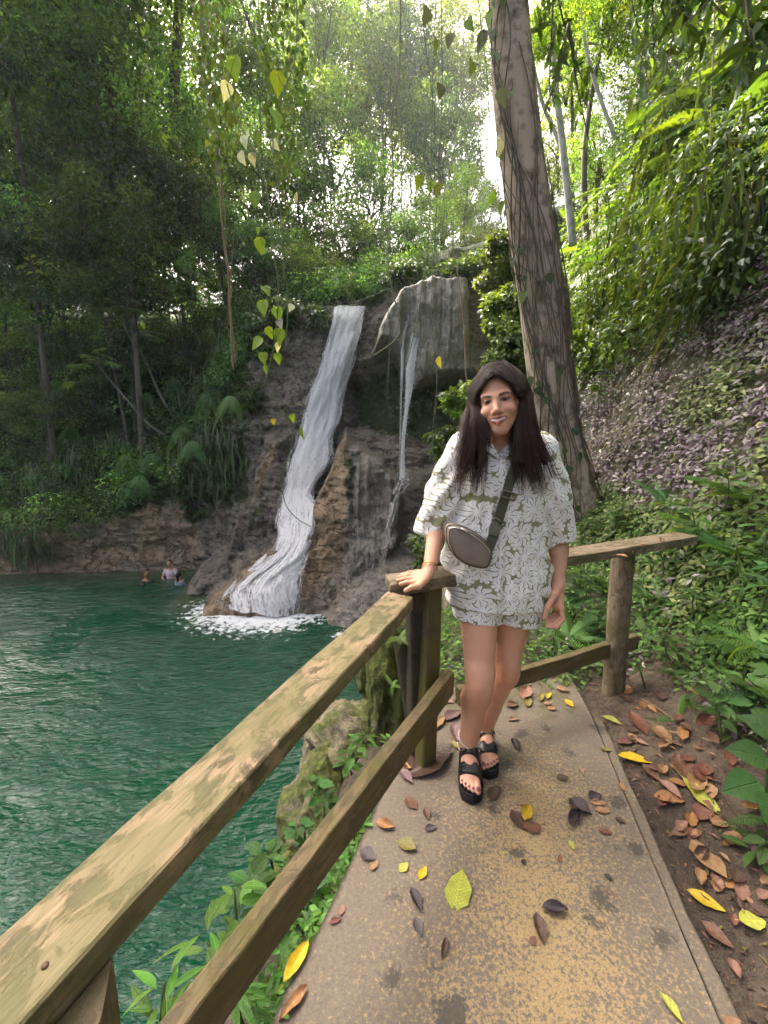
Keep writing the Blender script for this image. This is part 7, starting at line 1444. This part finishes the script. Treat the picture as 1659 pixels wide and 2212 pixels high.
for q in th:
    c = an + np.array([0, -.004, -.010]) + .0475 * (math.cos(q) * a_ + math.sin(q) * b_); t_ = -math.sin(q) * a_ + math.cos(q) * b_
    V, Q, T = tube([c - t_ * .0068, c - t_ * .003, c + t_ * .003, c + t_ * .0068], [.001, .0042, .0042, .001], 7); ga.add(V - W0, Q, T)
ga.build('shell_anklet', M['shell'], wo)
# necklace
c0_ = [P(x, y, Y) for x, y, Y in [(1052, 950, 1.60), (1058, 968, 1.565), (1070, 982, 1.553), (1082, 986, 1.550), (1096, 980, 1.553), (1108, 965, 1.567), (1112, 950, 1.60)]]
V, Q, T = tube(catmull(c0_, 40), .0007, 4); G().add(V - W0, Q, T).build('necklace', M['gold'], wo)

# ------------------------------------------------------------------ crossbody bag (hangs on the woman: a thing of its own)
M['bag'] = plain('taupe_nylon', (.25, .205, .16), .62, .35); M['web'] = plain('olive_webbing', (.085, .088, .055), .8, .2); M['buckle'] = plain('olive_plastic', (.13, .135, .085), .45); M['zip'] = plain('silver_zip', (.62, .58, .52), .3, Metallic=.8)
# pouch: rounded outline lofted to a soft cushion
out = [(966, 1140), (974, 1135), (992, 1136), (1018, 1146), (1042, 1162), (1058, 1180), (1064, 1196), (1060, 1216), (1052, 1227), (1034, 1227), (1008, 1219), (986, 1204), (972, 1184), (965, 1162)]
yb = 1.515; op = np.array([P(x, y, yb) for x, y in out]); op = catmull(np.vstack([op, op[0]]), 57)[:-1]; cb_ = op.mean(0); bag = empty('crossbody_bag', cb_ + np.array([0, .03, -.05]), 'small taupe crossbody bag with olive strap worn across the woman', 'bag'); B0 = np.array(bag.location)
rows = [(1.0, .045), (1.02, .03), (1.0, .012), (.97, .0), (.93, -.009), (.84, -.014), (.65, -.017), (.35, -.019), (.0, -.019)]
V = np.array([cb_ + (op - cb_) * k + np.array([0, d, 0]) for k, d in rows]); V += (.0025 * fbm(V, 26, 3, 3, True) + .003 * fbm(V, 12, 2, 4))[..., None] * np.array([0, 1, 0]); n = 56; i = np.arange(len(rows) - 1)[:, None] * n; j = np.arange(n)[None]; jj = (j + 1) % n
Q = np.stack([i + j, i + n + j, i + n + jj, i + jj], -1).reshape(-1, 4); back = np.array([cb_ + np.array([0, .045, 0])]); VV = np.vstack([V.reshape(-1, 3), back]); jx = np.arange(n); T = np.stack([jx, (jx + 1) % n, np.full(n, len(VV) - 1)], -1)
pouch = link('pouch', make_mesh('pouch', VV - B0, [Q, T], True, mats=[M['bag']]), bag)
zp = catmull([P(*q) for q in [(970, 1141, 1.513), (990, 1141, 1.500), (1016, 1153, 1.494), (1040, 1170, 1.496), (1058, 1190, 1.503), (1061, 1200, 1.51)]], 40); V, Q, T = tube(zp, .0028, 6); link('zip', make_mesh('zip', V - B0, [Q, T], True, mats=[M['zip']]), pouch)
V, Q, T = tube([P(996, 1141, 1.494), P(1006, 1146, 1.488), P(1014, 1153, 1.488)], [.003, .004, .0025], 6); link('zip_pull', make_mesh('zip_pull', V - B0, [Q, T], True, mats=[M['zip']]), pouch)
for k_, d_, nm in ((1.005, .006, 'piping'), (.90, -.0125, 'seam')):
    rg = cb_ + (op - cb_) * k_ + np.array([0, d_, 0]); V, Q, T = tube(np.vstack([rg, rg[:1]]), .0016, 5, cap=False); link(nm, make_mesh(nm, V - B0, Q, True, mats=[M['web']]), pouch)
def band(pts, wid, th, mat, name, parent, n=40):
    c = catmull(pts, n); t = unit(np.gradient(c, axis=0)); nr = np.array([0, -1.0, 0]) - t * (t @ np.array([0, -1.0, 0]))[:, None]; nr = unit(nr); sd = np.cross(t, nr); wid = np.interp(np.linspace(0, 1, n), np.linspace(0, 1, len(np.atleast_1d(wid))), np.atleast_1d(wid))[:, None]
    V = np.stack([c - sd * wid / 2, c + sd * wid / 2, c + sd * wid / 2 - nr * th, c - sd * wid / 2 - nr * th], 1); i = np.arange(n - 1)[:, None] * 4; j = np.arange(4)[None]; jj = (j + 1) % 4; Q = np.stack([i + j, i + jj, i + 4 + jj, i + 4 + j], -1).reshape(-1, 4)
    Q = np.vstack([Q, [[0, 3, 2, 1]], [[4 * n - 4, 4 * n - 3, 4 * n - 2, 4 * n - 1]]]); return link(name, make_mesh(name, V.reshape(-1, 3) - B0, Q, False, mats=[mat]), parent)
def fy(x, y, off=.010): q = P(x, y, 1.54); return P(x, y, front_Y(q[0], q[2]) - off)
sp = [P(1052, 1192, 1.515), fy(1064, 1165, .016), fy(1072, 1140, .012), fy(1082, 1108), fy(1092, 1075), fy(1102, 1042), fy(1114, 1005), fy(1130, 968, .012), P(1144, 950, 1.60), P(1150, 946, 1.66)]
strap = band(sp, [.040, .036, .036], .003, M['web'], 'strap', bag, 60)
def frame_loop(cx_, cy_, w, h, ang, name, th=.0035, Yo=.016):
    c = fy(cx_, cy_, Yo); ca, sa = math.cos(ang), math.sin(ang); pts = [np.array([c[0] + (x * ca - z * sa), c[1], c[2] + (x * sa + z * ca)]) for x, z in ((-w, -h), (w, -h), (w, h), (-w, h), (-w, -h))]
    g = G()
    for p0, p1 in zip(pts[:-1], pts[1:]):
        V, Q, T = tube([p0, p1], th, 6); g.add(V - B0, Q, T)
    return g.build(name, M['buckle'], strap)
frame_loop(1100, 1070, .026, .012, R(-20), 'slider')
frame_loop(1078, 1128, .024, .008, R(-27), 'buckle_bar')
bk = band([fy(1077, 1130, .017), fy(1070, 1143, .019), fy(1066, 1156, .019)], [.044, .044, .034], .009, M['buckle'], 'buckle', strap, 10)
# ------------------------------------------------------------------ bathers in the pool
def bather(name, pos, yaw, label, top, hair, pose):
    """one continuous body, waist-deep; children: hair and top"""
    cy_, sy_ = math.cos(yaw), math.sin(yaw); L = lambda x, y, z: np.array([pos[0] + x * cy_ - y * sy_, pos[1] + x * sy_ + y * cy_, pos[2] + z])
    p = [rcone(L(0, 0, -.35), L(0, .0, .12), .14, .13, k=.04), ell(L(0, 0, .18), (.17, .12, .18), k=.05), rcone(L(0, 0, .30), L(0, -.02, .46), .055, .05, k=.03), ell(L(0, -.03, .53), (.078, .09, .115), k=.02), ell(L(0, -.115, .52), (.016, .02, .018), k=.015)]
    for s in (-1, 1):
        e, h = pose[0 if s < 0 else 1]; p += [rcone(L(s * .17, 0, .27), L(*e), .052, .042, k=.03), rcone(L(*e), L(*h), .040, .030, k=.02), ell(L(h[0], h[1] - .03, h[2]), (.035, .06, .022), k=.02)]
    lo = np.array(pos) - np.array([.75, .75, .5]); hi = np.array(pos) + np.array([.75, .75, .8]); V, Q = surface(*field(p, lo, hi, .017)); t = empty(name, pos, label, 'person', 'bathers in the pool'); o = np.array(pos)
    link('body', make_mesh('body', V - o, Q, True, col=np.ones((len(V), 3)) * np.array([.50, .27, .17]), mats=[M['skin']]), t)
    q = [ell(L(0, .005, .565), (.088, .095, .10), k=.02), rcone(L(0, .06, .54), L(0, .09, hair[1]), .05, .03, k=.03), ell(L(0, -.14, .50), (.08, .07, .09), k=.01, op=-1)]; V, Q = surface(*field(q, lo, hi, .017)); link('hair', make_mesh('hair', V - o, Q, True, col=np.ones((len(V), 3)) * np.array(hair[0]), mats=[M['hair']]), t)
    q = [rcone(L(0, 0, -.33), L(0, 0, .12), .155, .145, k=.04), ell(L(0, 0, .17), (.185, .135, .17), k=.05)]
    for s in (-1, 1):
        e, h = pose[0 if s < 0 else 1]; e = np.array(e); q.append(rcone(L(s * .17, 0, .27), L(*(np.array([s * .17, 0, .27]) * .5 + e * .5)), .066, .062, k=.02))
    V, Q = surface(*field(q, lo, hi, .017)); m_ = plain('swim_top_' + name + str(len(bpy.data.materials)), top, .7); link('shirt', make_mesh('shirt', V - o, Q, True, mats=[m_]), t)
    return t
pp = PZ(370, 1248, WZ); bather('person', (pp[0], pp[1], WZ + .02), .1, 'bather in a pink and white shirt standing waist-deep by the far rock', (.62, .48, .52), ((.02, .012, .01), .45), [((-.27, -.08, .02), (-.12, -.24, -.08)), ((.27, -.08, .02), (.12, -.24, -.08))])
pp = PZ(316, 1258, WZ); bather('person', (pp[0], pp[1], WZ - .22), 1.4, 'bather in dark clothes bending low in the water, leftmost of the three', (.02, .02, .022), ((.10, .05, .025), .35), [((-.28, -.15, .12), (-.30, -.35, .18)), ((.26, -.15, .1), (.24, -.35, .1))])
pp = PZ(389, 1262, WZ); bather('person', (pp[0], pp[1], WZ - .20), 2.6, 'bather with black ponytail and blue-grey top, rightmost by the dark rock spur', (.16, .18, .27), ((.012, .010, .010), .18), [((-.28, -.12, .1), (-.2, -.3, .02)), ((.28, -.12, .1), (.3, -.32, .2))])
pp = PZ(806, 1440, WZ + .25); bather('person', (pp[0], pp[1], WZ + .12), -.6, 'bather on the rocks mostly hidden below the end of the left top rail', (.10, .08, .08), ((.03, .018, .012), .3), [((-.28, -.15, .1), (-.2, -.38, .1)), ((.28, -.15, .1), (.22, -.38, .1))])
# ------------------------------------------------------------------ humid air over the pool
def haze():
    t = NT('humid_air'); v = t.N('ShaderNodeVolumePrincipled'); v.inputs['Color'].default_value = (.90, .95, 1, 1); v.inputs['Density'].default_value = .0009; v.inputs['Anisotropy'].default_value = .3
    t.l.new(v.outputs[0], t.out.inputs['Volume']); lo, hi = np.array([-52, -6, -6.5]), np.array([36, 66, 42.0])
    V = np.array([[(lo, hi)[i][0], (lo, hi)[j][1], (lo, hi)[k][2]] for i in (0, 1) for j in (0, 1) for k in (0, 1)]); F = np.array([(0, 1, 3, 2), (4, 6, 7, 5), (0, 4, 5, 1), (2, 3, 7, 6), (0, 2, 6, 4), (1, 5, 7, 3)])
    tag(link('haze', make_mesh('haze', V, F, False, mats=[t.m])), 'thin humid haze over pool and forest', kind='stuff')
haze()
